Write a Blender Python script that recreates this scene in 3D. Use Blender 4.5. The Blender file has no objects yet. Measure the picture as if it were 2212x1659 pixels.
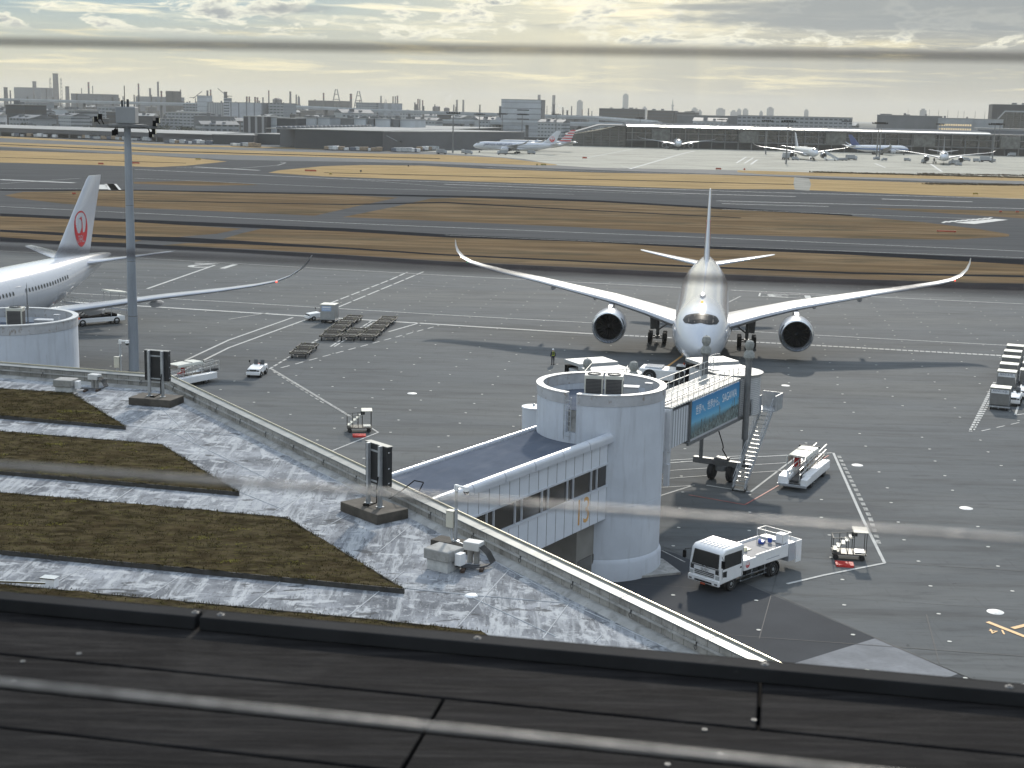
import bpy, bmesh, math, random
from mathutils import Vector, Matrix, noise
random.seed(7)
R=math.radians; C=bpy.context.scene.collection
# ---------------------------------------------------------------- camera
F=3069.; CX=1106.; CY=829.5; ROLL=math.atan(.0227); P=math.atan((829.5-240)/F); H=27.
cam=bpy.data.cameras.new('camera'); co=bpy.data.objects.new('camera',cam); C.objects.link(co)
c_,s_=math.cos(ROLL),math.sin(ROLL); cp,sp=math.cos(P),math.sin(P)
rt=Vector((c_,s_*sp,s_*cp)); up=Vector((-s_,c_*sp,c_*cp)); bk=-Vector((0,cp,-sp))
co.matrix_world=Matrix(((rt.x,up.x,bk.x,0),(rt.y,up.y,bk.y,0),(rt.z,up.z,bk.z,H),(0,0,0,1)))
cam.sensor_width=36; cam.lens=F/2212*36; cam.clip_start=.05; cam.clip_end=60000
cam.dof.use_dof=True; cam.dof.focus_distance=20; cam.dof.aperture_fstop=9.5
bpy.context.scene.camera=co
# ---------------------------------------------------------------- light
SUN_AZ=9.0; SUN_EL=28.5       # azimuth to the right of the view, elevation
sd=Vector((math.sin(R(SUN_AZ))*math.cos(R(SUN_EL)),math.cos(R(SUN_AZ))*math.cos(R(SUN_EL)),math.sin(R(SUN_EL))))
sl=bpy.data.lights.new('sun','SUN'); sl.energy=3.4; sl.angle=R(2.0); sl.color=(1,.93,.82)
so=bpy.data.objects.new('sun',sl); C.objects.link(so); so.rotation_euler=sd.to_track_quat('Z','Y').to_euler()
sc=bpy.context.scene
sc.view_settings.view_transform='Standard'; sc.view_settings.look='None'; sc.view_settings.exposure=0.0; sc.view_settings.gamma=1
sc.render.resolution_x=1024; sc.render.resolution_y=768
W=bpy.data.worlds.new('World'); sc.world=W; W.use_nodes=True
def build_world():
    nt=W.node_tree; N=nt.nodes; L=nt.links; N.clear()
    def nd(t,**k):
        n=N.new(t)
        for a,b in k.items(): setattr(n,a,b)
        return n
    def lk(a,b): L.new(a,b)
    def mth(op,a,b=None,clamp=False):
        n=nd('ShaderNodeMath',operation=op,use_clamp=clamp)
        for i,v in enumerate((a,b)):
            if v is None: continue
            if isinstance(v,(int,float)): n.inputs[i].default_value=v
            else: lk(v,n.inputs[i])
        return n.outputs[0]
    def ramp(x,st):
        n=nd('ShaderNodeValToRGB'); lk(x,n.inputs[0]); e=n.color_ramp.elements
        while len(e)>1: e.remove(e[-1])
        e[0].position=st[0][0]; e[0].color=(*st[0][1],1)
        for p,c in st[1:]:
            q=e.new(p); q.color=(*c,1)
        return n.outputs[0]
    def mix(f,a,b,mode='MIX'):
        n=nd('ShaderNodeMix',data_type='RGBA',blend_type=mode)
        for i,v in ((0,f),(6,a),(7,b)):
            if isinstance(v,(int,float)): n.inputs[i].default_value=v
            elif isinstance(v,tuple): n.inputs[i].default_value=(*v,1)
            else: lk(v,n.inputs[i])
        return n.outputs[2]
    sky=nd('ShaderNodeTexSky',sky_type='NISHITA',sun_disc=False,sun_elevation=R(SUN_EL),sun_rotation=R(SUN_AZ),altitude=20,air_density=1.2,dust_density=2.5,ozone_density=1.2)
    tc=nd('ShaderNodeTexCoord'); sp_=nd('ShaderNodeSeparateXYZ'); lk(tc.outputs['Generated'],sp_.inputs[0])
    x,y,z=sp_.outputs
    az=mth('ARCTAN2',x,y); el=mth('ARCSINE',z)          # radians
    eld=mth('MULTIPLY',el,57.3); azd=mth('MULTIPLY',az,57.3)
    def nz(sa,se,det,rough,ox=0.,dist=0.):
        cb=nd('ShaderNodeCombineXYZ'); lk(mth('ADD',mth('MULTIPLY',azd,sa),ox),cb.inputs[0]); lk(mth('MULTIPLY',eld,se),cb.inputs[1]); cb.inputs[2].default_value=ox*.37
        n=nd('ShaderNodeTexNoise'); n.inputs['Scale'].default_value=1; n.inputs['Detail'].default_value=det; n.inputs['Roughness'].default_value=rough; n.inputs['Distortion'].default_value=dist
        lk(cb.outputs[0],n.inputs['Vector']); return n.outputs[0]
    # base tint of the low sky: cream near the horizon on the left and middle, greyer to the right and higher
    e01=mth('DIVIDE',eld,10.,True)
    lefty=mth('MULTIPLY',mth('SUBTRACT',12.,azd),1/26.,True)
    ca=ramp(e01,[(0,(7.8,6.9,4.6)),(.12,(6.9,6.5,4.7)),(.28,(5.0,5.6,5.0)),(.40,(3.3,5.0,5.8)),(1,(2.5,3.9,4.9))])
    cb_=ramp(e01,[(0,(5.6,5.0,3.7)),(.15,(4.4,4.35,3.7)),(.35,(3.2,3.5,3.5)),(.5,(3.4,3.7,3.8)),(1,(3.6,4.3,4.9))])
    base=mix(lefty,cb_,ca)
    skyc=mix(ramp(mth('DIVIDE',eld,30.,True),[(0,(0,0,0)),(.25,(.1,.1,.1)),(1,(1,1,1))]),base,mix(.45,sky.outputs[0],(5.5,6.0,6.6)))
    def band(lo,a,b,hi): # window in elevation (degrees)
        n=nd('ShaderNodeMapRange',interpolation_type='SMOOTHSTEP'); lk(eld,n.inputs[0]); n.inputs[1].default_value=lo; n.inputs[2].default_value=a
        m=nd('ShaderNodeMapRange',interpolation_type='SMOOTHSTEP'); lk(eld,m.inputs[0]); m.inputs[1].default_value=b; m.inputs[2].default_value=hi; m.inputs[3].default_value=1; m.inputs[4].default_value=0
        return mth('MULTIPLY',n.outputs[0],m.outputs[0])
    def thr(v,a,b):
        n=nd('ShaderNodeMapRange',interpolation_type='SMOOTHSTEP'); lk(v,n.inputs[0]); n.inputs[1].default_value=a; n.inputs[2].default_value=b; return n.outputs[0]
    # thin cream streaks, low
    st=mth('MULTIPLY',thr(nz(.17,2.6,6,.62,3.1,.3),.5,.68),band(.5,1.3,2.6,3.2))
    c1=mix(mth('MULTIPLY',st,.9),skyc,(10.8,9.6,6.0))
    # grey low veil
    v2=mth('MULTIPLY',thr(nz(.1,1.1,4,.5,9.4),.45,.7),band(.8,1.6,40,60))
    c2=mix(mth('MULTIPLY',v2,.25),c1,(3.5,3.9,4.1))
    # high bright layer
    hb=mth('MULTIPLY',thr(nz(.13,1.5,8,.62,21.7,.5),.44,.60),band(2.7,3.4,60,80))
    c3=mix(mth('MULTIPLY',hb,.8),c2,(11.8,11.0,8.2))
    gl=mth('MULTIPLY',mth('POWER',mth('SUBTRACT',1.,mth('MULTIPLY',mth('ABSOLUTE',mth('SUBTRACT',azd,2.)),1/16.,True)),1.5),band(.6,3.6,30,60))
    c3=mix(mth('MULTIPLY',gl,.5),c3,(12.5,11.3,7.6))
    rays=mth('MULTIPLY',thr(nz(.55,.02,3,.5,2.2),.45,.7),mth('MULTIPLY',band(.1,.8,2.4,3.6),mth('SUBTRACT',1.,mth('MULTIPLY',mth('ABSOLUTE',mth('SUBTRACT',azd,4.)),1/13.,True))))
    c3=mix(mth('MULTIPLY',rays,.5),c3,(9.6,8.6,5.6))
    # cumulus rows with grey bellies
    cn=nz(.42,1.25,9,.6,5.3,.2); cm=mth('MULTIPLY',thr(cn,.50,.57),band(2.5,2.9,4.6,6.5))
    belly=mth('MULTIPLY',thr(cn,.56,.68),band(2.5,2.9,4.6,6.5))
    c4=mix(mth('MULTIPLY',cm,.75),c3,(11.,10.6,8.6)); c5=mix(mth('MULTIPLY',belly,.95),c4,(3.6,3.9,4.0))
    # large grey bank upper right
    gb=mth('MULTIPLY',thr(mth('ADD',nz(.11,.55,7,.6,14.2,.3),mth('MULTIPLY',azd,.011)),.47,.62),band(2.9,3.5,30,50))
    c6=mix(mth('MULTIPLY',gb,.85),c5,(3.3,3.6,3.7))
    hi_=ramp(mth('DIVIDE',eld,60.,True),[(0,(1,1,1)),(.12,(1,1,1)),(.4,(1.6,1.72,1.95)),(1,(1.6,1.85,2.3))])
    c6=mix(1.,c6,hi_,'MULTIPLY')
    bg=nd('ShaderNodeBackground'); lk(c6,bg.inputs[0]); bg.inputs[1].default_value=.1
    out=nd('ShaderNodeOutputWorld'); lk(bg.outputs[0],out.inputs[0])
build_world()
# ---------------------------------------------------------------- pixel <-> ground helpers (photo seen at 2212 x 1659)
def ray(px,py):
    u=px-CX; v=py-CY; x=u*c_+v*s_; y=-u*s_+v*c_
    return (x,F*cp-y*sp,-F*sp-y*cp)
def at(px,py,z=0.):
    d=ray(px,py); t=(z-H)/d[2]; return Vector((d[0]*t,d[1]*t,z))
def atY(px,py,Y):
    d=ray(px,py); t=Y/d[1]; return Vector((d[0]*t,Y,H+d[2]*t))
# ---------------------------------------------------------------- materials
MATS={}
def mat(name,col,rough=.6,metal=0.,var=.12,scale=1.,bump=0.,bscale=20.,stretch=(1,1,1),spec=.5,col2=None,emit=None,coat=0.,rz=0.,detail=5,alpha=None,lo=.35,hi=.65):
    if name in MATS: return MATS[name]
    m=bpy.data.materials.new(name); m.use_nodes=True; nt=m.node_tree; N=nt.nodes; L=nt.links
    b=N['Principled BSDF']; b.inputs['Roughness'].default_value=rough; b.inputs['Metallic'].default_value=metal
    b.inputs['Specular IOR Level'].default_value=spec; b.inputs['Coat Weight'].default_value=coat; b.inputs['Coat Roughness'].default_value=.08
    tc=N.new('ShaderNodeTexCoord'); mp=N.new('ShaderNodeMapping'); L.new(tc.outputs['Object'],mp.inputs[0]); mp.inputs['Scale'].default_value=stretch; mp.inputs['Rotation'].default_value=(0,0,rz)
    nz=N.new('ShaderNodeTexNoise'); L.new(mp.outputs[0],nz.inputs['Vector']); nz.inputs['Scale'].default_value=scale; nz.inputs['Detail'].default_value=detail; nz.inputs['Roughness'].default_value=.62
    rp=N.new('ShaderNodeValToRGB'); L.new(nz.outputs[0],rp.inputs[0])
    a=tuple(x*(1-var) for x in col) ; d=col2 or tuple(min(1,x*(1+var)) for x in col)
    rp.color_ramp.elements[0].position=lo; rp.color_ramp.elements[0].color=(*a,1); rp.color_ramp.elements[1].position=hi; rp.color_ramp.elements[1].color=(*d,1)
    L.new(rp.outputs[0],b.inputs['Base Color'])
    if bump:
        n2=N.new('ShaderNodeTexNoise'); L.new(mp.outputs[0],n2.inputs['Vector']); n2.inputs['Scale'].default_value=bscale; n2.inputs['Detail'].default_value=4
        bp=N.new('ShaderNodeBump'); bp.inputs['Strength'].default_value=bump; bp.inputs['Distance'].default_value=.02; L.new(n2.outputs[0],bp.inputs['Height']); L.new(bp.outputs[0],b.inputs['Normal'])
    if emit: b.inputs['Emission Color'].default_value=(*emit[0],1); b.inputs['Emission Strength'].default_value=emit[1]
    if alpha is not None: b.inputs['Alpha'].default_value=alpha
    MATS[name]=m; return m
def layered(m,scale,col,lo,hi,fac,stretch=(1,1,1),rz=0.,kind='noise',detail=6,rough=None):
    """lay one more irregular tone over the base colour of m"""
    nt=m.node_tree; N=nt.nodes; L=nt.links; b=N['Principled BSDF']; src=b.inputs['Base Color'].links[0].from_socket
    tc=N.new('ShaderNodeTexCoord'); mp=N.new('ShaderNodeMapping'); L.new(tc.outputs['Object'],mp.inputs[0]); mp.inputs['Scale'].default_value=stretch; mp.inputs['Rotation'].default_value=(0,0,rz)
    nz=N.new('ShaderNodeTexNoise'); L.new(mp.outputs[0],nz.inputs['Vector']); nz.inputs['Scale'].default_value=scale; nz.inputs['Detail'].default_value=detail; nz.inputs['Roughness'].default_value=.65; nz.inputs['Distortion'].default_value=.4
    mr=N.new('ShaderNodeMapRange'); L.new(nz.outputs[0],mr.inputs[0]); mr.inputs[1].default_value=lo; mr.inputs[2].default_value=hi; mr.inputs[4].default_value=fac
    mx=N.new('ShaderNodeMix'); mx.data_type='RGBA'; L.new(mr.outputs[0],mx.inputs[0]); L.new(src,mx.inputs[6]); mx.inputs[7].default_value=(*col,1)
    L.new(mx.outputs[2],b.inputs['Base Color'])
    if rough is not None:
        r2=N.new('ShaderNodeMapRange'); L.new(mr.outputs[0],r2.inputs[0]); r2.inputs[2].default_value=max(fac,.01); r2.inputs[3].default_value=b.inputs['Roughness'].default_value; r2.inputs[4].default_value=rough
        L.new(r2.outputs[0],b.inputs['Roughness'])
    return m
def striped(m,axis,freq,col,width,fac=1.,off=0.,axis2=None,rz=0.):
    """regular thin lines of another tone along one object axis (panel joints, corrugation)"""
    nt=m.node_tree; N=nt.nodes; L=nt.links; b=N['Principled BSDF']; src=b.inputs['Base Color'].links[0].from_socket
    tc=N.new('ShaderNodeTexCoord'); mp=N.new('ShaderNodeMapping'); L.new(tc.outputs['Object'],mp.inputs[0]); mp.inputs['Rotation'].default_value=(0,0,rz)
    sx=N.new('ShaderNodeSeparateXYZ'); L.new(mp.outputs[0],sx.inputs[0])
    ml=N.new('ShaderNodeMath'); ml.operation='MULTIPLY_ADD'; L.new(sx.outputs[axis],ml.inputs[0]); ml.inputs[1].default_value=freq; ml.inputs[2].default_value=off+1000
    fr=N.new('ShaderNodeMath'); fr.operation='FRACT'; L.new(ml.outputs[0],fr.inputs[0])
    lt=N.new('ShaderNodeMath'); lt.operation='LESS_THAN'; L.new(fr.outputs[0],lt.inputs[0]); lt.inputs[1].default_value=width
    fa=N.new('ShaderNodeMath'); fa.operation='MULTIPLY'; L.new(lt.outputs[0],fa.inputs[0]); fa.inputs[1].default_value=fac
    mx=N.new('ShaderNodeMix'); mx.data_type='RGBA'; L.new(fa.outputs[0],mx.inputs[0]); L.new(src,mx.inputs[6]); mx.inputs[7].default_value=(*col,1)
    L.new(mx.outputs[2],b.inputs['Base Color']); return m
RUN=R(75.7)   # the runway direction, measured from the view direction towards the left
# ---------------------------------------------------------------- mesh builder
class MB:
    def __init__(s): s.v=[]; s.f=[]; s.m=[]; s.cur=0
    def mi(s,i): s.cur=i; return s
    def add(s,vs,fs):
        b=len(s.v); s.v+= [tuple(v) for v in vs]; s.f+=[tuple(b+i for i in f) for f in fs]; s.m+=[s.cur]*len(fs); return s
    def box(s,c,d,rz=0.,tl=0.):
        hx,hy,hz=d[0]/2,d[1]/2,d[2]/2; vs=[]
        M=Matrix.Rotation(rz,3,'Z')@Matrix.Rotation(tl,3,'X')
        for z in(-hz,hz):
            for x,y in((-hx,-hy),(hx,-hy),(hx,hy),(-hx,hy)): vs.append(Vector(c)+M@Vector((x,y,z)))
        return s.add(vs,[(3,2,1,0),(4,5,6,7),(0,1,5,4),(1,2,6,5),(2,3,7,6),(3,0,4,7)])
    def bx(s,x0,x1,y0,y1,z0,z1): return s.box(((x0+x1)/2,(y0+y1)/2,(z0+z1)/2),(x1-x0,y1-y0,z1-z0))
    def hexa(s,a,b):  # two quads (bottom, top), corners in the same order
        return s.add(list(a)+list(b),[(3,2,1,0),(4,5,6,7),(0,1,5,4),(1,2,6,5),(2,3,7,6),(3,0,4,7)])
    def bar(s,p,q,w,h=None):
        h=h or w; p=Vector(p); q=Vector(q); d=(q-p).normalized(); u=d.cross(Vector((0,0,1)))
        if u.length<1e-4: u=Vector((1,0,0))
        u.normalize(); v=u.cross(d).normalized(); u*=w/2; v*=h/2
        return s.hexa([p-u-v,p+u-v,p+u+v,p-u+v],[q-u-v,q+u-v,q+u+v,q-u+v])
    def tube(s,p,q,r,r2=None,n=8,cap=True):
        r2=r if r2 is None else r2; p=Vector(p); q=Vector(q); d=(q-p).normalized(); u=d.cross(Vector((0,0,1)))
        if u.length<1e-4: u=Vector((1,0,0))
        u.normalize(); v=u.cross(d)
        a=[p+(u*math.cos(t)+v*math.sin(t))*r for t in [2*math.pi*i/n for i in range(n)]]
        b=[q+(u*math.cos(t)+v*math.sin(t))*r2 for t in [2*math.pi*i/n for i in range(n)]]
        fs=[(i,(i+1)%n,n+(i+1)%n,n+i) for i in range(n)]
        if cap: fs+=[tuple(range(n-1,-1,-1)),tuple(range(n,2*n))]
        return s.add(a+b,fs)
    def path(s,pts,r,n=6):
        for a,b in zip(pts,pts[1:]): s.tube(a,b,r,n=n)
        return s
    def loft(s,rings,cap=True,close=True):
        n=len(rings[0]); vs=[v for r in rings for v in r]; fs=[]
        for k in range(len(rings)-1):
            for i in range(n if close else n-1): j=(i+1)%n; fs.append((k*n+i,k*n+j,(k+1)*n+j,(k+1)*n+i))
        if cap: fs+=[tuple(range(n-1,-1,-1)),tuple((len(rings)-1)*n+i for i in range(n))]
        return s.add(vs,fs)
    def lathe(s,prof,c=(0,0,0),ax='Z',n=24,cap=False):
        rings=[]
        for r,h in prof:
            ring=[]
            for i in range(n):
                t=2*math.pi*i/n; a,b=r*math.cos(t),r*math.sin(t)
                ring.append(Vector(c)+Vector({'Z':(a,b,h),'Y':(a,h,b),'X':(h,a,b)}[ax]))
            rings.append(ring)
        return s.loft(rings,cap)
    def prism(s,pts,z0,z1):
        n=len(pts); vs=[(p[0],p[1],z0) for p in pts]+[(p[0],p[1],z1) for p in pts]
        return s.add(vs,[tuple(range(n-1,-1,-1)),tuple(range(n,2*n))]+[(i,(i+1)%n,n+(i+1)%n,n+i) for i in range(n)])
    def sheet(s,pts,z=None): return s.add([(p[0],p[1],p[2] if z is None else z) for p in pts],[tuple(range(len(pts)))])
    def strip(s,a,b,w,z):  # flat painted line
        a=Vector((a[0],a[1],z)); b=Vector((b[0],b[1],z)); d=(b-a).normalized(); u=Vector((-d.y,d.x,0))*w/2
        return s.add([a-u,b-u,b+u,a+u],[(0,1,2,3)])
    def build(s,name,mats,parent=None,smooth=True,bevel=0.,ang=38,loc=None):
        me=bpy.data.meshes.new(name); me.from_pydata(s.v,[],s.f)
        if not isinstance(mats,(list,tuple)): mats=[mats]
        for m in mats: me.materials.append(m)
        for p,i in zip(me.polygons,s.m): p.material_index=i
        bm=bmesh.new(); bm.from_mesh(me); bmesh.ops.recalc_face_normals(bm,faces=bm.faces)
        if smooth:
            for f in bm.faces: f.smooth=True
            for e in bm.edges:
                if len(e.link_faces)!=2 or e.calc_face_angle(0)>R(ang): e.smooth=False
        bm.to_mesh(me); bm.free()
        o=bpy.data.objects.new(name,me); C.objects.link(o)
        if parent: o.parent=parent
        if loc: o.location=loc
        if bevel:
            bv=o.modifiers.new('bevel','BEVEL'); bv.width=bevel; bv.segments=2; bv.limit_method='ANGLE'; bv.angle_limit=R(40)
        return o
def up_fix(o):
    """make a flat sheet face upwards"""
    bm=bmesh.new(); bm.from_mesh(o.data)
    for f in bm.faces:
        f.normal_update()
        if f.normal.z<0: f.normal_flip()
    bm.to_mesh(o.data); bm.free(); return o
def tag(o,label=None,cat=None,group=None,kind=None):
    if label: o['label']=label
    if cat: o['category']=cat
    if group: o['group']=group
    if kind: o['kind']=kind
    return o
def thing(name,label,cat,loc=(0,0,0),rz=0.,group=None,scale=1.):
    o=bpy.data.objects.new(name,None); C.objects.link(o); o.location=loc; o.rotation_euler=(0,0,rz); o.scale=(scale,)*3; o.empty_display_size=.3
    return tag(o,label,cat,group)
KIDS={}
def copy_thing(root,loc,rz,label=None,scale=None,skip=(),remat=None):
    r=root.copy(); C.objects.link(r); r.location=loc; r.rotation_euler=(0,0,rz)
    if scale: r.scale=(scale,)*3
    if label: r['label']=label
    def rec(o,p):
        for ch in o.children:
            if ch.name.split('.')[0] in skip: continue
            c=ch.copy(); C.objects.link(c); c.parent=p
            if remat and ch.name.split('.')[0] in remat:
                c.data=c.data.copy(); c.data.materials.clear()
                ms=remat[ch.name.split('.')[0]]
                for m in (ms if isinstance(ms,(list,tuple)) else [ms]): c.data.materials.append(m)
            rec(ch,c)
    rec(root,r); return r
def text_mesh(body,size,name,m,parent,loc,rot,ext=.004,align='CENTER',sx=1.):
    cu=bpy.data.curves.new(name,'FONT'); cu.body=body; cu.size=size; cu.align_x=align; cu.align_y='CENTER'; cu.extrude=ext; cu.resolution_u=3
    t=bpy.data.objects.new('tmp',cu); C.objects.link(t); bpy.context.view_layer.update()
    me=bpy.data.meshes.new_from_object(t.evaluated_get(bpy.context.evaluated_depsgraph_get())); bpy.data.objects.remove(t)
    o=bpy.data.objects.new(name,me); C.objects.link(o); me.materials.clear(); me.materials.append(m); o.parent=parent; o.location=loc; o.rotation_euler=rot; o.scale=(sx,1,1)
    return o
# ---------------------------------------------------------------- palette
asphalt=mat('asphalt',(.112,.119,.123),.8,var=.10,scale=.05,bump=.35,bscale=9,stretch=(1,5,1),rz=-RUN+R(90),spec=.03)
layered(asphalt,.012,(.145,.145,.135),.45,.72,.6,(1,4,1),R(8))
layered(asphalt,.35,(.15,.15,.148),.55,.8,.5,(1,2.2,1),R(20))
layered(asphalt,.9,(.055,.056,.058),.60,.74,.5,(7,.3,1),R(8)); layered(asphalt,.25,(.06,.062,.065),.56,.72,.45,(1,3,1),R(-20)); layered(asphalt,9,(.16,.16,.16),.62,.75,.45)
layered(asphalt,.12,(.06,.06,.06),.5,.72,.55,(.6,6,1),R(-12)); layered(asphalt,.6,(.06,.06,.062),.55,.75,.5,(1,5,1),R(-10)); layered(asphalt,.05,(.07,.072,.075),.52,.7,.5,(1,3,1),R(-5)); layered(asphalt,1.3,(.035,.035,.036),.68,.74,.6)
dark_asph=mat('dark_asphalt',(.050,.054,.060),.8,spec=.04,var=.12,scale=.15,bump=.3,bscale=9); layered(dark_asph,8,(.11,.11,.11),.6,.78,.4)
taxi_asph=mat('taxiway_asphalt',(.086,.087,.088),.75,var=.14,scale=.02,stretch=(1,12,1),rz=R(14.3),spec=.0); layered(taxi_asph,.1,(.085,.085,.085),.5,.75,.5,(1,14,1),R(14.3))
shoulder=mat('shoulder',(.018,.019,.022),.9,spec=.0,var=.15,scale=.05,stretch=(1,10,1),rz=R(14.3))
concrete=mat('apron_concrete',(.36,.35,.30),.85,spec=.03,var=.12,scale=.03,stretch=(1,6,1),rz=R(14.3)); layered(concrete,.02,(.08,.08,.078),.48,.68,.8,(1,10,1),R(12))
patch_c=mat('patch_concrete',(.19,.198,.21),.85,spec=.08,var=.15,scale=.5,bump=.2); layered(patch_c,3,(.12,.125,.13),.5,.75,.6,(1,3,1),R(25))
grass=mat('dry_grass',(.130,.092,.054),.95,var=.28,scale=.03,bump=.6,bscale=3,stretch=(1,7,1),rz=R(14.3),spec=.0)
layered(grass,.022,(.21,.155,.095),.48,.66,.75,(1,3.2,1),R(14.3)); layered(grass,.02,(.145,.102,.068),.5,.7,.6,(1,14,1),R(14.3)); layered(grass,.03,(.066,.060,.042),.50,.66,.85,(1,4,1),R(14.3)); layered(grass,1.2,(.07,.05,.03),.55,.8,.5)
grass_far=mat('golden_grass',(.33,.24,.125),.95,var=.25,scale=.03,stretch=(1,8,1),rz=R(14.3),spec=.0); layered(grass_far,.03,(.13,.095,.05),.5,.75,.6,(1,9,1),R(14.3))
paint=mat('road_paint',(.47,.47,.45),.8,spec=.1,var=.12,scale=1.5); layered(paint,2.2,(.2,.2,.2),.55,.75,.55)
paint_worn=mat('worn_paint',(.36,.36,.34),.85,spec=.1,var=.3,scale=3); layered(paint_worn,4,(.13,.13,.13),.45,.65,.8)
paint_or=mat('orange_paint',(.62,.36,.13),.6,var=.12,scale=2); paint_rd=mat('red_paint',(.33,.10,.08),.7,var=.25,scale=2)
white=mat('white_paint',(.78,.79,.80),.32,var=.03,scale=2,coat=.3)
jetw=mat('aircraft_white',(.52,.545,.59),.16,var=.02,scale=.6,coat=.6)
striped(jetw,1,.19,(.36,.37,.40),.008,.8)
jetgrey=mat('aircraft_grey',(.42,.44,.48),.3,var=.04,scale=.8,coat=.4)
chrome=mat('bare_metal',(.62,.64,.66),.22,1.,var=.05,scale=2)
steel=mat('galvanised_steel',(.42,.44,.46),.5,.6,var=.12,scale=3)
dkmetal=mat('dark_metal',(.045,.047,.05),.55,.3,var=.2,scale=4)
gunmetal=mat('grey_steel',(.16,.165,.17),.5,.3,var=.15,scale=3)
black=mat('black_matt',(.010,.010,.011),.95,spec=.05,var=.2,scale=3)
rubber=mat('rubber',(.02,.02,.021),.85,var=.25,scale=6)
glass=mat('dark_glass',(.010,.012,.014),.12,var=.1,scale=1,spec=.9)
redp=mat('red_plastic',(.55,.035,.03),.5,var=.15,scale=6); redp2=mat('airline_red',(.52,.02,.03),.4,var=.03,scale=3)
bluep=mat('blue_plastic',(.03,.08,.36),.45,var=.1,scale=5)
yellowp=mat('yellow_plate',(.30,.23,.05),.6,var=.15,scale=3); orangep=mat('orange_board',(.36,.06,.025),.6,var=.12,scale=2)
concw=mat('painted_concrete',(.50,.54,.60),.75,var=.05,scale=.6,bump=.15,bscale=6); layered(concw,.7,(.27,.28,.30),.52,.75,.5,(3,3,.3)); layered(concw,1.6,(.22,.20,.18),.62,.75,.5,(5,5,.25)); layered(concw,3,(.30,.27,.23),.68,.85,.45)
concg=mat('weathered_concrete',(.30,.30,.29),.85,var=.2,scale=1.2,bump=.4,bscale=14); layered(concg,2.,(.07,.065,.06),.5,.72,.7)
concd=mat('dark_mossy_concrete',(.07,.062,.052),.9,var=.35,scale=2,bump=.5,bscale=12)
panel=mat('wall_panel',(.60,.64,.70),.42,var=.04,scale=.8); panelt=mat('rounded_coping',(.58,.61,.66),.3,var=.05,scale=1,metal=.25)
roofgrey=mat('membrane_roof',(.105,.12,.15),.9,spec=.0,var=.08,scale=.5); layered(roofgrey,.35,(.18,.19,.215),.5,.75,.5,(1,3,1),R(-30))
zinc=mat('zinc_coping',(.25,.26,.26),.45,.7,var=.15,scale=1.5); layered(zinc,3,(.25,.25,.24),.52,.75,.5,rough=.6)
# ---------------------------------------------------------------- ground
def poly_px(lst,z=0.): return [at(x,y,0) for x,y in lst]
def flat(name,polys,m,z,kind='structure'):
    b=MB()
    for p in polys: b.sheet(poly_px(p),z)
    o=b.build(name,m,smooth=False); up_fix(o); o['kind']=kind; return o
b=MB(); b.sheet([(-11000,-600),(11000,-600),(11000,14000),(-11000,14000)],0); tag(up_fix(b.build('ground',asphalt,smooth=False)),kind='structure')
flat('far_land',[[(-900,281),(460,299),(600,301),(1100,305),(1300,300),(3300,320),(3300,297),(1100,251),(-900,204)]],mat('city_ground',(.05,.055,.055),.95,spec=.02,var=.3,scale=.01),.003)
flat('far_apron',[[(900,325),(1083,304),(1230,312),(1354,318),(2212,338),(3000,356),(3000,401),(2212,382),(1756,372),(1560,367),(1280,362),(1204,357),(1130,343)]],concrete,.004)
flat('taxiway',[[(-700,300),(0,318),(500,345),(900,352),(1200,364),(1700,381),(2900,420),(2900,665),(2212,630),(1600,608),(960,576),(500,547),(0,524),(-700,490)]],taxi_asph,.0055)
flat('runway',[[(-700,330),(-700,420),(0,413),(500,418),(800,424),(1100,428),(1300,437),(1600,447),(2300,472),(2900,487),(2900,436),(2212,426),(1720,413),(1289,402),(741,385),(560,374),(500,362),(0,350)],
   [(-700,382),(0,438),(291,453),(741,471),(960,480),(1542,508),(2300,540),(2900,561),(2900,588),(2300,564),(1542,532),(960,510),(741,498),(291,479),(0,466),(-700,412)]],taxi_asph,.008)
flat('runway_shoulder',[[(0,461),(291,474),(741,493),(960,506),(1542,531),(2212,560),(2212,574),(1842,551),(1542,538),(960,513.5),(741,500.5),(291,482),(0,468)],
   [(0,496),(291,510),(385,512),(600,525),(741,534),(960,549),(1542,576),(2212,594),(2212,599),(1842,592),(1542,580),(960,552.5),(741,538),(500,528),(187,513),(0,501)],
   [(0,409),(300,410),(741,418),(1100,425),(1300,433),(1542,447),(1841,464),(1841,467),(1542,451),(1300,437),(1000,427),(741,421.5),(300,413),(0,412)],
   [(0,512),(300,527),(741,551),(960,565),(1460,589),(1750,601),(2212,613),(2212,628),(1600,606),(960,574),(500,545),(0,522)]],shoulder,.012)
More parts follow.
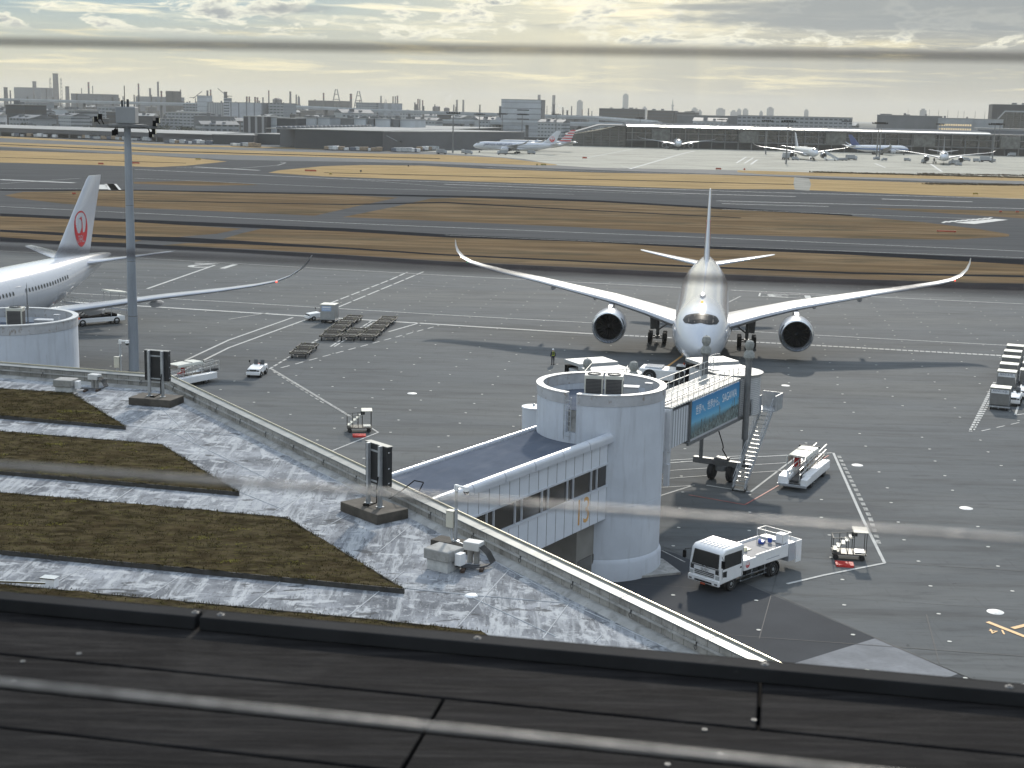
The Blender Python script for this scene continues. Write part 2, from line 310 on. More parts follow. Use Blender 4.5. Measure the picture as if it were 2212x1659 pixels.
G_near=[ [(10,422),(50,414.5),(167,412.5),(301,412),(502,417),(741,421),(860,427),(760,448),(680,466),(402,453.6),(268,448.6),(134,440),(34,428)],
 [(930,429),(1000,427),(1300,437),(1542,451),(1841,467),(1994,480),(2116,495),(2180,506),(2180,511),(2055,518),(1841,515),(1536,505),(1250,491),(960,478),(740,469),(850,447)],
 [(1872,449),(2300,458),(2300,480),(2212,472),(2060,462),(1950,455)],
 [(0,467),(288,480),(522,494),(469,505),(385,512),(291,510),(0,496),(-500,474),(-500,446)],
 [(0,501),(187,512),(288,517),(306,519.5),(278,525.5),(100,519),(0,512),(-500,488),(-500,478)],
 [(479,517),(522,504),(566,494),(741,500),(960,513),(1250,522),(1542,538),(1841,551),(2020,561),(2300,577),(2300,597),(1842,588),(1542,576),(960,549),(741,534),(600,525)],
 [(348,530),(402,525.5),(502,527),(741,538),(960,552),(1542,580),(1842,592),(2300,601),(2300,614),(2101,611),(1750,600),(1460,588),(960,564),(741,550),(540,538)],
 [(288,393),(420,391),(549,398),(560,400),(420,401),(290,397)]]
flat('grass_verge',G_near,grass,.016)
G_far=[[(-500,300),(0,325),(268,333),(435,343),(490,349),(402,358),(335,361),(201,356.5),(0,351),(-500,326)],
 [(580,373),(602,368),(699,359),(783,356.5),(917,358),(1051,365),(1289,373),(1536,377),(1716,383.5),(1717,409),(1501,408),(1289,401),(1000,391),(700,381)],
 [(1748,387),(2212,401),(2500,408),(2500,438),(2212,430),(1748,411)],
 [(1593,368),(1646,369),(1756,373),(2300,383),(2300,393),(1953,385),(1756,380),(1640,376),(1593,372)],
 [(-500,285),(0,307),(329,319),(713,330),(950,334),(1084,341),(1200,355),(1204,357),(1150,357),(950,349),(713,340),(329,330),(0,316.5),(-500,295)],
 [(-500,268),(0,294),(329,310.5),(713,321),(900,326),(900,328),(713,323.5),(329,314),(0,298),(-500,272)]]
flat('golden_verge',G_far,grass_far,.016)
for nm,pl in (('service_path',[[(0,426),(1,426),(301,433),(741,441),(960,436),(1300,455),(1600,470),(1600,471.5),(1300,457),(960,439),(741,443),(301,434.5)],
        [(700,372.5),(1289,387),(1716,398),(1716,399.2),(1289,388.5),(700,373.5)],[(-10,339),(268,348),(402,352),(402,353),(268,349.2),(0,340.2)],[(0,311),(329,325),(713,335.5),(950,342),(950,343.2),(713,337),(329,326.8),(0,312.4)]]),):
    flat(nm,pl,shoulder,.020)
flat('taxiway_link',[[(1716,383),(1748,386),(1752,398),(1748,412),(1717,410),(1714,397)]],mat('pale_asphalt',(.2,.2,.18),.9,spec=.05,var=.2,scale=.1),.020)
flat('dark_pavement',[[(1240,1200),(1420,1185),(1460,1196),(1646,1276),(1890,1379),(1700,1440),(1560,1480),(1330,1300)],[(2069,1456),(2147,1488),(2300,1556),(2050,1560),(1985,1492)]],dark_asph,.004)
flat('concrete_patch',[[(1697,1439),(1890,1379),(2069,1456),(2005,1478),(1900,1560),(1640,1500)]],patch_c,.008)
# painted markings, one mesh per colour
mk=MB(); Z=.026
def L_(pts,w,m=mk,dash=None,z=Z):
    g=[at(*p) for p in pts]
    for a,b_ in zip(g,g[1:]):
        if not dash: m.strip(a,b_,w,z)
        else:
            d=b_-a; n=d.length; d.normalize(); t=0
            while t<n: m.strip(a+d*t,a+d*min(n,t+dash[0]),w,z); t+=dash[0]+dash[1]
L_([(-600,418),(0,446),(741,482),(960,491),(1618,517),(2400,551)],.45); L_([(960,508),(1542,532),(2300,560)],.3)
L_([(291,366),(741,386.6),(960,393.5),(1618,414.5),(2300,432)],1.1); L_([(291,385),(741,405),(1240,420)],.5)
L_([(960,398),(1542,420),(1719,424.6)],1.3); L_([(1905,430),(2101,436)],1.6); L_([(1548,434),(2300,453)],1.1); L_([(1560,440),(1790,446)],1)
L_([(0,388),(160,395)],3,dash=(30,4)); L_([(0,407.5),(180,408)],.5); L_([(0,397),(174,385)],.4); L_([(420,360.5),(560,368)],2.2); L_([(380,362),(500,365),(600,357),(617,352),(606,350)],.5)
L_([(1560,452),(1872,464),(2130,474)],.5); L_([(741,386),(980,405),(1480,421)],.4)
mk.sheet(poly_px([(199,399),(229,399),(233,409),(199,408.5)]),Z)
for i in range(4): L_([(231+i*5,397.5),(240+i*5.5,410)],1.6)
mk.sheet(poly_px([(2062,481),(2150,473),(2177,475),(2105,484)]),Z)
for i in range(9): L_([(2036+i*12,481.5-i*1.0),(2046+i*12,478-i*1.0)],.9)
L_([(131,632),(494,652.5),(665,663),(988,682),(1286,698)],.3); L_([(1560,713),(1759,724),(2300,753)],.3)
L_([(-200,632),(259,658.6),(494,673),(988,703.5),(1290,722)],.7); L_([(1290,722),(1570,736),(2300,776)],.75,dash=(.55,.12))
L_([(-300,526),(291,557),(741,582.5),(960,595),(1472,621.5)],.3); L_([(1579,627),(1872,640.6),(2300,661)],.3)
L_([(400,779),(494,735),(633,686)],.3); L_([(385,806),(494,751.6),(660,691)],.3); L_([(711,656),(846,603.5),(880,588)],.3,dash=(4,1)); L_([(730,664),(876,603.5),(915,587)],.3,dash=(6,1))
L_([(318,624),(464,573)],.45)
L_([(582,797.5),(688,733)],.25,dash=(1.2,.5)); L_([(607,795),(948,703.5)],.22,dash=(1.6,1.1)); L_([(714,749),(802,694)],.22,dash=(2.6,.6)); L_([(722,749),(808,696)],.22,dash=(2.6,.6)); L_([(839,717),(906,698)],.3)
L_([(802,925),(817,934.5),(716,975)],.16)
L_([(1429,1001.6),(1640,987),(1800,978.6),(1865,1124),(1911,1217),(1780,1243),(1700,1262)],.2)
L_([(1429,996),(1620,984)],.16); L_([(1430,1018),(1528,1011.6)],.15); L_([(1430,1035),(1528,1028)],.15); L_([(1621,1005),(1700,1000)],.15); L_([(1615,1022),(1690,1017)],.15); L_([(1420,1054),(1500,1049)],.13)
L_([(1526,1048.7),(1621,1063.5),(1718,989)],.17); L_([(1418,1074),(1500,1048)],.17)
L_([(2149,826),(2096,932.5)],.32,dash=(.75,.35)); L_([(2143,858),(2102,930)],.26,dash=(.6,.5)); L_([(2120,931.5),(2260,900)],.16,dash=(1.4,1)); L_([(2205,862),(2193,897),(2260,888)],.2)
L_([(1290,716),(1345,720)],.5); L_([(1640,640),(1800,648),(1798,640),(1642,633),(1640,640)],.25)
L_([(1360,365),(1474,332),(1500,326)],1.4); L_([(1265,341),(1381,319.5)],1.0); L_([(1420,336),(1690,342)],1.0); L_([(1402,343),(1424,343.5)],2.5); L_([(1428,337.5),(1450,338)],2.5); L_([(1440,330),(1470,331)],2.5)
L_([(1591,352),(1612,339)],1.2); L_([(1608,353),(1627,341)],1.0); L_([(1622,355),(1636,345)],1.2); L_([(1598,346),(1620,346.5)],1.0); L_([(1751,333),(1751,347)],1.6); L_([(1735,347.5),(1770,349)],2.6); L_([(2010,354),(2035,371)],1.4); L_([(1890,353),(1912,362)],1.2)
L_([(1050,362),(1207,368),(1560,378)],.8); L_([(1330,364),(1362,363),(1340,358)],.5)
o=mk.build('painted_lines',paint,smooth=False); up_fix(o); o['kind']='structure'
mw=MB(); L_([(586,797),(760,902)],.3,mw); L_([(590,803),(700,872)],.2,mw,dash=(1,.6)); L_([(1812,985),(1880,1120),(1900,1180)],.3,mw,dash=(.8,.5)); L_([(1340,1195),(1430,1190),(1480,1215)],.1,mw)
L_([(494,690),(580,676)],.3,mw); L_([(1600,640),(1480,700)],.3,mw)
o=mw.build('worn_lines',paint_worn,smooth=False); up_fix(o); o['kind']='structure'
mo=MB(); L_([(1492,756),(1400,822)],.28,mo); L_([(2133,1344),(2260,1394)],.3,mo); L_([(2187,1358),(2260,1340)],.3,mo)
o=mo.build('lead_in_line',[paint_or],smooth=False); up_fix(o); o['kind']='structure'
mr_=MB(); L_([(1488,1069.5),(1609,1091),(1664,1059.5),(1790,984)],.12,mr_); o=mr_.build('red_lines',paint_rd,smooth=False); up_fix(o); o['kind']='structure'
sj=MB()   # tarred joints of the apron slabs
for k in range(-3,17):
    y0=60+k*7.4; dx=math.sin(R(98)); dy=math.cos(R(98))
    a=Vector((-60,y0+14,0)); sj.strip(a,(130,a.y-190*.139,0),.03+.02*(k%2),.022)
for a,b_ in (((1430,1180),(2147,1488)),((1890,1379),(2147,1488)),((2001,1328),(2029,1434)),((1700,1160),(1640,1380)),((1560,1085),(2212,1142))): sj.strip(at(*a),at(*b_),.05,.023)
o=sj.build('tar_joints',mat('tar',(.055,.057,.06),.8),smooth=False); up_fix(o); o['kind']='structure'
# round white anchor marks on the apron: a regular grid turned with the stands
dm=MB(); th=R(-8)
for i in range(-24,22):
    for j in range(-14,26):
        jx,jy=random.uniform(-.25,.25),random.uniform(-.3,.3)
        x=20+(i*5.0+jx)*math.cos(th)-(j*4.6+jy)*math.sin(th); y=118+(i*5.0+jx)*math.sin(th)+(j*4.6+jy)*math.cos(th)
        if y<64 or x<-14-(y-60)*.9 or y>232 or abs(x)>y*.42: continue
        if random.random()<.06: continue
        r=.12; dm.sheet([(x+r*math.cos(t)*1.05,y+r*math.sin(t),0) for t in [k*math.pi/4 for k in range(8)]],.028)
o=dm.build('apron_dots',mat('dot_paint',(.50,.50,.46),.8,var=.05),smooth=False); up_fix(o); o['kind']='structure'
def ground_text(s,px,size,rz,m,name,sx=1.):
    p=at(*px); o=text_mesh(s,size,name,m,None,(p.x,p.y,.03),(0,0,rz),0.,sx=sx); o['kind']='structure'; return o
ground_text('12',(466,574),10,R(172),paint,'painted_number'); ground_text('13',(1712,640),4.6,R(172),paint,'painted_number',2.)
ground_text('14',(2156,1365),1.0,R(172),paint_or,'painted_number')
# ================================================================ observation deck
al=R(79.4); RU=Vector((-math.sin(al),math.cos(al),0)); RN=Vector((math.cos(al),math.sin(al),0))   # along the railing, outward
def dk(u,n,z): return RU*u+RN*n+Vector((0,0,z))
wood=mat('dark_decking',(.013,.0125,.013),.8,var=.3,scale=2,stretch=(.6,14,1),rz=R(90)-al+R(0),bump=.3,bscale=30,spec=.03)
for sc_,cc,lo,hi,fa,stt in ((4,(.034,.032,.031),.48,.68,.8,(1,10,1)),(1.3,(.055,.052,.05),.6,.8,.6,(1,1,1)),(60,(.035,.035,.035),.55,.7,.5,(.1,3,1))): layered(wood,sc_,cc,lo,hi,fa,stt,R(10.9))
beamm=mat('kerb_beam_paint',(.022,.0225,.024),.8,var=.15,scale=5,bump=.06,bscale=60,spec=.05); layered(beamm,25,(.05,.05,.05),.66,.76,.7)
screwm=mat('screw_steel',(.12,.12,.12),.6,.5,var=.2,scale=40)
zb=25.99
def hitdeck(px,py,z=zb):
    p=at(px,py,z); return p.dot(RU),p.dot(RN)
deck=thing('timber_deck','dark grey timber decking boards of the viewing platform along the bottom of the photo','deck',dk(0,0,0))
JO=[ [(430,1350)], [(1640,1560)], [(930,1555)], [], [] ]
edges=[2.475,2.272,2.128,1.984,1.84,1.696,1.552]
joints=[hitdeck(425,1360)[0],None,hitdeck(930,1552)[0],hitdeck(880,1640)[0]]
j_row={0:[hitdeck(1640,1520)[0]],1:[hitdeck(940,1540)[0],hitdeck(1640,1560)[0]-3],2:[hitdeck(905,1600)[0],hitdeck(905,1600)[0]-1.9],3:[hitdeck(878,1650)[0]]}
for r in range(6):
    n1=edges[r]+(.12 if r==0 else 0); n0=edges[r+1]+.007
    cuts=[-4.5]+sorted(j_row.get(r,[]))+[4.5]
    for a,b_ in zip(cuts,cuts[1:]):
        if b_-a<.02: continue
        m=MB(); m.hexa([dk(a+.003,n0,zb-.03),dk(b_-.003,n0,zb-.03),dk(b_-.003,n1,zb-.03),dk(a+.003,n1,zb-.03)],[dk(a+.003,n0,zb),dk(b_-.003,n0,zb),dk(b_-.003,n1,zb),dk(a+.003,n1,zb)])
        pl=m.build('deck_board',wood,deck,bevel=.003)
        for k in range(-4,5,2):
            for off in (.03,.115):
                u=k*.62+.05*r+(.03 if off>.1 else 0)
                if not(a<u<b_) or (r==0 and off>.1): continue
                q=MB(); c=dk(u,n0+off,zb); q.lathe([(.0001,.0005),(.0018,.0008),(.0022,.002),(.0046,.0022),(.0054,.0005)],c,n=10); q.build('screw',screwm,pl)
m=MB(); m.hexa([dk(-5,1.3,zb-.25),dk(5,1.3,zb-.25),dk(5,2.60,zb-.25),dk(-5,2.60,zb-.25)],[dk(-5,1.3,zb-.034),dk(5,1.3,zb-.034),dk(5,2.60,zb-.034),dk(-5,2.60,zb-.034)]); m.build('deck_joist',black,deck)
n0=edges[0]; uj=hitdeck(425,1330,zb+.03)[0]
for i,(a,b_,lb) in enumerate(((-5,uj-.005,'long dark kerb beam right of the butt joint'),(uj+.005,5,'dark kerb beam left of the butt joint'))):
    t=thing('kerb_beam','%s, edging the timber deck'%lb,'kerb beam',dk((a+b_)/2,n0+.02,zb),group='kerb beams at the edge of the deck'); o=-Vector(t.location)
    m=MB(); m.hexa([dk(a,n0,zb+.001)+o,dk(b_,n0,zb+.001)+o,dk(b_,n0+.042,zb+.001)+o,dk(a,n0+.042,zb+.001)+o],[dk(a,n0+.003,zb+.027)+o,dk(b_,n0+.003,zb+.027)+o,dk(b_,n0+.042,zb+.028)+o,dk(a,n0+.042,zb+.028)+o]); m.build('beam',beamm,t,bevel=.002)
    for px,py in ((405,1328),(462,1332),(1022,1385),(1652,1453),(2190,1497)):
        u,n=hitdeck(px,py,zb+.036)
        if a<u<b_:
            q=MB(); q.lathe([(.0001,.004),(.003,.0038),(.0035,.002),(.005,.0022),(.0078,.0006),(.008,-.002)],dk(u,n0+.024,zb+.0275)+o,n=12); q.build('bolt',screwm,t)
cablem=mat('railing_cable',(.22,.215,.21),.38,.7,var=.35,scale=60,bump=.35,bscale=900,stretch=(1,1,4))
cable_dark=mat('backlit_cable',(.03,.024,.028),.7,.3,var=.3,scale=60,bump=.2,bscale=900)  # same steel cable, its backlit darkness put into the colour
names=['topmost railing cable, a thin dark line across the sky','second railing cable from the top, crossing the two parked airliners','third railing cable from the top, crossing the number panel of the footbridge','lowest railing cable, crossing in front of the dark deck boards']
for py,lb in zip((98,576,1079,1580),names):
    d=ray(CX,py); dn=math.hypot(d[0],d[1]); zc=H+.62*d[2]/(d[1])  # the railing stands 0.62 m ahead
    m=MB(); pts=[]
    for k in range(61):
        u=-1.6+k*.06; sag=-.0016*(1-((u)/1.7)**2) ; pts.append(dk(u,.61,zc+sag))
    rr=.0015 if py>100 else .0013
    rings=[]
    for k,p in enumerate(pts): rings.append([p+RN*(rr*math.cos(t))+Vector((0,0,rr*math.sin(t))) for t in [2*math.pi*i/8 for i in range(8)]])
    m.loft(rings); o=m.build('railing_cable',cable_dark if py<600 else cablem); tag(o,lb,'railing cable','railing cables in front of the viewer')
# ================================================================ terminal building with the planted roof
ZR=13.5; ZP=14.12
Po=[at(370,812,ZP),at(1700,1440,ZP)]; pd=(Po[1]-Po[0]).normalized(); pn=Vector((-pd.y,pd.x,0))  # pn points outward (towards the apron)?
if pn.y<0: pn=-pn
ld=(at(0,783,ZP)-at(330,809,ZP)).normalized(); ln=Vector((ld.y,-ld.x,0)); 
if ln.y<0: ln=-ln
c0=Po[0]
T=thing('terminal_building','pale terminal building whose flat roof with planted beds fills the lower left','building',(c0.x,c0.y,0)); off=-Vector((c0.x,c0.y,0))
far_l=c0+ld*60; far_r=c0+pd*62
roofm=mat('roof_concrete',(.16,.17,.185),.85,var=.22,scale=.8,bump=.35,bscale=7,spec=.06)
layered(roofm,.5,(.30,.315,.34),.42,.62,.9); layered(roofm,.22,(.085,.092,.105),.5,.62,.75); layered(roofm,1.0,(.36,.375,.39),.5,.62,.8,(3.2,.35,1),R(10.9))
layered(roofm,1.2,(.42,.435,.45),.545,.62,.8,(1,1.7,1),R(30)); layered(roofm,.9,(.42,.435,.45),.55,.62,.75,(2.2,.6,1),R(25)); layered(roofm,1.0,(.06,.062,.065),.60,.64,.8,(.7,1.6,1),R(-15)); layered(roofm,5,(.06,.062,.065),.56,.66,.6,(3,.5,1),R(10.9)); layered(roofm,9,(.5,.52,.54),.60,.68,.6,(1.5,1,1),R(30))
m=MB(); inner=[far_l-ln*.1,c0-ln*.1,far_r-pn*.1,far_r-pn*40,far_l-ln*70]
m.prism([(p+off)[:2] for p in inner],0.,ZR); bo=m.build('roof_slab',[roofm],T,smooth=False)
# raised seams of the waterproofing sheets
seamm=mat('roof_seam',(.34,.36,.38),.8,var=.2,scale=2)
sm=MB()
def seam(a,b_,w=.04):
    sm=MB()
    a=at(*a,ZR); b_=at(*b_,ZR); d=(b_-a).normalized(); u=Vector((-d.y,d.x,0))*w/2; z=Vector((0,0,.006)); h=Vector((0,0,.012))
    sm.hexa([a-u+off+z,b_-u+off+z,b_+u+off+z,a+u+off+z],[a-u*.3+off+z+h,b_-u*.3+off+z+h,b_+u*.3+off+z+h,a+u*.3+off+z+h]); sm.build('roof_seam',seamm,T,smooth=False)
for a,b_ in (((271,920),(505,941)),((505,941),(668,1003)),((230,926),(310,897)),((90,930),(130,905)),((310,955),(433,899)),((165,944),(225,918)),((330,865),(420,950)),
  ((360,929),(600,1045)),((410,991),(505,941)),((232,1092),(300,1047)),((400,1098),(500,1052)),((575,1114),(700,1045)),((515,1062),(610,1100)),((600,1120),(660,1060)),((58,1068),(135,1030)),
  ((0,1200),(20,1190)),((122,1258),(212,1208)),((318,1290),(405,1235)),((530,1315),(607,1255)),((745,1337),(873,1234)),((982,1362),(1120,1208)),((1172,1380),(1232,1300)),((1285,1388),(1300,1372)),
  ((873,1271),(1018,1286)),((1018,1286),(1232,1304)),((1232,1304),(1440,1400)),((700,1140),(790,1092)),((820,1190),(905,1120)),((905,1120),(1100,1230)),((1100,1230),(1232,1304)),((1018,1290),(1200,1375)),((655,1127),(760,1090)),((660,1003),(880,1120))): seam(a,b_)
# parapet: block face, metal coping, thin rail at its outer edge
facem=mat('parapet_face',(.32,.315,.30),.8,var=.12,scale=1.2,bump=.2); layered(facem,1.8,(.06,.055,.05),.5,.72,.85,(1,1,.6)); layered(facem,.5,(.12,.115,.1),.45,.7,.7); striped(facem,0,2.2,(.12,.11,.10),.06,.8,rz=-math.atan2(pd.y,pd.x))
def parapet(a,d,n,L,nm):
    # a: outer top corner; n: outward
    def q(u,w,z): return a+off+d*u-n*w+Vector((0,0,z-ZP))
    m=MB(); m.hexa([q(0,.04,ZR-.3),q(L,.04,ZR-.3),q(L,.36,ZR-.3),q(0,.36,ZR-.3)],[q(0,.04,ZP-.07),q(L,.04,ZP-.07),q(L,.36,ZP-.07),q(0,.36,ZP-.07)]); w=m.build('parapet_wall',facem,T)
    m=MB(); N_=int(L/3.6)
    for k in range(N_):
        u0,u1=k*3.6+.006,(k+1)*3.6-.006
        m.hexa([q(u0,.0,ZP-.09),q(u1,.0,ZP-.09),q(u1,.40,ZP-.09),q(u0,.40,ZP-.09)],[q(u0,.0,ZP-.0),q(u1,.0,ZP-.0),q(u1,.40,ZP-.05),q(u0,.40,ZP-.05)])
    m.build('coping',zinc,T,bevel=.012)
    m=MB(); m.hexa([q(0,.02,ZP),q(L,.02,ZP),q(L,.05,ZP),q(0,.05,ZP)],[q(0,.02,ZP+.055),q(L,.02,ZP+.055),q(L,.05,ZP+.055),q(0,.05,ZP+.055)]); m.build('edge_rail',mat('edge_trim',(.6,.57,.46),.35,.7,var=.05),T)
    m=MB(); m.hexa([q(0,.355,ZR+.3),q(L,.355,ZR+.3),q(L,.42,ZR+.3),q(0,.42,ZR+.3)],[q(0,.355,ZR+.36),q(L,.355,ZR+.36),q(L,.40,ZR+.36),q(0,.40,ZR+.36)]); m.hexa([q(0,.361,ZR),q(L,.361,ZR),q(L,.72,ZR),q(0,.72,ZR)],[q(0,.361,ZR+.10),q(L,.361,ZR+.10),q(L,.56,ZR+.10),q(0,.56,ZR+.10)]); m.build('parapet_ledge',concg,T)
    for k in range(int(L/2.7)):
        u=1.4+k*2.7; c=q(u,.41,ZR+.33); m=MB(); m.box(tuple(c),(.04,.04,.1)); rr=[]
        pts=[c+d*(.055*math.cos(t))-n*.03+Vector((0,0,-.09+.06*math.sin(t))) for t in [2*math.pi*i/10 for i in range(11)]]; m.path(pts,.009,5); m.build('anchor_ring',dkmetal,T)
parapet(c0,pd,pn,62,'r'); parapet(c0,ld,ln,60,'l')
# facade below the parapet on the apron side
m=MB(); m.hexa([c0+off-pn*.02-Vector((0,0,ZP)),far_r+off-pn*.02-Vector((0,0,ZP)),far_r+off-pn*.3-Vector((0,0,ZP)),c0+off-pn*.3-Vector((0,0,ZP))],[c0+off-pn*.02-Vector((0,0,.62)),far_r+off-pn*.02-Vector((0,0,.62)),far_r+off-pn*.3-Vector((0,0,.62)),c0+off-pn*.3-Vector((0,0,.62))]); m.build('facade',panel,T)
# upper block that carries the deck
m=MB(); m.hexa([dk(-40,-14,ZR),dk(40,-14,ZR),dk(40,2.3,ZR),dk(-40,2.3,ZR)],[dk(-40,-14,zb-.27),dk(40,-14,zb-.27),dk(40,2.3,zb-.27),dk(-40,2.3,zb-.27)]); up_b=m.build('viewing_block',concg); tag(up_b,'grey concrete block under the viewing deck','building')
# planted beds
moss=mat('moss_growth',(.062,.050,.030),.95,var=.45,scale=1.6,bump=1.,bscale=22,stretch=(1,2,1),rz=R(10),spec=.0)
layered(moss,5,(.085,.078,.024),.52,.66,.8,(1,2.5,1)); layered(moss,.9,(.022,.017,.010),.47,.62,.8,(1,3,1),R(10)); layered(moss,18,(.08,.068,.03),.58,.7,.6,(1,2,1)); layered(moss,.5,(.062,.046,.026),.5,.7,.6,(1,2,1))
mossy=mat('yellow_moss',(.30,.27,.06),.95,var=.3,scale=9,bump=.5)
kerbm=mat('bed_edging',(.05,.048,.045),.85,var=.3,scale=4)
BEDS=[([(-420,812),(155,848),(271,920),(-420,860)],'farthest planted bed of brown moss on the terminal roof, beside the capped vent'),
 ([(-520,888),(349,958.5),(516,1062),(-520,970)],'second farthest planted bed of brown moss, pointed end behind the blurred cable'),
 ([(-620,1008),(618,1116.5),(873,1271),(-620,1128)],'largest planted bed of brown and olive moss in the middle of the roof'),
 ([(-620,1202),(823,1338),(1038,1362),(1056,1374),(1056,1440),(-620,1290)],'nearest planted strip of moss just beyond the dark kerb beam')]
def tri_noise_bed(pts,lb,idx):
    w=[at(x,y,ZR+.16) for x,y in pts]; c=sum(w,Vector())/len(w); c.z=ZR
    t=thing('planted_bed',lb,'planted bed',c,group='planted beds on the roof')
    e=MB(); n=len(w)
    for i in range(n):
        a,b_=w[i]-c,w[(i+1)%n]-c; e.bar(a-Vector((0,0,.085)),b_-Vector((0,0,.085)),.035,.15)
    e.build('edging',kerbm,t)
    # rough surface: fine grid clipped to the outline
    bm=bmesh.new(); vs=[bm.verts.new((p-c).to_3d()) for p in w]; bm.faces.new(vs)
    ln_=.16 if idx==3 else .22
    for ax in (0,1):
        lo=min(v.co[ax] for v in bm.verts); hi=max(v.co[ax] for v in bm.verts); k=lo+ln_
        if ax==0: lo=max(lo,-1e9)
        while k<hi:
            nrm=[0,0,0]; nrm[ax]=1; co_=[0,0,0]; co_[ax]=k
            bmesh.ops.bisect_plane(bm,geom=bm.verts[:]+bm.edges[:]+bm.faces[:],plane_co=co_,plane_no=nrm); k+=ln_
    for v in bm.verts:
        g=v.co+c; v.co.z+=-.02+.05*noise.noise(g*2.1)+.035*noise.noise(g*6.3)
    me=bpy.data.meshes.new('moss'); bm.to_mesh(me); bm.free(); me.materials.append(moss)
    for p in me.polygons: p.use_smooth=True
    o=bpy.data.objects.new('moss',me); C.objects.link(o); o.parent=t
    if o.data.polygons[0].normal.z<0: o.data.flip_normals()
    # tufts
    m=MB(); rnd=random.Random(idx); 
    bx=[p.x for p in w]; by=[p.y for p in w]
    def inside(x,y):
        r=False; j=n-1
        for i in range(n):
            if (w[i].y>y)!=(w[j].y>y) and x<(w[j].x-w[i].x)*(y-w[i].y)/(w[j].y-w[i].y)+w[i].x: r=not r
            j=i
        return r
    def tuft(m,x,y,h,nb):
        for k in range(nb):
            a=rnd.uniform(0,6.28); px_,py_=x+rnd.gauss(0,.05),y+rnd.gauss(0,.05); l=rnd.uniform(.4,1)*h; q=Vector((px_-c.x,py_-c.y,.14)); s=rnd.uniform(.006,.014)
            m.add([q+Vector((math.cos(a)*s,math.sin(a)*s,0)),q-Vector((math.cos(a)*s,math.sin(a)*s,0)),q+Vector((rnd.uniform(-.03,.03),rnd.uniform(-.03,.03),l))],[(0,1,2)])
    cnt=0
    while cnt<(5200 if idx==2 else 2600):
        x=rnd.uniform(max(min(bx),-26),max(bx)); y=rnd.uniform(min(by),max(by))
        if not inside(x,y): 
            cnt+=.3; continue
        tuft(m,x,y,.07,4); cnt+=1
    for i in range(n):
        a,b_=w[i],w[(i+1)%n]; L=(b_-a).length
        for k in range(int(L*14)):
            p=a+(b_-a)*rnd.random()
            if p.x<-26: continue
            tuft(m,p.x+rnd.gauss(0,.045),p.y+rnd.gauss(0,.045),.08,5)
    tf=m.build('tufts',mat('dry_tufts',(.06,.052,.02),.95,var=.5,scale=3,spec=.05),t,smooth=False); tf['kind']='stuff'
    m=MB()
    for k in range(26):
        x=rnd.uniform(max(min(bx),-20),max(bx)); y=rnd.uniform(min(by),max(by))
        if inside(x,y):
            for q in range(rnd.randint(4,16)):
                xx,yy=x+rnd.gauss(0,.22),y+rnd.gauss(0,.1)
                if inside(xx,yy): tuft(m,xx,yy,.05,9)
    if m.v:
        o=m.build('yellow_sprouts',mossy,t,smooth=False); o['kind']='stuff'
for i,(p,lb) in enumerate(BEDS): tri_noise_bed(p,lb,i)
m=MB(); a=at(-200,1248,ZR+.3); b_=at(98,1260,ZR+.3); m.bar(a,b_,.05,.05); o=m.build('handrail',chrome); tag(o,'thin bright metal rail lying left of the white box above the nearest moss strip','rail')
p=at(108,1268,ZR); t=thing('junction_box','small white box at the end of the thin metal rail on the roof','junction box',p,R(-12)); m=MB(); m.box((0,0,.14),(.42,.26,.26)); m.build('box_body',white,t,bevel=.01); m=MB(); m.box((0,0,.285),(.46,.3,.03)); m.build('lid',chrome,t)
p=at(1018,1287,ZR); m=MB(); m.lathe([(.001,.05),(.12,.05),(.17,.03),(.19,.005)],(0,0,0),n=16); o=m.build('roof_drain',white,loc=p); tag(o,'round white drain cap where the roof seams cross','drain cap')
# ---- docking display boards seen from behind
def display_board(pl,pr,top,bw,label,rz,px_c):
    base=at(px_c[0],px_c[1],ZR); t=thing('display_board',label,'sign board',base,rz,'docking display boards seen from behind')
    m=MB(); m.bx(-1.05,1.05,-.65,.65,0,.34); m.build('concrete_base',concd,t,bevel=.02)
    hs=2.45
    for x in (-.33,.33):
        m=MB(); m.bx(x-.055,x+.055,-.06,.06,.34,hs); m.bx(x-.11,x+.11,-.11,.11,.342,.365)
        for a in (-1,1): m.bx(x-.006,x+.006,a*.11-.0,a*.06,.365,.5)
        m.build('post',steel,t)
    m=MB(); m.bx(-.6,.6,.075,.30,1.05,2.42); m.build('display_panel',mat('board_back',(.018,.019,.021),.5,var=.2),t,bevel=.01)
    m=MB(); m.bx(-.62,.62,.07,.32,2.42,2.45); m.build('hood',zinc,t)
    m=MB()
    for z in (1.15,2.2): m.bx(-.36,.36,.055,.075,z-.03,z+.03)
    m.build('cross_rail',steel,t)
    m=MB()
    for z in (1.2,1.7,2.25): m.bx(.6,.615,.12,.18,z-.025,z+.025)
    m.build('latch',chrome,t)
    m=MB(); m.path([Vector((.33,-.08,1.4)),Vector((.30,-.12,1.0)),Vector((.28,-.1,.5)),Vector((.05,-.3,.37)),Vector((-.1,-.15,.37))],.02,6); m.lathe([(.1,0),(.12,.02),(.1,.04)],(-.05,-.3,.37),n=12); m.build('cable',black,t)
    return t
display_board(None,None,None,None,'dark display board on two steel posts at the far corner of the roof parapet',R(-14),(338,872))
display_board(None,None,None,None,'dark display board on two steel posts standing in the middle of the long parapet',R(-48),(808,1112))
m=MB(); pts=[at(840,1078,ZR+.3),at(868,1060,ZR+.75),at(895,1038,ZR+.95),at(915,1042,ZR+.9),at(905,1062,ZR+.6)]; m.path(pts,.02); o=m.build('loose_cable',black); tag(o,'black cable looping over the parapet beside the middle display board','cable')
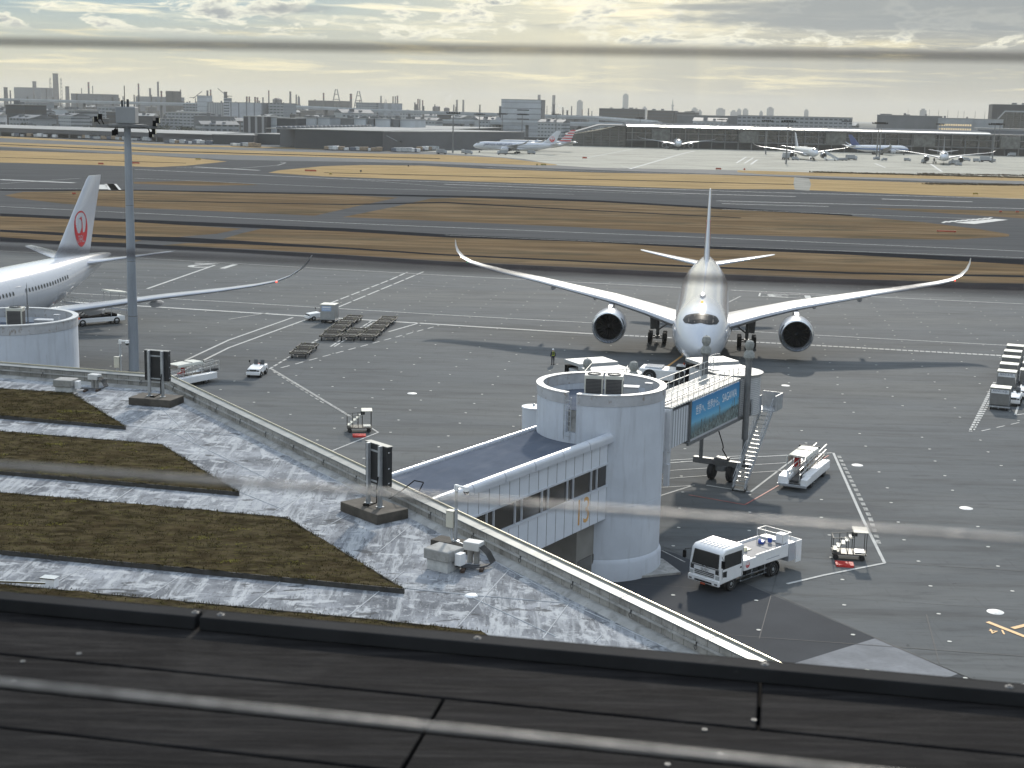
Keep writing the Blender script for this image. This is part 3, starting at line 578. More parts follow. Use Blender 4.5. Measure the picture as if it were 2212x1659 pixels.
# ---- camera poles
def cctv(px,rz,label,boxside):
    t=thing('camera_pole',label,'camera pole',at(*px,ZR),rz,'security camera poles on the roof')
    m=MB(); m.bx(-.75,.75,-.3,.3,0,.26); m.build('concrete_base',concd,t,bevel=.02)
    m=MB(); m.tube((0,0,.26),(0,0,2.05),.052,n=12); m.lathe([(.13,.262),(.13,.28),(.06,.30)],(0,0,0),n=12); m.lathe([(.055,1.28),(.085,1.29),(.055,1.31)],(0,0,0),n=12); m.build('pole',steel,t)
    m=MB(); m.box((-.18,0,.95),(.26,.2,.52)); m.box((-.18,0,1.22),(.29,.23,.025)); m.build('switch_box',mat('ivory_box',(.52,.51,.44),.5,var=.08),t,bevel=.008)
    m=MB(); m.box((.0,0,1.98),(.12,.1,.2)); m.bar((0,0,2.03),(.36,0,2.03),.075,.07); m.tube((.36,0,2.07),(.36,0,1.93),.085,.1,n=12); cm_=m.build('camera_body',white,t,bevel=.006)
    m=MB(); m.lathe([(.095,1.93),(.09,1.88),(.06,1.83),(.001,1.81)],(.36,0,0),n=12); m.build('dome',glass,cm_)
    m=MB(); m.path([Vector((-.14,-.02,.7)),Vector((-.13,-.05,.5)),Vector((-.06,-.1,.33)),Vector((.4,-.2,.28))],.022); m.path([Vector((-.2,-.02,.7)),Vector((-.2,-.05,.45)),Vector((-.02,-.16,.3))],.018); m.build('conduit',steel,t)
    return t
cctv((984,1186),R(-30),'camera pole with white dome camera and ivory box beside the capped vent near the walkway',1)
cctv((262,824),R(-8),'camera pole with white dome camera beside the far display board in front of the mast',1)
def vent(px,rz,label,s=1.):
    t=thing('capped_vent',label,'roof vent',at(*px,ZR),rz,'capped vents on the roof',s)
    m=MB(); m.bx(-.38,.38,-.33,.33,0,.34); m.build('curb',mat('vent_block',(.45,.46,.46),.8,var=.15,scale=4),t); m=MB(); m.bx(-.46,.46,-.40,.40,.34,.66); m.build('cap',concg,t,bevel=.03)
    m=MB(); m.bx(.47,.68,-.1,.18,.22,.58); m.build('side_box',white,t,bevel=.01); return t
vent((958,1228),R(-33),'square capped concrete vent in front of the near camera pole'); vent((143,848),R(-8),'square capped concrete vent by the farthest planted bed',1.)
def riser(px,rz,label):
    t=thing('cable_riser',label,'cable riser',at(*px,ZR),rz,'cable risers on the roof')
    m=MB(); m.tube((-.1,0,0),(-.1,0,.42),.09,n=10); m.tube((.12,0,0),(.12,0,.42),.09,n=10); m.build('riser_pipe',concg,t)
    m=MB(); m.bx(-.26,.28,-.2,.2,.42,.68); m.build('hood',mat('vent_block2',(.5,.51,.51),.6,var=.1),t,bevel=.02)
    for k in range(6):
        y=-.16+k*.06; m=MB(); m.path([Vector((.28,y,.56)),Vector((.5,y,.4)),Vector((.7,y-.05,.14)),Vector((.66,y-.3,.1)),Vector((.35,y-.62,.1)),Vector((-.35,y-.85,.12)),Vector((-.7,y-.9,.2))],.017,5); m.build('cable',dkmetal,t)
    for x,y in ((.1,-.85),(.55,-.5)):
        m=MB(); m.box((x,y,.045),(.12,.5,.09),R(20)); m.build('sleeper',mat('timber',(.06,.04,.03),.9,var=.3),t)
    return t
riser((1022,1215),R(-25),'cable riser with six dark cables curling to the near capped vent'); riser((205,838),R(-20),'cable riser with dark cables behind the farthest planted bed')
# ================================================================ gate rotunda, walkway
RC=Vector((5.35,83.5,0)); RR=3.83
def rotunda(name,label,c,r,top,gap=None,group=None):
    t=thing(name,label,'tower',c,0,group)
    m=MB(); m.lathe([(r+.13,0),(r+.13,1.05),(r+.02,1.3),(r,1.32),(r,4.55),(r-.02,4.56),(r-.02,4.60),(r,4.61),(r,top-2.3)],n=64,cap=True); m.build('drum',concw,t)
    n=72; m=MB(); g0,g1=gap if gap else (None,None)
    def seg(i):
        a=2*math.pi*i/n; return a
    for z0,z1,ro,ri,nm in ((top-2.3,top-.62,r,r-.28,'upper_wall'),(top-.62,top,r+.03,r-.30,'rim_band')):
        m=MB()
        for i in range(n):
            if gap and g0<=i<g1: continue
            a,b_=seg(i),seg(i+1)
            def q(rr,t_,z): return (rr*math.cos(t_),rr*math.sin(t_),z)
            m.add([q(ro,a,z0),q(ro,b_,z0),q(ro,b_,z1),q(ro,a,z1),q(ri,a,z0),q(ri,b_,z0),q(ri,b_,z1),q(ri,a,z1)],[(0,1,2,3),(5,4,7,6),(3,2,6,7)]+([(1,5,6,2)] if gap and (i+1)==g0 else [])+([(4,0,3,7)] if gap and i==g1%n else []))
        m.build(nm,concw if nm=='upper_wall' else layered(mat('rim_concrete',(.40,.41,.43),.8,var=.12,scale=1,bump=.2),3,(.22,.19,.16),.58,.68,.7,(1,1,.5)),t)
    m=MB(); m.lathe([(r-.33,top+.002),(r-.33,top+.05),(r+.07,top+.05),(r+.07,top-.03)],n=72); m.build('rim_coping',mat('pale_coping',(.50,.51,.51),.45,var=.1,scale=2),t) if not gap else None
    if gap:
        m=MB()
        for i in range(n):
            if g0<=i<g1: continue
            a,b_=seg(i),seg(i+1)
            vs=[]
            for z in (top+.004,top+.05):
                for rr,t_ in ((r-.34,a),(r+.07,a),(r+.07,b_),(r-.34,b_)): vs.append((rr*math.cos(t_),rr*math.sin(t_),z))
            m.add(vs,[(3,2,1,0),(4,5,6,7),(0,1,5,4),(1,2,6,5),(2,3,7,6),(3,0,4,7)])
        m.build('rim_coping',mat('pale_coping',(.50,.51,.51),.45,var=.1,scale=2),t)
    m=MB(); m.lathe([(.01,top-1.0),(r-.28,top-1.0)],n=48); m.build('roof_floor',roofgrey,t)
    return t
gi=int((R(270-33)/(2*math.pi))*72)
rot=rotunda('gate_tower','round white concrete tower with an open rim at the end of the near walkway',RC,RR,11.1,(gi,gi+2))
m=MB(); m.lathe([(RR-.3,8.7),(RR-.3,10.08)],n=64); m.build('inner_wall',concg,rot)
m=MB(); ga=2*math.pi*(gi+.5)/72
gx,gy=math.cos(ga),math.sin(ga); tx,ty=-gy,gx
for sgn in (-1,1): m.tube((gx*(RR+.12)+tx*.22*sgn,gy*(RR+.12)+ty*.22*sgn,8.4),(gx*(RR+.12)+tx*.22*sgn,gy*(RR+.12)+ty*.22*sgn,10.9),.025)
for k in range(8): z=8.6+k*.3; m.tube((gx*(RR+.12)-tx*.22,gy*(RR+.12)-ty*.22,z),(gx*(RR+.12)+tx*.22,gy*(RR+.12)+ty*.22,z),.016)
m.build('ladder',steel,rot)
m=MB(); m.lathe([(RR+.004,8.0),(RR+.09,8.06),(RR+.09,8.5),(RR+.004,8.55)],n=64); 
m=MB(); m.prism([(-1.2,-RR-.5),(5.0,-RR+1.7),(4.2,-RR+4.2),(2.8,1.5),(-3,1.5)],0.,.16); m.build('plinth',concg,rot,bevel=.02)
def ac_unit(loc,rz,label,grp='outdoor air conditioning units on the towers'):
    t=thing('air_conditioner',label,'air conditioner',loc,rz,grp,1.17)
    m=MB(); m.bx(-.46,.46,-.38,.38,.05,1.62); m.build('casing',mat('ivory_casing',(.50,.50,.45),.5,var=.06),t,bevel=.02)
    m=MB()
    m.bx(-.39,.39,-.395,-.375,.45,1.45); m.build('intake_grille',striped(mat('grille',(.03,.03,.032),.6,var=.2),2,14,(.12,.12,.12),.3),t)
    m=MB(); m.bx(.455,.472,-.3,.3,.5,1.4); m.build('intake_grille',MATS['grille'],t)
    m=MB(); m.lathe([(.33,1.62),(.35,1.66),(.31,1.68),(.3,1.63)],n=20); m.build('fan_ring',dkmetal,t); m=MB()
    for k in range(6): a=k*math.pi/3; m.bar((0,0,1.66),(.3*math.cos(a),.3*math.sin(a),1.66),.012)
    m.build('fan_guard',steel,t)
    m=MB(); m.bx(-.4,.4,-.34,.34,0,.05); m.build('base',dkmetal,t); return t
fz=11.1-1.0
ac_unit((RC.x-.55,RC.y-1.75,fz),R(-6),'left one of the two air conditioners inside the rim of the near tower'); ac_unit((RC.x+.62,RC.y-1.85,fz),R(-6),'right one of the two air conditioners inside the rim of the near tower')
def rbox(loc,d,rz,label,name='equipment_box'):
    t=thing(name,label,'equipment box',loc,rz,'equipment boxes on the towers'); m=MB(); m.bx(-d[0]/2,d[0]/2,-d[1]/2,d[1]/2,.12,d[2]); m.build('cabinet',mat('grey_cabinet',(.36,.38,.41),.6,var=.1),t,bevel=.02); m=MB(); m.bx(-d[0]/2-.03,d[0]/2+.03,-d[1]/2-.03,d[1]/2+.03,d[2],d[2]+.04); m.build('lid',MATS['grey_cabinet'],t)
    m=MB()
    for x in (-1,1): m.bx(x*d[0]*.4-.04,x*d[0]*.4+.04,-d[1]/2,d[1]/2,0,.12)
    m.build('feet',concg,t); return t
rbox((RC.x+1.75,RC.y+.6,fz),(1.1,.7,.75),R(-8),'long low grey box behind the air conditioners on the near tower'); rbox((RC.x+2.75,RC.y-.9,fz),(.4,.3,1.25),R(-20),'narrow upright grey box against the rim of the near tower')
# second tower
RC2=atY(22,684,98); RC2.z=0; RR2=141*98/3069
rot2=rotunda('gate_tower','wide round white tower cut by the left edge of the photo',RC2,RR2,12.15)
ac_unit((RC2.x+.95,RC2.y-1.6,11.15),R(4),'ivory air conditioner on the tower at the left edge of the photo'); rbox((RC2.x+2.6,RC2.y-.5,11.15),(1.3,.8,.9),0,'grey box behind the rim of the tower at the left edge'); rbox((RC2.x+3.6,RC2.y-1.1,11.15),(.35,.3,1.35),0,'narrow box at the right rim of the tower at the left edge')
m=MB(); m.tube((0,0,0),(0,0,2.9),.04,n=8); m.box((0,0,1.9),(.14,.14,.3)); m.lathe([(.04,2.9),(.02,3.4),(.004,3.6)],n=8); o=m.build('antenna',gunmetal,loc=(RC2.x+1.75,RC2.y-1.5,11.15)); tag(o,'thin dark antenna on the tower at the left edge','antenna')
# ---- walkway
WZ=8.25; WB=3.85
wl0,wl1=at(845,1025,WZ),at(1180,915,WZ); wd=(wl1-wl0).normalized(); wn=Vector((wd.y,-wd.x,0))   # wn to the right (viewer side)
wr1=at(1318,940,WZ+.35); Wd=(wr1-wl1).dot(wn)
LEN=29.6; org=wl1-wd*(LEN-1.2); org.z=0
wk=thing('walkway','white panelled passenger walkway with the orange number thirteen, leading to the near tower','walkway',org,math.atan2(wd.y,wd.x))   # local x along, -y = viewer side
Wd=abs(Wd)+.45; ye=-Wd
m=MB(); m.bx(0,LEN,ye+.3,-.3,WZ-.3,WZ-.06); m.build('roof_membrane',roofgrey,wk,smooth=False)
def coping_run(y,s,z,r,nm):
    # s=-1 viewer side; a half-round metal coping in lengths
    L0=2.9; k=0
    while k*L0<LEN:
        a,b_=k*L0+.03,min(LEN,(k+1)*L0)-.03; m=MB(); rings=[]
        for x in (a,b_):
            ring=[Vector((x,y+s*(r*math.sin(t)),z+r*math.cos(t))) for t in [math.radians(v) for v in range(-100,101,20)]]+[Vector((x,y+s*r*.98,z-r*.9)),Vector((x,y-s*r*.98,z-r*.9))]
            rings.append(ring)
        m.loft(rings); m.build(nm,panelt,wk); k+=1
coping_run(ye+.06,-1,WZ+.42,.27,'coping'); coping_run(-.1,1,WZ-.02,.15,'far_coping')
m=MB(); m.bx(0,LEN,ye+.05,ye+.28,7.2,WZ+.2); m.build('upper_panels',striped(mat('clad_panels',(.62,.66,.72),.42,var=.04,scale=.8),0,1.05,(.07,.075,.085),.05),wk,smooth=False)
m=MB(); m.bx(0,LEN,ye+.05,ye+.28,WB,5.75); m.build('lower_panels',MATS['clad_panels'],wk,smooth=False)
m=MB(); m.bx(0,LEN,-.28,-.05,WB,WZ-.1); m.build('far_wall',panel,wk,smooth=False); m=MB(); m.bx(0,LEN,ye+.28,-.28,WB,WB+.25); m.bx(0,LEN,ye+.9,-.9,WB-.3,WB); m.build('floor_deck',concg,wk)
m=MB(); m.bx(0,LEN,ye+.0,ye+.3,5.75,5.85); m.bx(0,LEN,ye+.0,ye+.3,7.1,7.2); m.build('window_rail',panelt,wk)
k=0; x=.4; wpat=[1.05,.45,1.05,.5]
winx=[]
while x<LEN-.3:
    w_=2.0 if k%2==0 else .62; x1=min(LEN-.2,x+w_); f=MB(); f.bx(x-.01,x+.02,ye-.0,ye+.2,5.85,7.1); f.bx(x1-.02,x1+.01,ye-.0,ye+.2,5.85,7.1); f.bx(x-.01,x1+.01,ye+.02,ye+.18,5.851,5.89); fr=f.build('window',panelt,wk)
    g=MB(); g.bx(x+.02,x1-.02,ye+.1,ye+.13,5.85,7.1); g.build('pane',mat('bronze_glass',(.028,.024,.02),.12,var=.3,scale=.3,spec=.8),fr,smooth=False); x=x1+.03; k+=1
text_mesh('13',2.15,'gate_number',paint_or,wk,(LEN-6.6,ye+.04,4.85),(R(90),0,0),.006,sx=.8)
m=MB(); m.bx(LEN-.25,LEN-.05,ye+.1,-.1,WZ-.3,WZ+.12); m.build('end_flashing',panelt,wk)
# machine room under the walkway
mr2=thing('plant_room','grey ventilation housing with louvres in the shade below the walkway','plant room',org,math.atan2(wd.y,wd.x))
m=MB(); m.bx(LEN-6.2,LEN-2.6,ye+.6,-.8,0,WB-.32); m.build('housing',mat('plant_grey',(.22,.215,.2),.7,var=.1),mr2)
lv=striped(mat('louvre',(.20,.2,.19),.6,var=.1),2,9,(.05,.05,.05),.45)
for a,b_,z0,z1 in ((-6.0,-4.5,.35,1.7),(-4.3,-2.75,.35,1.7),(-3.9,-2.8,1.9,2.6)): m=MB(); m.bx(LEN+a,LEN+b_,ye+.56,ye+.6,z0,z1); m.build('louvre',lv,mr2)
m=MB(); m.bx(LEN-2.5,LEN-1.9,ye+1,-1,0,WB-.32); m.build('pier',concw,mr2)
wk2=thing('walkway','short end of a white walkway entering the tower at the left edge','walkway',(RC2.x-1.2,RC2.y-RR2+.3,0),R(60))
m=MB(); m.bx(-20,0,-1.9,1.9,3,8.0); m.build('wall',panel,wk2); rings=[]
m=MB()
for x in (-20,0.06): rings.append([Vector((x,-1.9-.3*math.sin(t),8+.3*math.cos(t))) for t in [R(v) for v in range(-90,100,20)]]+[Vector((x,-1.6,7.7))])
m.loft(rings); m.build('coping',panelt,wk2)
# ================================================================ aircraft
FUS=[(0,.04,4.65),(.12,.36,4.66),(.4,.68,4.68),(.9,1.08,4.74),(1.6,1.5,4.84),(2.4,1.86,4.95),(3.3,2.16,5.05),(4.4,2.44,5.14),(5.8,2.70,5.21),(7.5,2.88,5.26),(9.5,2.96,5.30),(42,2.98,5.30),(46,2.88,5.38),(50,2.6,5.62),(54,2.15,6.00),(58,1.6,6.42),(61,1.15,6.75),(64,.7,7.05),(66,.36,7.20),(66.8,.18,7.25)]
def fr(y):
    for a,b_ in zip(FUS,FUS[1:]):
        if a[0]<=y<=b_[0]:
            t=(y-a[0])/(b_[0]-a[0]); return a[1]+(b_[1]-a[1])*t,a[2]+(b_[2]-a[2])*t
    return FUS[-1][1:]
def fpt(y,th,o=0.): r,z=fr(y); return Vector(((r+o)*math.sin(th),y,z+(r+o)*math.cos(th)))
AF=[(0,0),(.02,.32),(.07,.62),(.18,.9),(.32,1),(.5,.88),(.75,.45),(1,.03)]
def afoil(x,le,ch,z,t,vert=False,camber=0.):
    pu=[(c,h) for c,h in AF]; lo=[(c,-h) for c,h in AF[::-1]][:-1]
    out=[]
    for c,h in pu+lo:
        if vert: out.append(Vector((x+h*t/2,le+c*ch,z)))
        else: out.append(Vector((x,le+c*ch,z+h*t/2)))
    return out
WINGS=[(1.8,20.0,13.2,3.7,1.5),(3.2,21.2,12.0,4.0,1.35),(6.5,23.9,9.6,4.75,1.05),(10.5,26.8,7.9,5.5,.85),(16,30.6,6.1,6.2,.62),(20,33.3,5.0,6.75,.5),(25,36.8,3.9,7.25,.38),(28,38.9,3.1,7.65,.3),(29.8,40.3,2.6,8.0,.24),(31,41.5,2.1,8.5,.19),(31.8,42.6,1.6,9.15,.15),(32.2,43.6,1.1,9.8,.11),(32.4,44.6,.5,10.4,.06)]
FIN=[(6.6,49.6,11.2,.95),(7.6,51.4,9.6,.85),(9,53.0,8.6,.78),(13,57.1,6.1,.52),(16.6,60.9,3.9,.32),(17.05,61.6,3.3,.18)]
def fin_x(y,z):
    for a,b_ in zip(FIN,FIN[1:]):
        if a[0]<=z<=b_[0]:
            k=(z-a[0])/(b_[0]-a[0]); le=a[1]+(b_[1]-a[1])*k; ch=a[2]+(b_[2]-a[2])*k; t=a[3]+(b_[3]-a[3])*k; c=(y-le)/ch
            if c<0 or c>1: return 0
            for p,q in zip(AF,AF[1:]):
                if p[0]<=c<=q[0]: return (p[1]+(q[1]-p[1])*(c-p[0])/(q[0]-p[0]))*t/2
    return .2
FONT={'J':["00111","00010","00010","00010","10010","10010","01100"],'A':["01110","10001","10001","11111","10001","10001","10001"],'L':["10000","10000","10000","10000","10000","10000","11111"]}
FL=[1]
def bird_logo(u,v):
    """red round bird badge: +u towards the nose side, v up; returns True where red"""
    r=math.hypot(u,v)
    if r>1: return False
    if v<-.22+.0*u:
        lx=(-u*FL[0]+.66-.18*(v+.52)); lz=(-.34-v)
        if 0<=lx<1.26 and 0<=lz<.42:
            k=int(lx/.42); cx=int((lx-k*.42)/.42*6); cy=int(lz/.42*7)
            if cx<5 and k<3 and FONT['JAL'[k]][cy][cx]=='1': return False
        return True
    neck=.06+.12*math.sin((v+.22)*3.4)
    if v<.55 and abs(u+neck-.05)<.055+max(0,(.1-v))*.55: return True
    if math.hypot(u+.02,v-.58)<.10: return True
    if -.0<u+.02<.36 and abs(v-.60+.12*(u))<.05*(1-(u)/.36): return True
    w=.93-.04*(v>.5)
    a=math.atan2(v,abs(u)); inner=.92-.42*max(0,(.62-v))**1.2*(1 if v<.62 else 0)
    inner+=.035*math.sin(a*38) if v<.3 else 0
    return r>max(.2,inner)
def stencil(fn,surf,n,name,m,parent):
    b=MB()
    for i in range(n):
        for j in range(n):
            u=-1+2*(i+.5)/n; v=-1+2*(j+.5)/n
            if fn(u,v):
                h=1/n; b.add([surf(u-h,v-h),surf(u+h,v-h),surf(u+h,v+h),surf(u-h,v+h)],[(0,1,2,3)])
    return b.build(name,m,parent)
finm=jetw
def airliner(name,label,loc,rz,group=None,windows=False,scale=1.,detail=True,logo=True):
    t=thing(name,label,'airliner',loc,rz,group,scale); ns=40 if detail else 20
    ys=[0,.05,.12,.25,.4,.65,.9,1.25,1.6,2,2.4,2.85,3.3,3.85,4.4,5.1,5.8,6.6,7.5,8.5,9.5,14,18,22,26,30,34,38,42,44,46,48,50,52,54,56,58,59.5,61,62.5,64,65,66,66.8] if detail else [f[0] for f in FUS]
    m=MB(); m.loft([[fpt(y,2*math.pi*i/ns) for i in range(ns)] for y in ys]); m.build('fuselage',jetw,t,ang=60)
    # cockpit mask
    m=MB(); nx,ny=28,6; rows=[]
    def ck_y(a,f):
        aa=abs(a); yb=2.55+1.35*aa**2-.12*math.exp(-((aa-.45)/.22)**2)+.1*math.exp(-(aa/.12)**2); yt=4.55+.85*aa**2
        if aa>.8: k=(aa-.8)/.2; md=(yb+yt)/2; yb+=(md-yb)*k**2*.9; yt+=(md-yt)*k**2*.9
        return yb+(yt-yb)*f
    def ck_p(a,f,o=.022): y=ck_y(a,f); r=fr(y)[0]; return fpt(y,math.asin(min(.98,1.78*a/r)),o)
    for j in range(ny+1): rows.append([ck_p(-1+2*i/nx,j/ny) for i in range(nx+1)])
    for j in range(ny):
        for i in range(nx): m.add([rows[j][i],rows[j][i+1],rows[j+1][i+1],rows[j+1][i]],[(0,1,2,3)])
    ck=m.build('cockpit_window',mat('cockpit_glass',(.006,.007,.009),.3,var=.2,spec=.12),t,ang=70)
    if detail:
        m=MB()
        for a in (-.66,-.34,0,.34,.66):
            m.bar(ck_p(a,.12,.03),ck_p(a,.9,.03),.03,.015)
        m.build('window_post',dkmetal,ck)
        m=MB(); m.lathe([(.001,.22),(.10,.18),(.14,.04),(.15,-.02)],(0,8.6,8.2),n=12); m.build('beacon',mat('beacon_lamp',(.9,.1,.05),.4,emit=((1,.12,.03),6.)),t)
        m=MB(); m.loft([[Vector((0,y,z)) + Vector((w*sx,0,0)) for sx in (-1,1)]+[Vector((w*.6,y,z+.28)),Vector((-w*.6,y,z+.28))] for y,z,w in ((11.5,8.22,.04),(12.2,8.22,.3),(14,8.22,.34),(15.2,8.22,.05))]); m.build('antenna_fairing',jetgrey,t)
    # belly fairing
    m=MB(); rings=[]
    for y,w,h in ((16,2.3,.3),(19,3.1,1.0),(24,3.45,1.35),(31,3.5,1.4),(36,3.2,1.1),(40,2.4,.3)):
        rings.append([Vector((w*math.cos(a),y,3.35+(h*math.sin(a) if math.sin(a)<0 else .9*h*math.sin(a)))) for a in [2*math.pi*i/24 for i in range(24)]])
    m.loft(rings); m.build('belly_fairing',jetw,t,ang=60)
    for s in (1,-1):
        m=MB(); secs=[]
        for k in range(len(WINGS)-1):
            a,b_=WINGS[k],WINGS[k+1]; n=2
            for q in range(n): f=q/n; secs.append([a[i]+(b_[i]-a[i])*f for i in range(5)])
        secs.append(WINGS[-1]); m.loft([afoil(s*x,le,ch,z,th) for x,le,ch,z,th in secs]); w=m.build('wing',mat('wing_skin',(.33,.345,.37),.32,.3,var=.05,scale=.5,coat=.3),t,ang=50)
        if detail:
            m=MB()
            for x,L in ((6.8,4.2),(13,3.6),(18.5,2.9)):
                k=[q for q in WINGS if q[0]<=x][-1]; le,ch,z=k[1]+(x-k[0])*.68,k[2]*.9,k[3]
                m=MB(); m.loft([[Vector((s*x+r_*math.cos(a),y,z-.25+dz+r_*1.3*math.sin(a))) for a in [2*math.pi*i/10 for i in range(10)]] for y,r_,dz in ((le+ch*.5,.03,0),(le+ch*.65,.26,-.15),(le+ch*.95,.3,-.25),(le+ch*.95+L*.4,.05,-.3))]); m.build('flap_fairing',jetgrey,w)
            m=MB(); m.lathe([(.001,-.1),(.1,0),(.1,.15),(.001,.25)],(s*30.0,40.3,8.02),ax='Y',n=8); m.build('wingtip_light',mat('nav_red',(.6,.05,.04),.3,emit=((1,.1,.05),1.5)) if s>0 else mat('nav_green',(.05,.4,.15),.3),w)
        # engine
        ex,ey,ez=s*10.55,22.6,3.05; ne=36 if detail else 18
        m=MB(); m.lathe([(1.46,.75),(1.5,.35),(1.57,.1),(1.66,0),(1.78,.08),(1.88,.45),(1.95,1.1),(1.96,2.2),(1.88,3.6),(1.72,4.6),(1.56,5.3),(1.5,5.3),(1.45,4.6)],(ex,ey,ez),'Y',ne); en=m.build('engine',jetgrey,t,ang=50)
        m=MB(); m.lathe([(1.5,.33),(1.575,.09),(1.665,-.012),(1.79,.07),(1.885,.43)],(ex,ey,ez),'Y',ne); m.build('intake_lip',chrome,en)
        m=MB(); m.lathe([(1.47,.5),(1.44,1.5),(.001,1.55)],(ex,ey,ez),'Y',ne); m.build('intake_duct',mat('duct',(.02,.021,.023),.4,.3,var=.2),en)
        if detail:
            m=MB()
            for k in range(22):
                a=2*math.pi*k/22; c,s2=math.cos(a),math.sin(a); c2,s3=math.cos(a+.17),math.sin(a+.17)
                m.add([(ex+.3*c,ey+1.25,ez+.3*s2),(ex+1.43*c,ey+1.05,ez+1.43*s2),(ex+1.43*c2,ey+1.35,ez+1.43*s3),(ex+.3*math.cos(a+.3),ey+1.45,ez+.3*math.sin(a+.3))],[(0,1,2,3)])
            m.build('fan',mat('fan_blade',(.05,.052,.058),.35,.7,var=.2),en,smooth=False)
            m=MB(); m.lathe([(.001,.85),(.12,.95),(.3,1.4)],(ex,ey,ez),'Y',16); m.build('spinner',mat('spinner',(.03,.03,.032),.5),en)
        m=MB(); m.lathe([(1.5,5.2),(.9,5.1)],(ex,ey,ez),'Y',ne); m.build('nozzle_ring',MATS['duct'],en); m=MB(); m.lathe([(.95,5.2),(.8,6.2),(.45,6.6),(.35,6.5),(.02,7.6)],(ex,ey,ez),'Y',18); m.build('exhaust_cone',dkmetal,en)
        m=MB(); m.loft([[Vector((ex-w_,y,z0)),Vector((ex+w_,y,z0)),Vector((ex+w_*.8,y,z1)),Vector((ex-w_*.8,y,z1))] for y,w_,z0,z1 in ((23.9,.06,4.75,4.95),(24.8,.28,4.6,5.15),(27,.32,4.3,5.3),(29.5,.3,3.9,5.1),(31.5,.05,4.3,5.0))]); m.build('pylon',jetgrey,en)
        # tailplane
        m=MB(); m.loft([afoil(s*x,le,ch,z,th) for x,le,ch,z,th in ((.5,56.3,6.6,7.0,.7),(1.4,57.2,5.9,7.1,.6),(5,59.8,4.0,7.6,.4),(8.6,62.5,2.3,8.1,.22),(9.3,63.3,1.6,8.2,.1))]); m.build('tailplane',jetw,t,ang=50)
        # main gear
        g=MB(); gx=s*5.3; g.tube((gx,32.6,3.4),(gx,33.0,.9),.2,n=10); g.tube((gx,33.0,.85),(gx,33.0,.6),.3,n=10); g.bar((gx,32.0,.7),(gx,34.0,.7),.24,.28); g.tube((gx*.62,33,3.0),(gx,33,1.5),.1); g.bar((gx+s*.5,33.1,3.3),(gx+s*.4,33.1,1.6),.06,1.0)
        gg=g.build('main_gear',gunmetal,t)
        for yy in (32.15,33.9):
            for dx in (-.86,.86): q=MB(); q.lathe([(.3,-.2),(.3,-.24),(.60,-.25),(.69,-.17),(.69,.17),(.60,.25),(.3,.24),(.3,.2)],(gx+dx,yy,.69),'X',20,cap=True); q.build('wheel',rubber,gg)
            q=MB(); q.tube((gx-.86,yy,.69),(gx+.86,yy,.69),.1); q.build('axle',gunmetal,gg)
    m=MB(); m.tube((0,4.6,2.0),(0,4.7,.5),.11); m.tube((0,5.4,2.2),(0,4.7,1.0),.05); m.bar((0,5.3,1.75),(.0,6.4,1.7),.05,.6); g=m.build('nose_gear',gunmetal,t)
    for dx in (-.33,.33): q=MB(); q.lathe([(.2,-.14),(.44,-.16),(.52,-.1),(.52,.1),(.44,.16),(.2,.14)],(dx,4.7,.52),'X',18,cap=True); q.build('wheel',rubber,g)
    m=MB(); m.loft([afoil(0,le,ch,z,th,True) for z,le,ch,th in FIN]); m.build('tail_fin',finm,t,ang=50)
    if logo:
        for s in (1,-1):
            FL[0]=1 if s>0 else -1
            def sf(u,v,s=s):
                y=58.6-1.85*u; z=11.0+2.1*v; return Vector((s*(fin_x(y,z)+.02),y,z))
            stencil(lambda u,v:bird_logo(u,v),sf,64 if detail else 26,'tail_badge',redp2,t)
    if windows:
        wm=MB(); pts=[(math.cos(a)*.17,math.sin(a)*.24) for a in [2*math.pi*i/10 for i in range(10)]]
        zc=5.35
        for k in range(60):
            y=9.5+k*.69
            if 20.6<y<22.3 or 37.6<y<39.6: continue
            r,z0=fr(y); wv=[]
            for a,b_ in pts:
                zz=zc+.7+b_+(z0-5.3)*.9; th=math.acos(max(-1,min(1,(zz-z0)/r))); wv.append(fpt(y+a,th,.02))
            w=MB(); w.add(wv,[tuple(range(10))]); w.build('cabin_window',mat('cabin_pane',(.06,.065,.07),.15,var=.1),t,smooth=False)
        for y in (8.0,21.4,38.6,51.5):
            d=MB(); r,z0=fr(y); c=[]
            for a,zz in ((-.55,z0-.75),(.55,z0-.75),(.55,z0+1.3),(-.55,z0+1.3),(-.55,z0-.75)):
                c.append(fpt(y+a,math.acos(max(-1,min(1,(zz-z0)/r))),.02))
            d.path(c,.018,4); d.build('door_outline',jetgrey,t)
    return t
A1=airliner('airliner','white twin engine airliner facing the camera at the stand beyond the jet bridge',(18.06,135.9,0),R(-8),'twin engine airliners on the near apron')
A2=airliner('airliner','white airliner with a red bird badge on its tail, cut off by the left edge',(0,0,0),R(-8.6),'twin engine airliners on the near apron',windows=True,scale=1.05)
# put the second one by its fin top and its wing tip
def place_by(o,lp,wp):
    th=o.rotation_euler.z; s=o.scale[0]; x,y=lp[0]*s,lp[1]*s; o.location.x=wp.x-(x*math.cos(th)-y*math.sin(th)); o.location.y=wp.y-(x*math.sin(th)+y*math.cos(th))
tipw=at(672,552,10.4*1.05); place_by(A2,(32.4,44.6),tipw)
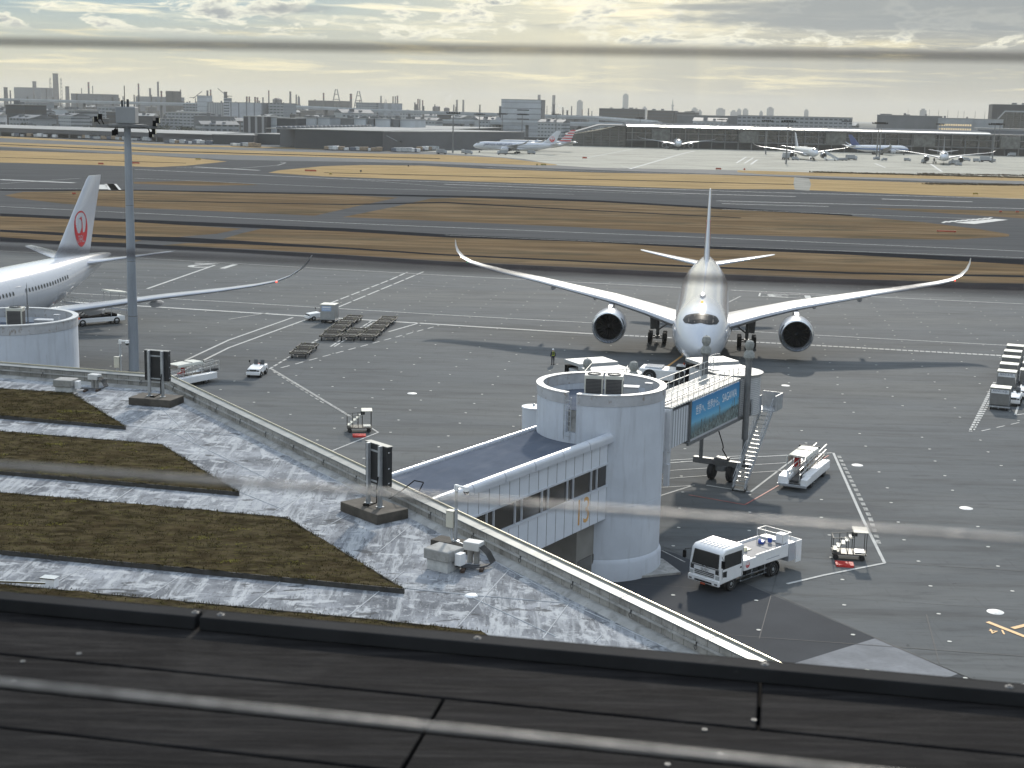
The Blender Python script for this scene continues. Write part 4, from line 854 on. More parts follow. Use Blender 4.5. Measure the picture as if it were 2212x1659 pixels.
# ================================================================ jet bridges
ribm=mat('white_ribbed_roof',(.42,.43,.42),.45,var=.08,scale=2); tunm=mat('tunnel_white',(.45,.47,.50),.45,var=.06,scale=1)
corr=striped(mat('corrugated_tunnel',(.60,.63,.67),.45,var=.05,scale=1),0,2.3,(.27,.29,.32),.45)
def sky_ad():
    m=mat('ad_board_sky',(.05,.24,.50),.35,var=.12,scale=.3,spec=.5); nt=m.node_tree; N=nt.nodes; L=nt.links; b=N['Principled BSDF']
    tc=N.new('ShaderNodeTexCoord'); sx=N.new('ShaderNodeSeparateXYZ'); L.new(tc.outputs['Generated'],sx.inputs[0])
    rp=N.new('ShaderNodeValToRGB'); L.new(sx.outputs[2],rp.inputs[0]); e=rp.color_ramp.elements
    e[0].position=0; e[0].color=(.05,.10,.10,1); e[1].position=.42; e[1].color=(.14,.42,.62,1)
    for p,c in ((.30,(.10,.20,.24,1)),(.55,(.07,.34,.60,1)),(1.,(.03,.20,.44,1))): q=e.new(p); q.color=c
    L.new(rp.outputs[0],b.inputs['Base Color']); return m
def jet_bridge(label,A,d,L1,L2,cabang,zf=5.2,ad=False,stairs=True,rails=True,colh=10.9):
    # A: bottom corner of the viewer-side wall at the near end, d: direction, local x along the tunnel, local -y viewer side
    t=thing('jet_bridge',label,'jet bridge',(A.x,A.y,0),math.atan2(d.y,d.x),'passenger bridges at the near tower')
    W1=2.7; L=L1+L2
    m=MB(); m.bx(0,L1+1.0,.12,W1-.12,zf,zf+2.5); m.build('inner_tunnel',corr,t,smooth=False)
    m=MB(); m.bx(-.25,.1,-.02,W1+.02,zf-.1,zf+2.75); m.bx(-1.6,-.25,.3,W1-.3,zf-.1,zf+2.6); m.bx(-.3,.35,.1,.5,zf-1.6,zf-.05); m.bx(-.45,-.1,-.1,.25,zf-2.4,zf-.9); m.build('end_frame',tunm,t,bevel=.02)
    m=MB(); m.bx(L1,L,0,W1,zf-.12,zf+2.72); m.build('outer_tunnel',tunm,t,bevel=.02)
    m=MB(); m.bx(L1-.05,L1+.03,-.05,W1+.05,zf-.25,zf+2.78); m.bx(L-.35,L-.2,-.05,W1+.05,zf-.2,zf+2.78); m.bx(L1-.3,L+1.,-.06,.1,zf-.32,zf-.1); m.bx(L1-.3,L+1.,W1-.1,W1+.06,zf-.32,zf-.1); m.build('frame_rib',gunmetal,t)
    # roof deck with ribs
    k=0
    m=MB(); m.bx(-.1,L-.2,.1,W1-.1,zf+2.72,zf+2.76); rf=m.build('roof_deck',mat('roof_deck_grey',(.05,.052,.055),.6,var=.1),t)  # dark grey deck showing between the pale ribs
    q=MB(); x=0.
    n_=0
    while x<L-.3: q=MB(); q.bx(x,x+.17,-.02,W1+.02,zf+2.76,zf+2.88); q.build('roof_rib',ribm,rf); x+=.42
    for yy in (.7,1.05): 
        m=MB(); m.bx(-.1,L-.3,yy,yy+.1,zf+2.85,zf+2.92); m.build('cable_tray',gunmetal,rf)
    for yy,nm in ((.02,'railing'),(W1-.02,'railing')):
        m=MB(); z=zf+2.8
        for h in (.55,1.05): m.tube((-.1,yy,z+h),(L,yy,z+h),.028,n=6)
        x=-.1
        while x<=L: m.tube((x,yy,z),(x,yy,z+1.05),.022,n=5); x+=.95
        m.build(nm,mat('pale_rail',(.60,.60,.58),.35,.3,var=.05),t)
    if ad:
        m=MB(); m.bx(L1+.12,L-.4,-.045,-.004,zf+.08,zf+2.68); bd=m.build('advert_board',sky_ad(),t,smooth=False)
        rnd=random.Random(3); cm=mat('printed_city',(.13,.17,.17),.5,var=.75,scale=3.5,stretch=(3,3,1.2),detail=9,lo=.4,hi=.6); m=MB(); x=L1+.14
        wdt=L-.4-L1-.12
        while x<L-.42:
            f=(x-L1)/wdt; h=.35+.55*f+rnd.uniform(-.12,.14)+ (rnd.uniform(.2,.75) if rnd.random()<.12 else 0); w_=rnd.uniform(.03,.12); x1=min(x+w_,L-.42); m.bx(x,x1,-.052,-.046,zf+.1,zf+.1+h); x=x1
        m.build('printed_skyline',cm,bd,smooth=False)
        prw=mat('board_lettering',(.80,.84,.88),.5,var=.03)
        text_mesh('世界へ、世界から。',.74,'lettering',prw,bd,(L1+.75,-.058,zf+1.9),(R(90),0,0),.003,'LEFT',.72)
        text_mesh('SAGAWA',.86,'lettering',prw,bd,(L-.95,-.058,zf+1.95),(R(90),0,0),.003,'RIGHT',.8)
    # lift columns and wheel bogie
    cx=L+.45
    for yy in (-.35,W1+.35):
        m=MB(); m.tube((cx,yy,1.4),(cx,yy,3.6),.15,n=12); m.tube((cx,yy,3.4),(cx,yy,colh-1.3),.24,n=12); m.build('lift_column',gunmetal,t)
        m=MB(); m.lathe([(.27,colh-1.45),(.42,colh-1.3),(.40,colh-1.0),(.25,colh-.8),(.22,colh-.75),(.33,colh-.55),(.34,colh-.3),(.26,colh-.1),(.05,colh)],(cx,yy,0),n=12); m.build('motor_hood',mat('hood_grey',(.24,.25,.24),.7,var=.2,scale=5),t)
    m=MB(); m.bx(cx-.22,cx+.22,-.9,W1+.9,1.15,1.6); m.bx(cx-.4,cx+.4,W1/2-.5,W1/2+.5,1.5,1.78); m.tube((cx,W1/2,.8),(cx,W1/2,1.2),.5,n=12); m.tube((cx,-.7,.35),(cx,-.7,1.2),.06); m.lathe([(.14,.3),(.14,.34),(.06,.36)],(cx,-.7,0),n=10); bg_=m.build('axle_beam',gunmetal,t,bevel=.02)
    for s in (-1,1): q=MB(); q.lathe([(.2,-.2),(.5,-.24),(.62,-.16),(.64,0),(.62,.16),(.5,.24),(.2,.2)],(cx,W1/2+s*.75,.64),'Y',22,cap=True); q.build('wheel',rubber,bg_)
    m=MB(); m.path([Vector((cx-3.0,W1/2-.6,zf-.3)),Vector((cx-1.6,W1/2-.6,3.2)),Vector((cx-1.45,W1/2-.6,2.9)),Vector((cx-1.6,W1/2-.6,2.8)),Vector((cx-.2,W1/2-.6,1.65))],.045); m.build('power_cable',black,t)
    # rotunda cab
    m=MB(); cc=(L+2.3,W1/2,0); m.bx(L,L+1.4,.15,W1-.15,zf-.1,zf+2.6); m.lathe([(1.95,zf-.2),(1.95,zf+2.75),(2.05,zf+2.76),(2.05,zf+2.9),(.01,zf+2.95)],cc,n=32,cap=True); cb=m.build('cab',striped(mat('slatted_cab',(.50,.51,.52),.5,var=.08),2,7,(.25,.26,.27),.25),t)
    m=MB(); m.lathe([(2.07,zf+2.78),(2.12,zf+2.93),(.01,zf+3.0)],cc,n=32); 
    M=Matrix.Rotation(cabang,3,'Z')
    def cq(x,y,z): v=M@Vector((x,y,0)); return Vector((cc[0]+v.x,cc[1]+v.y,z))
    m.build('cab_roof',mat('cab_roof_grey',(.25,.26,.26),.6,var=.12,scale=1),t)
    m=MB(); m.hexa([cq(.6,-1.5,zf-.2),cq(4.2,-1.5,zf-.2),cq(4.2,1.5,zf-.2),cq(.6,1.5,zf-.2)],[cq(.6,-1.5,zf+2.6),cq(4.2,-1.5,zf+2.6),cq(4.2,1.5,zf+2.6),cq(.6,1.5,zf+2.6)]); m.build('cab_front',tunm,t,bevel=.03)
    m=MB()
    for a,b_,z in ((.4,2.4,3.0),(2.2,4.6,3.22)): m.hexa([cq(a,-1.7,zf+z-.25),cq(b_,-1.7,zf+z-.25),cq(b_,1.7,zf+z-.25),cq(a,1.7,zf+z-.25)],[cq(a,-1.7,zf+z),cq(b_,-1.7,zf+z),cq(b_,1.7,zf+z),cq(a,1.7,zf+z)])
    m.build('canopy_roof',mat('canopy_roof_pale',(.34,.35,.35),.5,var=.08,scale=1),t,bevel=.02)
    m=MB(); m.hexa([cq(4.2,-1.55,zf-.1),cq(4.9,-1.55,zf-.1),cq(4.9,1.55,zf-.1),cq(4.2,1.55,zf-.1)],[cq(4.2,-1.55,zf+2.75),cq(4.75,-1.55,zf+2.75),cq(4.75,1.55,zf+2.75),cq(4.2,1.55,zf+2.75)]); m.build('bellows',black,t)
    m=MB(); z=zf+2.95
    for a in (range(60,150,20) if rails else []):
        p0=(cc[0]+1.9*math.cos(R(a)),cc[1]+1.9*math.sin(R(a))); p1=(cc[0]+1.9*math.cos(R(a+20)),cc[1]+1.9*math.sin(R(a+20)))
        m.tube((*p0,z),(*p0,z+1.0),.02,n=5)
        for h in (.5,1.0): m.tube((*p0,z+h),(*p1,z+h),.022,n=5)
    if m.v: m.build('cab_railing',MATS['pale_rail'],t)
    if stairs:
        land=zf; x0=L+3.3; run=5.3; n=20; ya,yb=-1.42,-.5
        m=MB(); m.bx(x0,x0+1.7,-1.6,.0,land-.08,land); m.bx(x0,x0+1.7,-1.62,-1.57,land,land+1.15); m.bx(x0+1.65,x0+1.7,-1.6,0,land,land+1.15); m.bx(L+1.2,x0+.2,-.45,.0,land-.1,land-.02); m.bx(L+1.2,x0+.2,-.47,-.43,land,land+1.1); m.build('stair_landing',steel,t)
        stm=MB()
        for y in (ya,yb): stm.bar((x0,y,land-.05),(x0-run,y,.25),.06,.26)
        ss=stm.build('stair_stringer',steel,t)
        for k in range(n): q=MB(); f=(k+.5)/n; q.bx(x0-run*f-.14,x0-run*f+.14,ya,yb,land*(1-f),land*(1-f)+.035); q.build('tread',mat('tread_steel',(.5,.51,.5),.4,.6,var=.1),ss)
        hr=MB()
        for y in (ya,yb):
            for h in (.5,.95): hr.tube((x0,y,land+h),(x0-run,y,.15+h),.02,n=5)
            for k in range(8): f=k/7; hr.tube((x0-run*f,y,land*(1-f)+.1*f),(x0-run*f,y,land*(1-f)+.95+.1*f),.016,n=5)
        hr.build('handrail',steel,ss)
        for y in (ya,yb): q=MB(); q.lathe([(.02,-.05),(.12,-.05),(.12,.05),(.02,.05)],(x0-run+.1,y,.12),'Y',12); q.build('castor',rubber,ss)
    return t
jA=at(1448,972,5.2); jB=at(1597,899,5.2); jd=(jB-jA).normalized(); jl=(jB-jA).length
jet_bridge('jet bridge with a blue city advert on its side and an outside staircase',jA,jd,3.3,jl-3.3,R(52),ad=True)
c2=at(1328,803,8.0); d2=Vector((.2,.98,0)).normalized(); jA2=Vector((c2.x,c2.y,0))-d2*17.0+Vector((d2.y,-d2.x,0))*1.35
jet_bridge('second jet bridge, mostly hidden behind the near tower, its white roofs just above the rim',jA2,d2,6,8,R(38),stairs=False,rails=False,colh=9.35)
# ================================================================ ground vehicles and people
def wheel(m_parent,x,y,r,w,z=None,hub=None,ax='Y'):
    q=MB(); s=w/2; q.lathe([(r*.55,-s*.7),(r*.6,-s),(r*.93,-s),(r,-s*.7),(r,s*.7),(r*.93,s),(r*.6,s),(r*.55,s*.7)],(x,y,r if z is None else z),ax,20,cap=True); t_=q.build('wheel',rubber,m_parent)
    h=MB(); h.lathe([(.001,-s*.75),(r*.2,-s*.8),(r*.3,-s*.6),(r*.56,-s*.72)],(x,y,r if z is None else z),ax,14); h.lathe([(.001,s*.75),(r*.2,s*.8),(r*.3,s*.6),(r*.56,s*.72)],(x,y,r if z is None else z),ax,14); h.build('rim',hub or steel,t_); return t_
def heading(a,b_): a=at(*a); b_=at(*b_); return math.atan2(b_.y-a.y,b_.x-a.x)
# all vehicles: local +x is the front
def water_truck():
    f=at(1578,1276); r=at(1668,1244); fw=Vector((f.x-r.x,f.y-r.y,0)); rz=math.atan2(fw.y,fw.x); wb=fw.length
    t=thing('service_truck','white truck with flat tank deck and blue pump right of the near tower','truck',(r.x,r.y,0),rz)
    # wheels measured on the viewer side; local y of that side:
    sgn=1 ; y0=0; hw=1.12
    # viewer side is to the left of travel
    Yc=-hw+.1 if sgn>0 else hw-.1
    Yc=-(hw-.14)
    def X(v): return v
    fx=wb
    m=MB(); m.bx(-1.3,fx-.9,Yc-.42,Yc+.42,.62,.86); m.build('chassis',black,t)
    # cab
    x0,x1=fx-.95,fx+1.25; ya,yb=Yc-1.12,Yc+1.12
    prof=[(x0,.75),(x1-.02,.62),(x1+.02,1.0),(x1,1.5),(x1-.16,2.42),(x1-.42,2.62),(x0+.1,2.68),(x0,2.55)]
    m=MB(); rings=[[Vector((x,y,z)) for x,z in prof] for y in (ya,yb)]; m.loft(rings); cab=m.build('cab',white,t,bevel=.06)
    m=MB(); m.hexa([(x1+.005,ya+.14,1.52),(x1+.005,yb-.14,1.52),(x1-.1,yb-.14,1.52),(x1-.1,ya+.14,1.52)],[(x1-.125,ya+.22,2.36),(x1-.125,yb-.22,2.36),(x1-.25,yb-.22,2.36),(x1-.25,ya+.22,2.36)]); m.build('windscreen',glass,cab,bevel=.02)
    for y in (ya-.006,yb+.006):
        m=MB(); m.add([(x0+.22,y,1.55),(x1-.22,y,1.5),(x1-.33,y,2.34),(x0+.22,y,2.36)],[(0,1,2,3)]); m.add([(x1-.62,y,.98),(x1-.25,y,1.05),(x1-.22,y,1.36),(x1-.62,y,1.36)],[(0,1,2,3)]); dr=m.build('side_window',glass,cab,smooth=False)
        m=MB(); m.bx(x0+.12,x0+.15,y-.004,y+.004,.8,2.45); m.bx(x1-.2,x1-.18,y-.004,y+.004,.95,1.5); m.bx(x0+.2,x0+.34,y-.012,y+.012,1.28,1.36); m.build('door_gap',black,cab)
    m=MB()
    for k in range(7): m.bx(x0+.25,x1-.5,ya+.3+k*.26,ya+.36+k*.26,2.66,2.70)
    m.build('roof_rib',white,cab)
    m=MB()
    for z in (.98,1.08,1.18): m.bx(x1+.01,x1+.045,ya+.42,yb-.42,z-.022,z+.022)
    m.build('front_grille',dkmetal,cab)
    m=MB(); m.bx(x1-.05,x1+.12,ya+.0,yb-.0,.52,.86); m.build('bumper',white,t,bevel=.04); m=MB(); m.bx(x1+.11,x1+.135,ya+.5,yb-.5,.58,.68); m.build('lower_grille',black,t); m=MB(); m.bx(x1+.12,x1+.14,Yc-.17,Yc+.17,.44,.56); m.build('number_plate',orangep,t)
    for s in (-1,1):
        m=MB(); m.bx(x1-.02,x1+.04,Yc+s*.94-.14,Yc+s*.94+.14,.9,1.12); m.build('headlight',mat('lamp_glass',(.45,.47,.48),.12,var=.1),t,bevel=.02)
        m=MB(); m.bx(x1+.05,x1+.13,Yc+s*.92-.1,Yc+s*.92+.1,.6,.68); m.build('fog_lamp',dkmetal,t)
        m=MB(); m.path([Vector((x1-.1,Yc+s*1.12,2.3)),Vector((x1+.15,Yc+s*1.38,2.25)),Vector((x1+.15,Yc+s*1.38,1.75))],.02); m.box((x1+.15,Yc+s*1.4,1.95),(.1,.2,.42)); m.build('mirror',black,t,bevel=.02)
        m=MB(); m.bar((x1+.02,Yc+s*.1,1.52),(x1-.03,Yc+s*.65,1.62),.02); m.build('wiper',black,t)
    m=MB(); m.bx(x1+.012,x1+.03,ya+.1,ya+.34,1.2,1.44); m.bx(x1+.012,x1+.03,yb-.34,yb-.1,1.2,1.44); m.bx(x1-.0,x1+.03,ya+.1,yb-.1,1.46,1.5); m.build('corner_panel',dkmetal,cab)
    m=MB(); m.bx(x1-.9,x1-.3,Yc-.6,Yc-.1,1.5,1.9); m.lathe([(.2,0),(.22,.03),(.2,.05)],(x1-.35,Yc+.5,1.7),'X',14); m.build('dashboard',mat('interior',(.08,.08,.075),.8),cab)
    text_mesh('ISUZU',.2,'lettering',dkmetal,cab,(x1+.022,Yc,1.3),(R(90),0,R(90)),.004)
    # front wheel arches
    for s in (-1,1):
        wheel(t,fx,Yc+s*.93,.43,.24); wheel(t,0,Yc+s*.86,.43,.46)
        q=MB(); q.lathe([(.50,-.14),(.56,-.15),(.56,.15),(.50,.14)],(0,Yc+s*.95,.44),'Y',18); q.build('mudguard',dkmetal,t)
    # tank body
    b0,b1=-2.1,fx-1.05; m=MB(); m.bx(b0+.75,b1,Yc-1.12,Yc+1.12,.98,1.62); tb=m.build('tank_body',white,t,bevel=.03)
    m=MB(); m.bx(b0+.85,b1-.75,Yc-1.02,Yc+1.02,1.622,1.64); m.build('deck_mat',mat('deck_mat',(.2,.2,.21),.7,var=.1),tb); m=MB(); m.bx(b1-.72,b1-.05,Yc-.95,Yc+.95,1.622,1.65); m.build('chequer_plate',chrome,tb)
    m=MB()
    for s in (-1,1): m.bx(b0+.8,b1-1.1,Yc+s*1.1-.03,Yc+s*1.1+.03,1.62,1.76)
    m.build('deck_edge',white,tb)
    m=MB(); m.box((1.4,Yc-.1,1.67),(.75,.42,.05)); m.tube((1.55,Yc+.05,1.69),(1.55,Yc+.05,1.88),.11); m.build('hatch',mat('cream',(.7,.68,.5),.5,var=.05),tb)
    m=MB(); m.box((-.55,Yc-.25,1.72),(.55,.22,.14),.4); m.tube((-.7,Yc-.55,1.72),(-.2,Yc-.2,1.8),.1); m.tube((-.9,Yc+.05,1.7),(-.9,Yc+.05,2.0),.13); m.build('pump',bluep,tb)
    m=MB()
    pts=[Vector((-.9,Yc-.9,2.35)),Vector((-.9,Yc+.95,2.35)),Vector((-1.75,Yc+.95,2.35)),Vector((-1.75,Yc-.9,2.35)),Vector((-.9,Yc-.9,2.35))]; m.path(pts,.028)
    for p in pts[:4]: m.tube((p.x,p.y,1.6),p,.024,n=5)
    m.build('guard_rail',mat('pale_rail',(.60,.60,.58),.35),tb)
    m=MB(); m.box((-1.5,Yc+.5,1.95),(.5,.6,.6)); m.build('control_box',white,tb,bevel=.03)
    m=MB(); m.bx(b0+.02,b0+.7,Yc-1.12,Yc+1.12,.62,1.75); m.build('rear_cabinet',jetgrey,t,bevel=.02); m=MB(); m.bx(b0-.55,b0-.0,Yc+1.13,Yc+1.17,.45,1.8); m.bx(b0-.55,b0-.51,Yc-.0,Yc+1.15,.45,1.8); m.build('open_door',white,t)
    m=MB()
    for z in (.42,.68): m.bx(.75,fx-.75,Yc+1.03,Yc+1.07,z-.03,z+.03); m.bx(.75,fx-.75,Yc-1.07,Yc-1.03,z-.03,z+.03)
    for x in (.9,2.2,fx-.8):
        for s in (-1,1): m.bx(x-.03,x+.03,Yc+s*1.03-.02,Yc+s*1.03+.02,.42,.98)
    m.build('side_guard',chrome,t)
    m=MB()
    for x in (.8,1.5,2.2): m.box((x,Yc+.6,.72),(.5,.45,.4))
    m.build('valve_box',dkmetal,t)
    def sf(u,v): return Vector((2.2+.22*(u)*1,Yc+1.128,1.3+.2*v))
    for s in (1,): FL[0]=1; stencil(bird_logo,lambda u,v:Vector((2.75+.19*u,Yc+1.124,1.32+.19*v)),22,'door_badge',redp2,tb)
    FL[0]=-1; stencil(bird_logo,lambda u,v:Vector((2.75+.19*u,Yc-1.124,1.32+.19*v)),22,'door_badge',redp2,tb)
    m=MB(); m.bx(-.4,.9,Yc+1.122,Yc+1.127,1.22,1.27); m.build('lettering_band',jetgrey,tb)
    return t
water_truck()
def belt_loader(label,a,b_,dz=0,flip=1,L=7.4):
    # a: front ground point, b_: rear ground point
    A,B=at(*a),at(*b_); rz=math.atan2(A.y-B.y,A.x-B.x); c=(A+B)/2
    t=thing('belt_loader',label,'belt loader',c,rz,'white belt loaders on the apron'); h=L/2; t.scale=(1,-1,1)
    m=MB(); m.bx(-h+.3,h-1.3,-1.05,-.42,.35,1.0); m.bx(-h+.3,h-1.3,.55,1.05,.35,1.0); m.bx(-h+.3,h-.6,-.5,.6,.4,.55); body=m.build('body',white,t,bevel=.04)
    m=MB(); m.hexa([(h-1.6,.28,.4),(h-.05,.28,.4),(h-.05,1.1,.4),(h-1.6,1.1,.4)],[(h-1.6,.28,1.12),(h-.25,.28,1.0),(h-.25,1.1,1.0),(h-1.6,1.1,1.12)]); m.bx(h-1.3,h-.1,-1.1,-.6,.4,.95); m.build('bonnet',white,t,bevel=.05)
    m=MB(); m.bx(h-.1,h+.1,-1.1,1.1,.35,.5); m.build('bumper',steel,t)
    for x in (-h*.5,h*.5):
        for y in (-.92,.92): wheel(t,x,y,.36,.25)
    # belt
    m=MB(); m.hexa([(-h-.5,-.42,.98),(h-.2,-.42,.6),(h-.2,.22,.6),(-h-.5,.22,.98)],[(-h-.5,-.42,1.16),(h-.2,-.42,.76),(h-.2,.22,.76),(-h-.5,.22,1.16)]); bl=m.build('conveyor',dkmetal,t); m=MB(); m.hexa([(-h-.45,-.34,1.17),(h-.25,-.34,.77),(h-.25,.14,.77),(-h-.45,.14,1.17)],[(-h-.45,-.34,1.19),(h-.25,-.34,.79),(h-.25,.14,.79),(-h-.45,.14,1.19)]); m.build('belt',mat('belt_rubber',(.06,.055,.05),.8,var=.3),bl)
    m=MB()
    for y in (-.5,.3):
        for hh in (.55,.95): m.bar((-h-.5,y,1.05+hh),(h-.2,y,.66+hh),.05,.05)
        for k in range(7): x=-h-.5+(L+.3)*k/6; z=1.05-.39*k/6; m.bar((x,y,z),(x,y,z+.95),.04,.04)
    m.build('belt_rail',mat('pale_rail',(.60,.60,.58),.35),bl)
    # canopy over the driver on the +y side
    x0,x1=-h*.55,h*.42; prof=[(-.5,2.0),(-.42,2.2),(.9,2.22),(1.08,2.05),(1.1,1.55)]
    m=MB(); o=[]
    for x in (x0,x1):
        o.append([Vector((x,flip*y,z)) for y,z in prof]+[Vector((x,flip*(y-.05 if y>.5 else y+.02),z-.07)) for y,z in prof[::-1]])
    m.loft(o); m.build('canopy',mat('canopy_white',(.66,.66,.60),.4,var=.05,scale=2),t,ang=60)
    m=MB(); m.bx(x0+1.45,x0+1.5,-.45,1.1,2.215,2.25); m.bx(x0-.03,x0+.03,-.5,1.1,2.1,2.26); m.build('canopy_seam',dkmetal,t)
    m=MB()
    for x in (x0+.1,0,x1-.1):
        for y in (-.42,1.02): m.tube((x,flip*y,.9),(x,flip*y,2.1),.03,n=6)
    m.build('canopy_post',steel,t)
    m=MB(); m.bx(-.3,.25,.45,.95,1.0,1.15); m.bx(-.35,-.25,.45,.95,1.1,1.6); m.build('seat',redp,t,bevel=.03)
    m=MB(); m.bx(x1-1.2,x1-.1,1.1,1.12,1.1,1.6) if False else m.bx(-h+.4,-h+.9,.6,1.0,1.0,1.2); m.build('lamp_box',steel,t)
    return t
belt_loader('white belt loader with a domed canopy parked inside the white box near the stairs',(1708,1062),(1766,1014))
belt_loader('white belt loader half hidden behind the far corner of the roof parapet',(372,838),(432,826),L=7.0)
# loader with raised belt beside the left tower
A,B=at(165,704),at(252,697); t=thing('belt_loader','white belt loader with its conveyor raised under the wing of the left airliner','belt loader',(A+B)/2,math.atan2(B.y-A.y,B.x-A.x),'white belt loaders on the apron')
m=MB(); m.bx(-3.6,3.3,-1,1,.4,.95); m.build('body',white,t,bevel=.05); m=MB(); m.bx(-3,1.4,-.8,.8,.95,1.15); m.bx(1.5,2.3,-.9,.9,.95,1.25); m.build('machine_deck',black,t)
for x in (-2.2,2.2):
    for y in (-.9,.9): wheel(t,x,y,.42,.28)
m=MB(); m.hexa([(-4.2,-.4,3.0),(4.4,-.4,1.35),(4.4,.4,1.35),(-4.2,.4,3.0)],[(-4.2,-.4,3.2),(4.4,-.4,1.55),(4.4,.4,1.55),(-4.2,.4,3.2)]); bl=m.build('conveyor',jetgrey,t); m=MB()
for y in (-.45,.45):
    m.bar((-4.2,y,3.75),(4.0,y,2.15),.05,.05)
    for k in range(8): x=-4.1+k*1.15; z=3.0-(x+4.2)*.19; m.bar((x,y,z),(x,y,z+.8),.04,.04)
m.build('belt_rail',MATS['pale_rail'],bl)
m=MB()
for y in (-.5,.5): m.bar((.8,y,1.1),(-1.4,y,2.5),.12,.12); m.bar((-2.2,y,1.1),(-.4,y,2.3),.1,.1)
m.build('lift_arm',dkmetal,t); m=MB(); m.hexa([(1.2,-1.1,4.0),(3.8,-1.1,3.75),(3.8,1.1,3.75),(1.2,1.1,4.0)],[(1.3,-1.1,4.2),(3.8,-1.1,3.85),(3.8,1.1,3.85),(1.3,1.1,4.2)]); m.build('canopy',MATS['canopy_white'],t)
m=MB()
for x in (1.5,3.5):
    for y in (-1,1): m.tube((x,y,1),(x,y,4),.035,n=6)
m.build('canopy_post',steel,t)
def cone(px,label):
    p=at(*px); t=thing('traffic_cone',label,'traffic cone',p,0,'traffic cones'); m=MB(); m.lathe([(.2,.03),(.05,.7),(.001,.72)],n=12); m.bx(-.25,.25,-.25,.25,0,.04); m.build('cone_body',mat('cone_orange',(.75,.12,.03),.5),t); m=MB(); m.lathe([(.155,.27),(.125,.42)],n=12); m.build('band',white,t)
c_=math.cos(ROLL)
def cone2(loc,label):
    t=thing('traffic_cone',label,'traffic cone',loc,0); m=MB(); m.lathe([(.2,.03),(.05,.7),(.001,.72)],n=12); m.bx(-.25,.25,-.25,.25,0,.04); m.build('cone_body',mat('cone_orange',(.75,.12,.03),.5),t); m=MB(); m.lathe([(.158,.27),(.128,.42)],n=12); m.build('band',white,t)
pc=at(169,690,1.0); cone2((pc.x,pc.y,1.0),'orange traffic cone standing on the deck of the loader by the left tower')
# ---- baggage tugs
def tug(label,a,b_,mir=True):
    A,B=at(*a),at(*b_); t=thing('towing_tractor',label,'tractor',(A+B)/2,math.atan2(A.y-B.y,A.x-B.x),'small white towing tractors')
    m=MB(); m.hexa([(-.1,-.68,.38),(1.55,-.66,.38),(1.55,.66,.38),(-.1,.68,.38)],[(-.1,-.68,1.05),(1.45,-.6,.92),(1.45,.6,.92),(-.1,.68,1.05)]); m.build('bonnet',white,t,bevel=.06)
    m=MB(); m.bx(-1.5,-.55,-.72,.72,.42,1.0); m.bx(-.6,-.05,-.6,.6,.35,.5); m.build('rear_body',white,t,bevel=.08); m=MB(); m.bx(1.5,1.66,-.7,.7,.32,.62); m.build('bumper',white,t,bevel=.03)
    m=MB(); m.bx(1.50,1.57,-.36,.36,.7,.86); m.build('front_grille',dkmetal,t)
    for s in (-1,1):
        q=MB(); q.bx(1.49,1.56,s*.52-.09,s*.52+.09,.68,.8); q.build('headlight',glass,t)
        for x in (-.95,.95): wheel(t,x,s*.62,.34 if x<0 else .31,.24,hub=white)
    for y in (-.34,.34): q=MB(); q.bx(-.75,-.32,y-.22,y+.22,.75,.88); q.hexa([(-.82,y-.22,.85),(-.7,y-.22,.85),(-.7,y+.22,.85),(-.82,y+.22,.85)],[(-.92,y-.2,1.5),(-.82,y-.2,1.5),(-.82,y+.2,1.5),(-.92,y+.2,1.5)]); q.build('seat',mat('seat_grey',(.10,.105,.11),.7,var=.1),t,bevel=.05)
    q=MB(); q.tube((-.05,.3,1.0),(-.2,.3,1.25),.03); q.lathe([(.16,-.02),(.19,0),(.16,.02)],(-.2,.3,1.27),n=14); q.build('steering_wheel',black,t)
    if mir:
        q=MB(); q.tube((.0,-.66,1.0),(.05,-.75,1.4),.015,n=5); q.box((.05,-.76,1.45),(.05,.14,.2)); q.build('mirror',black,t)
    return t
tug('empty white towing tractor facing the camera beside the dashed lines',(548,816),(563,806))
q=tug('white towing tractor with a driver pulling one silver container',(672,692),(703,690))
p=at(560,806); t=thing('seat_cover','folded red cloth lying between the seats of the empty towing tractor','cloth',(p.x,p.y,.92),.3); m=MB(); m.hexa([(-.16,-.14,0),(.16,-.14,0),(.16,.14,0),(-.16,.14,0)],[(-.1,-.1,.12),(.14,-.08,.16),(.1,.12,.1),(-.14,.1,.14)]); m.build('cloth',redp,t,bevel=.03)
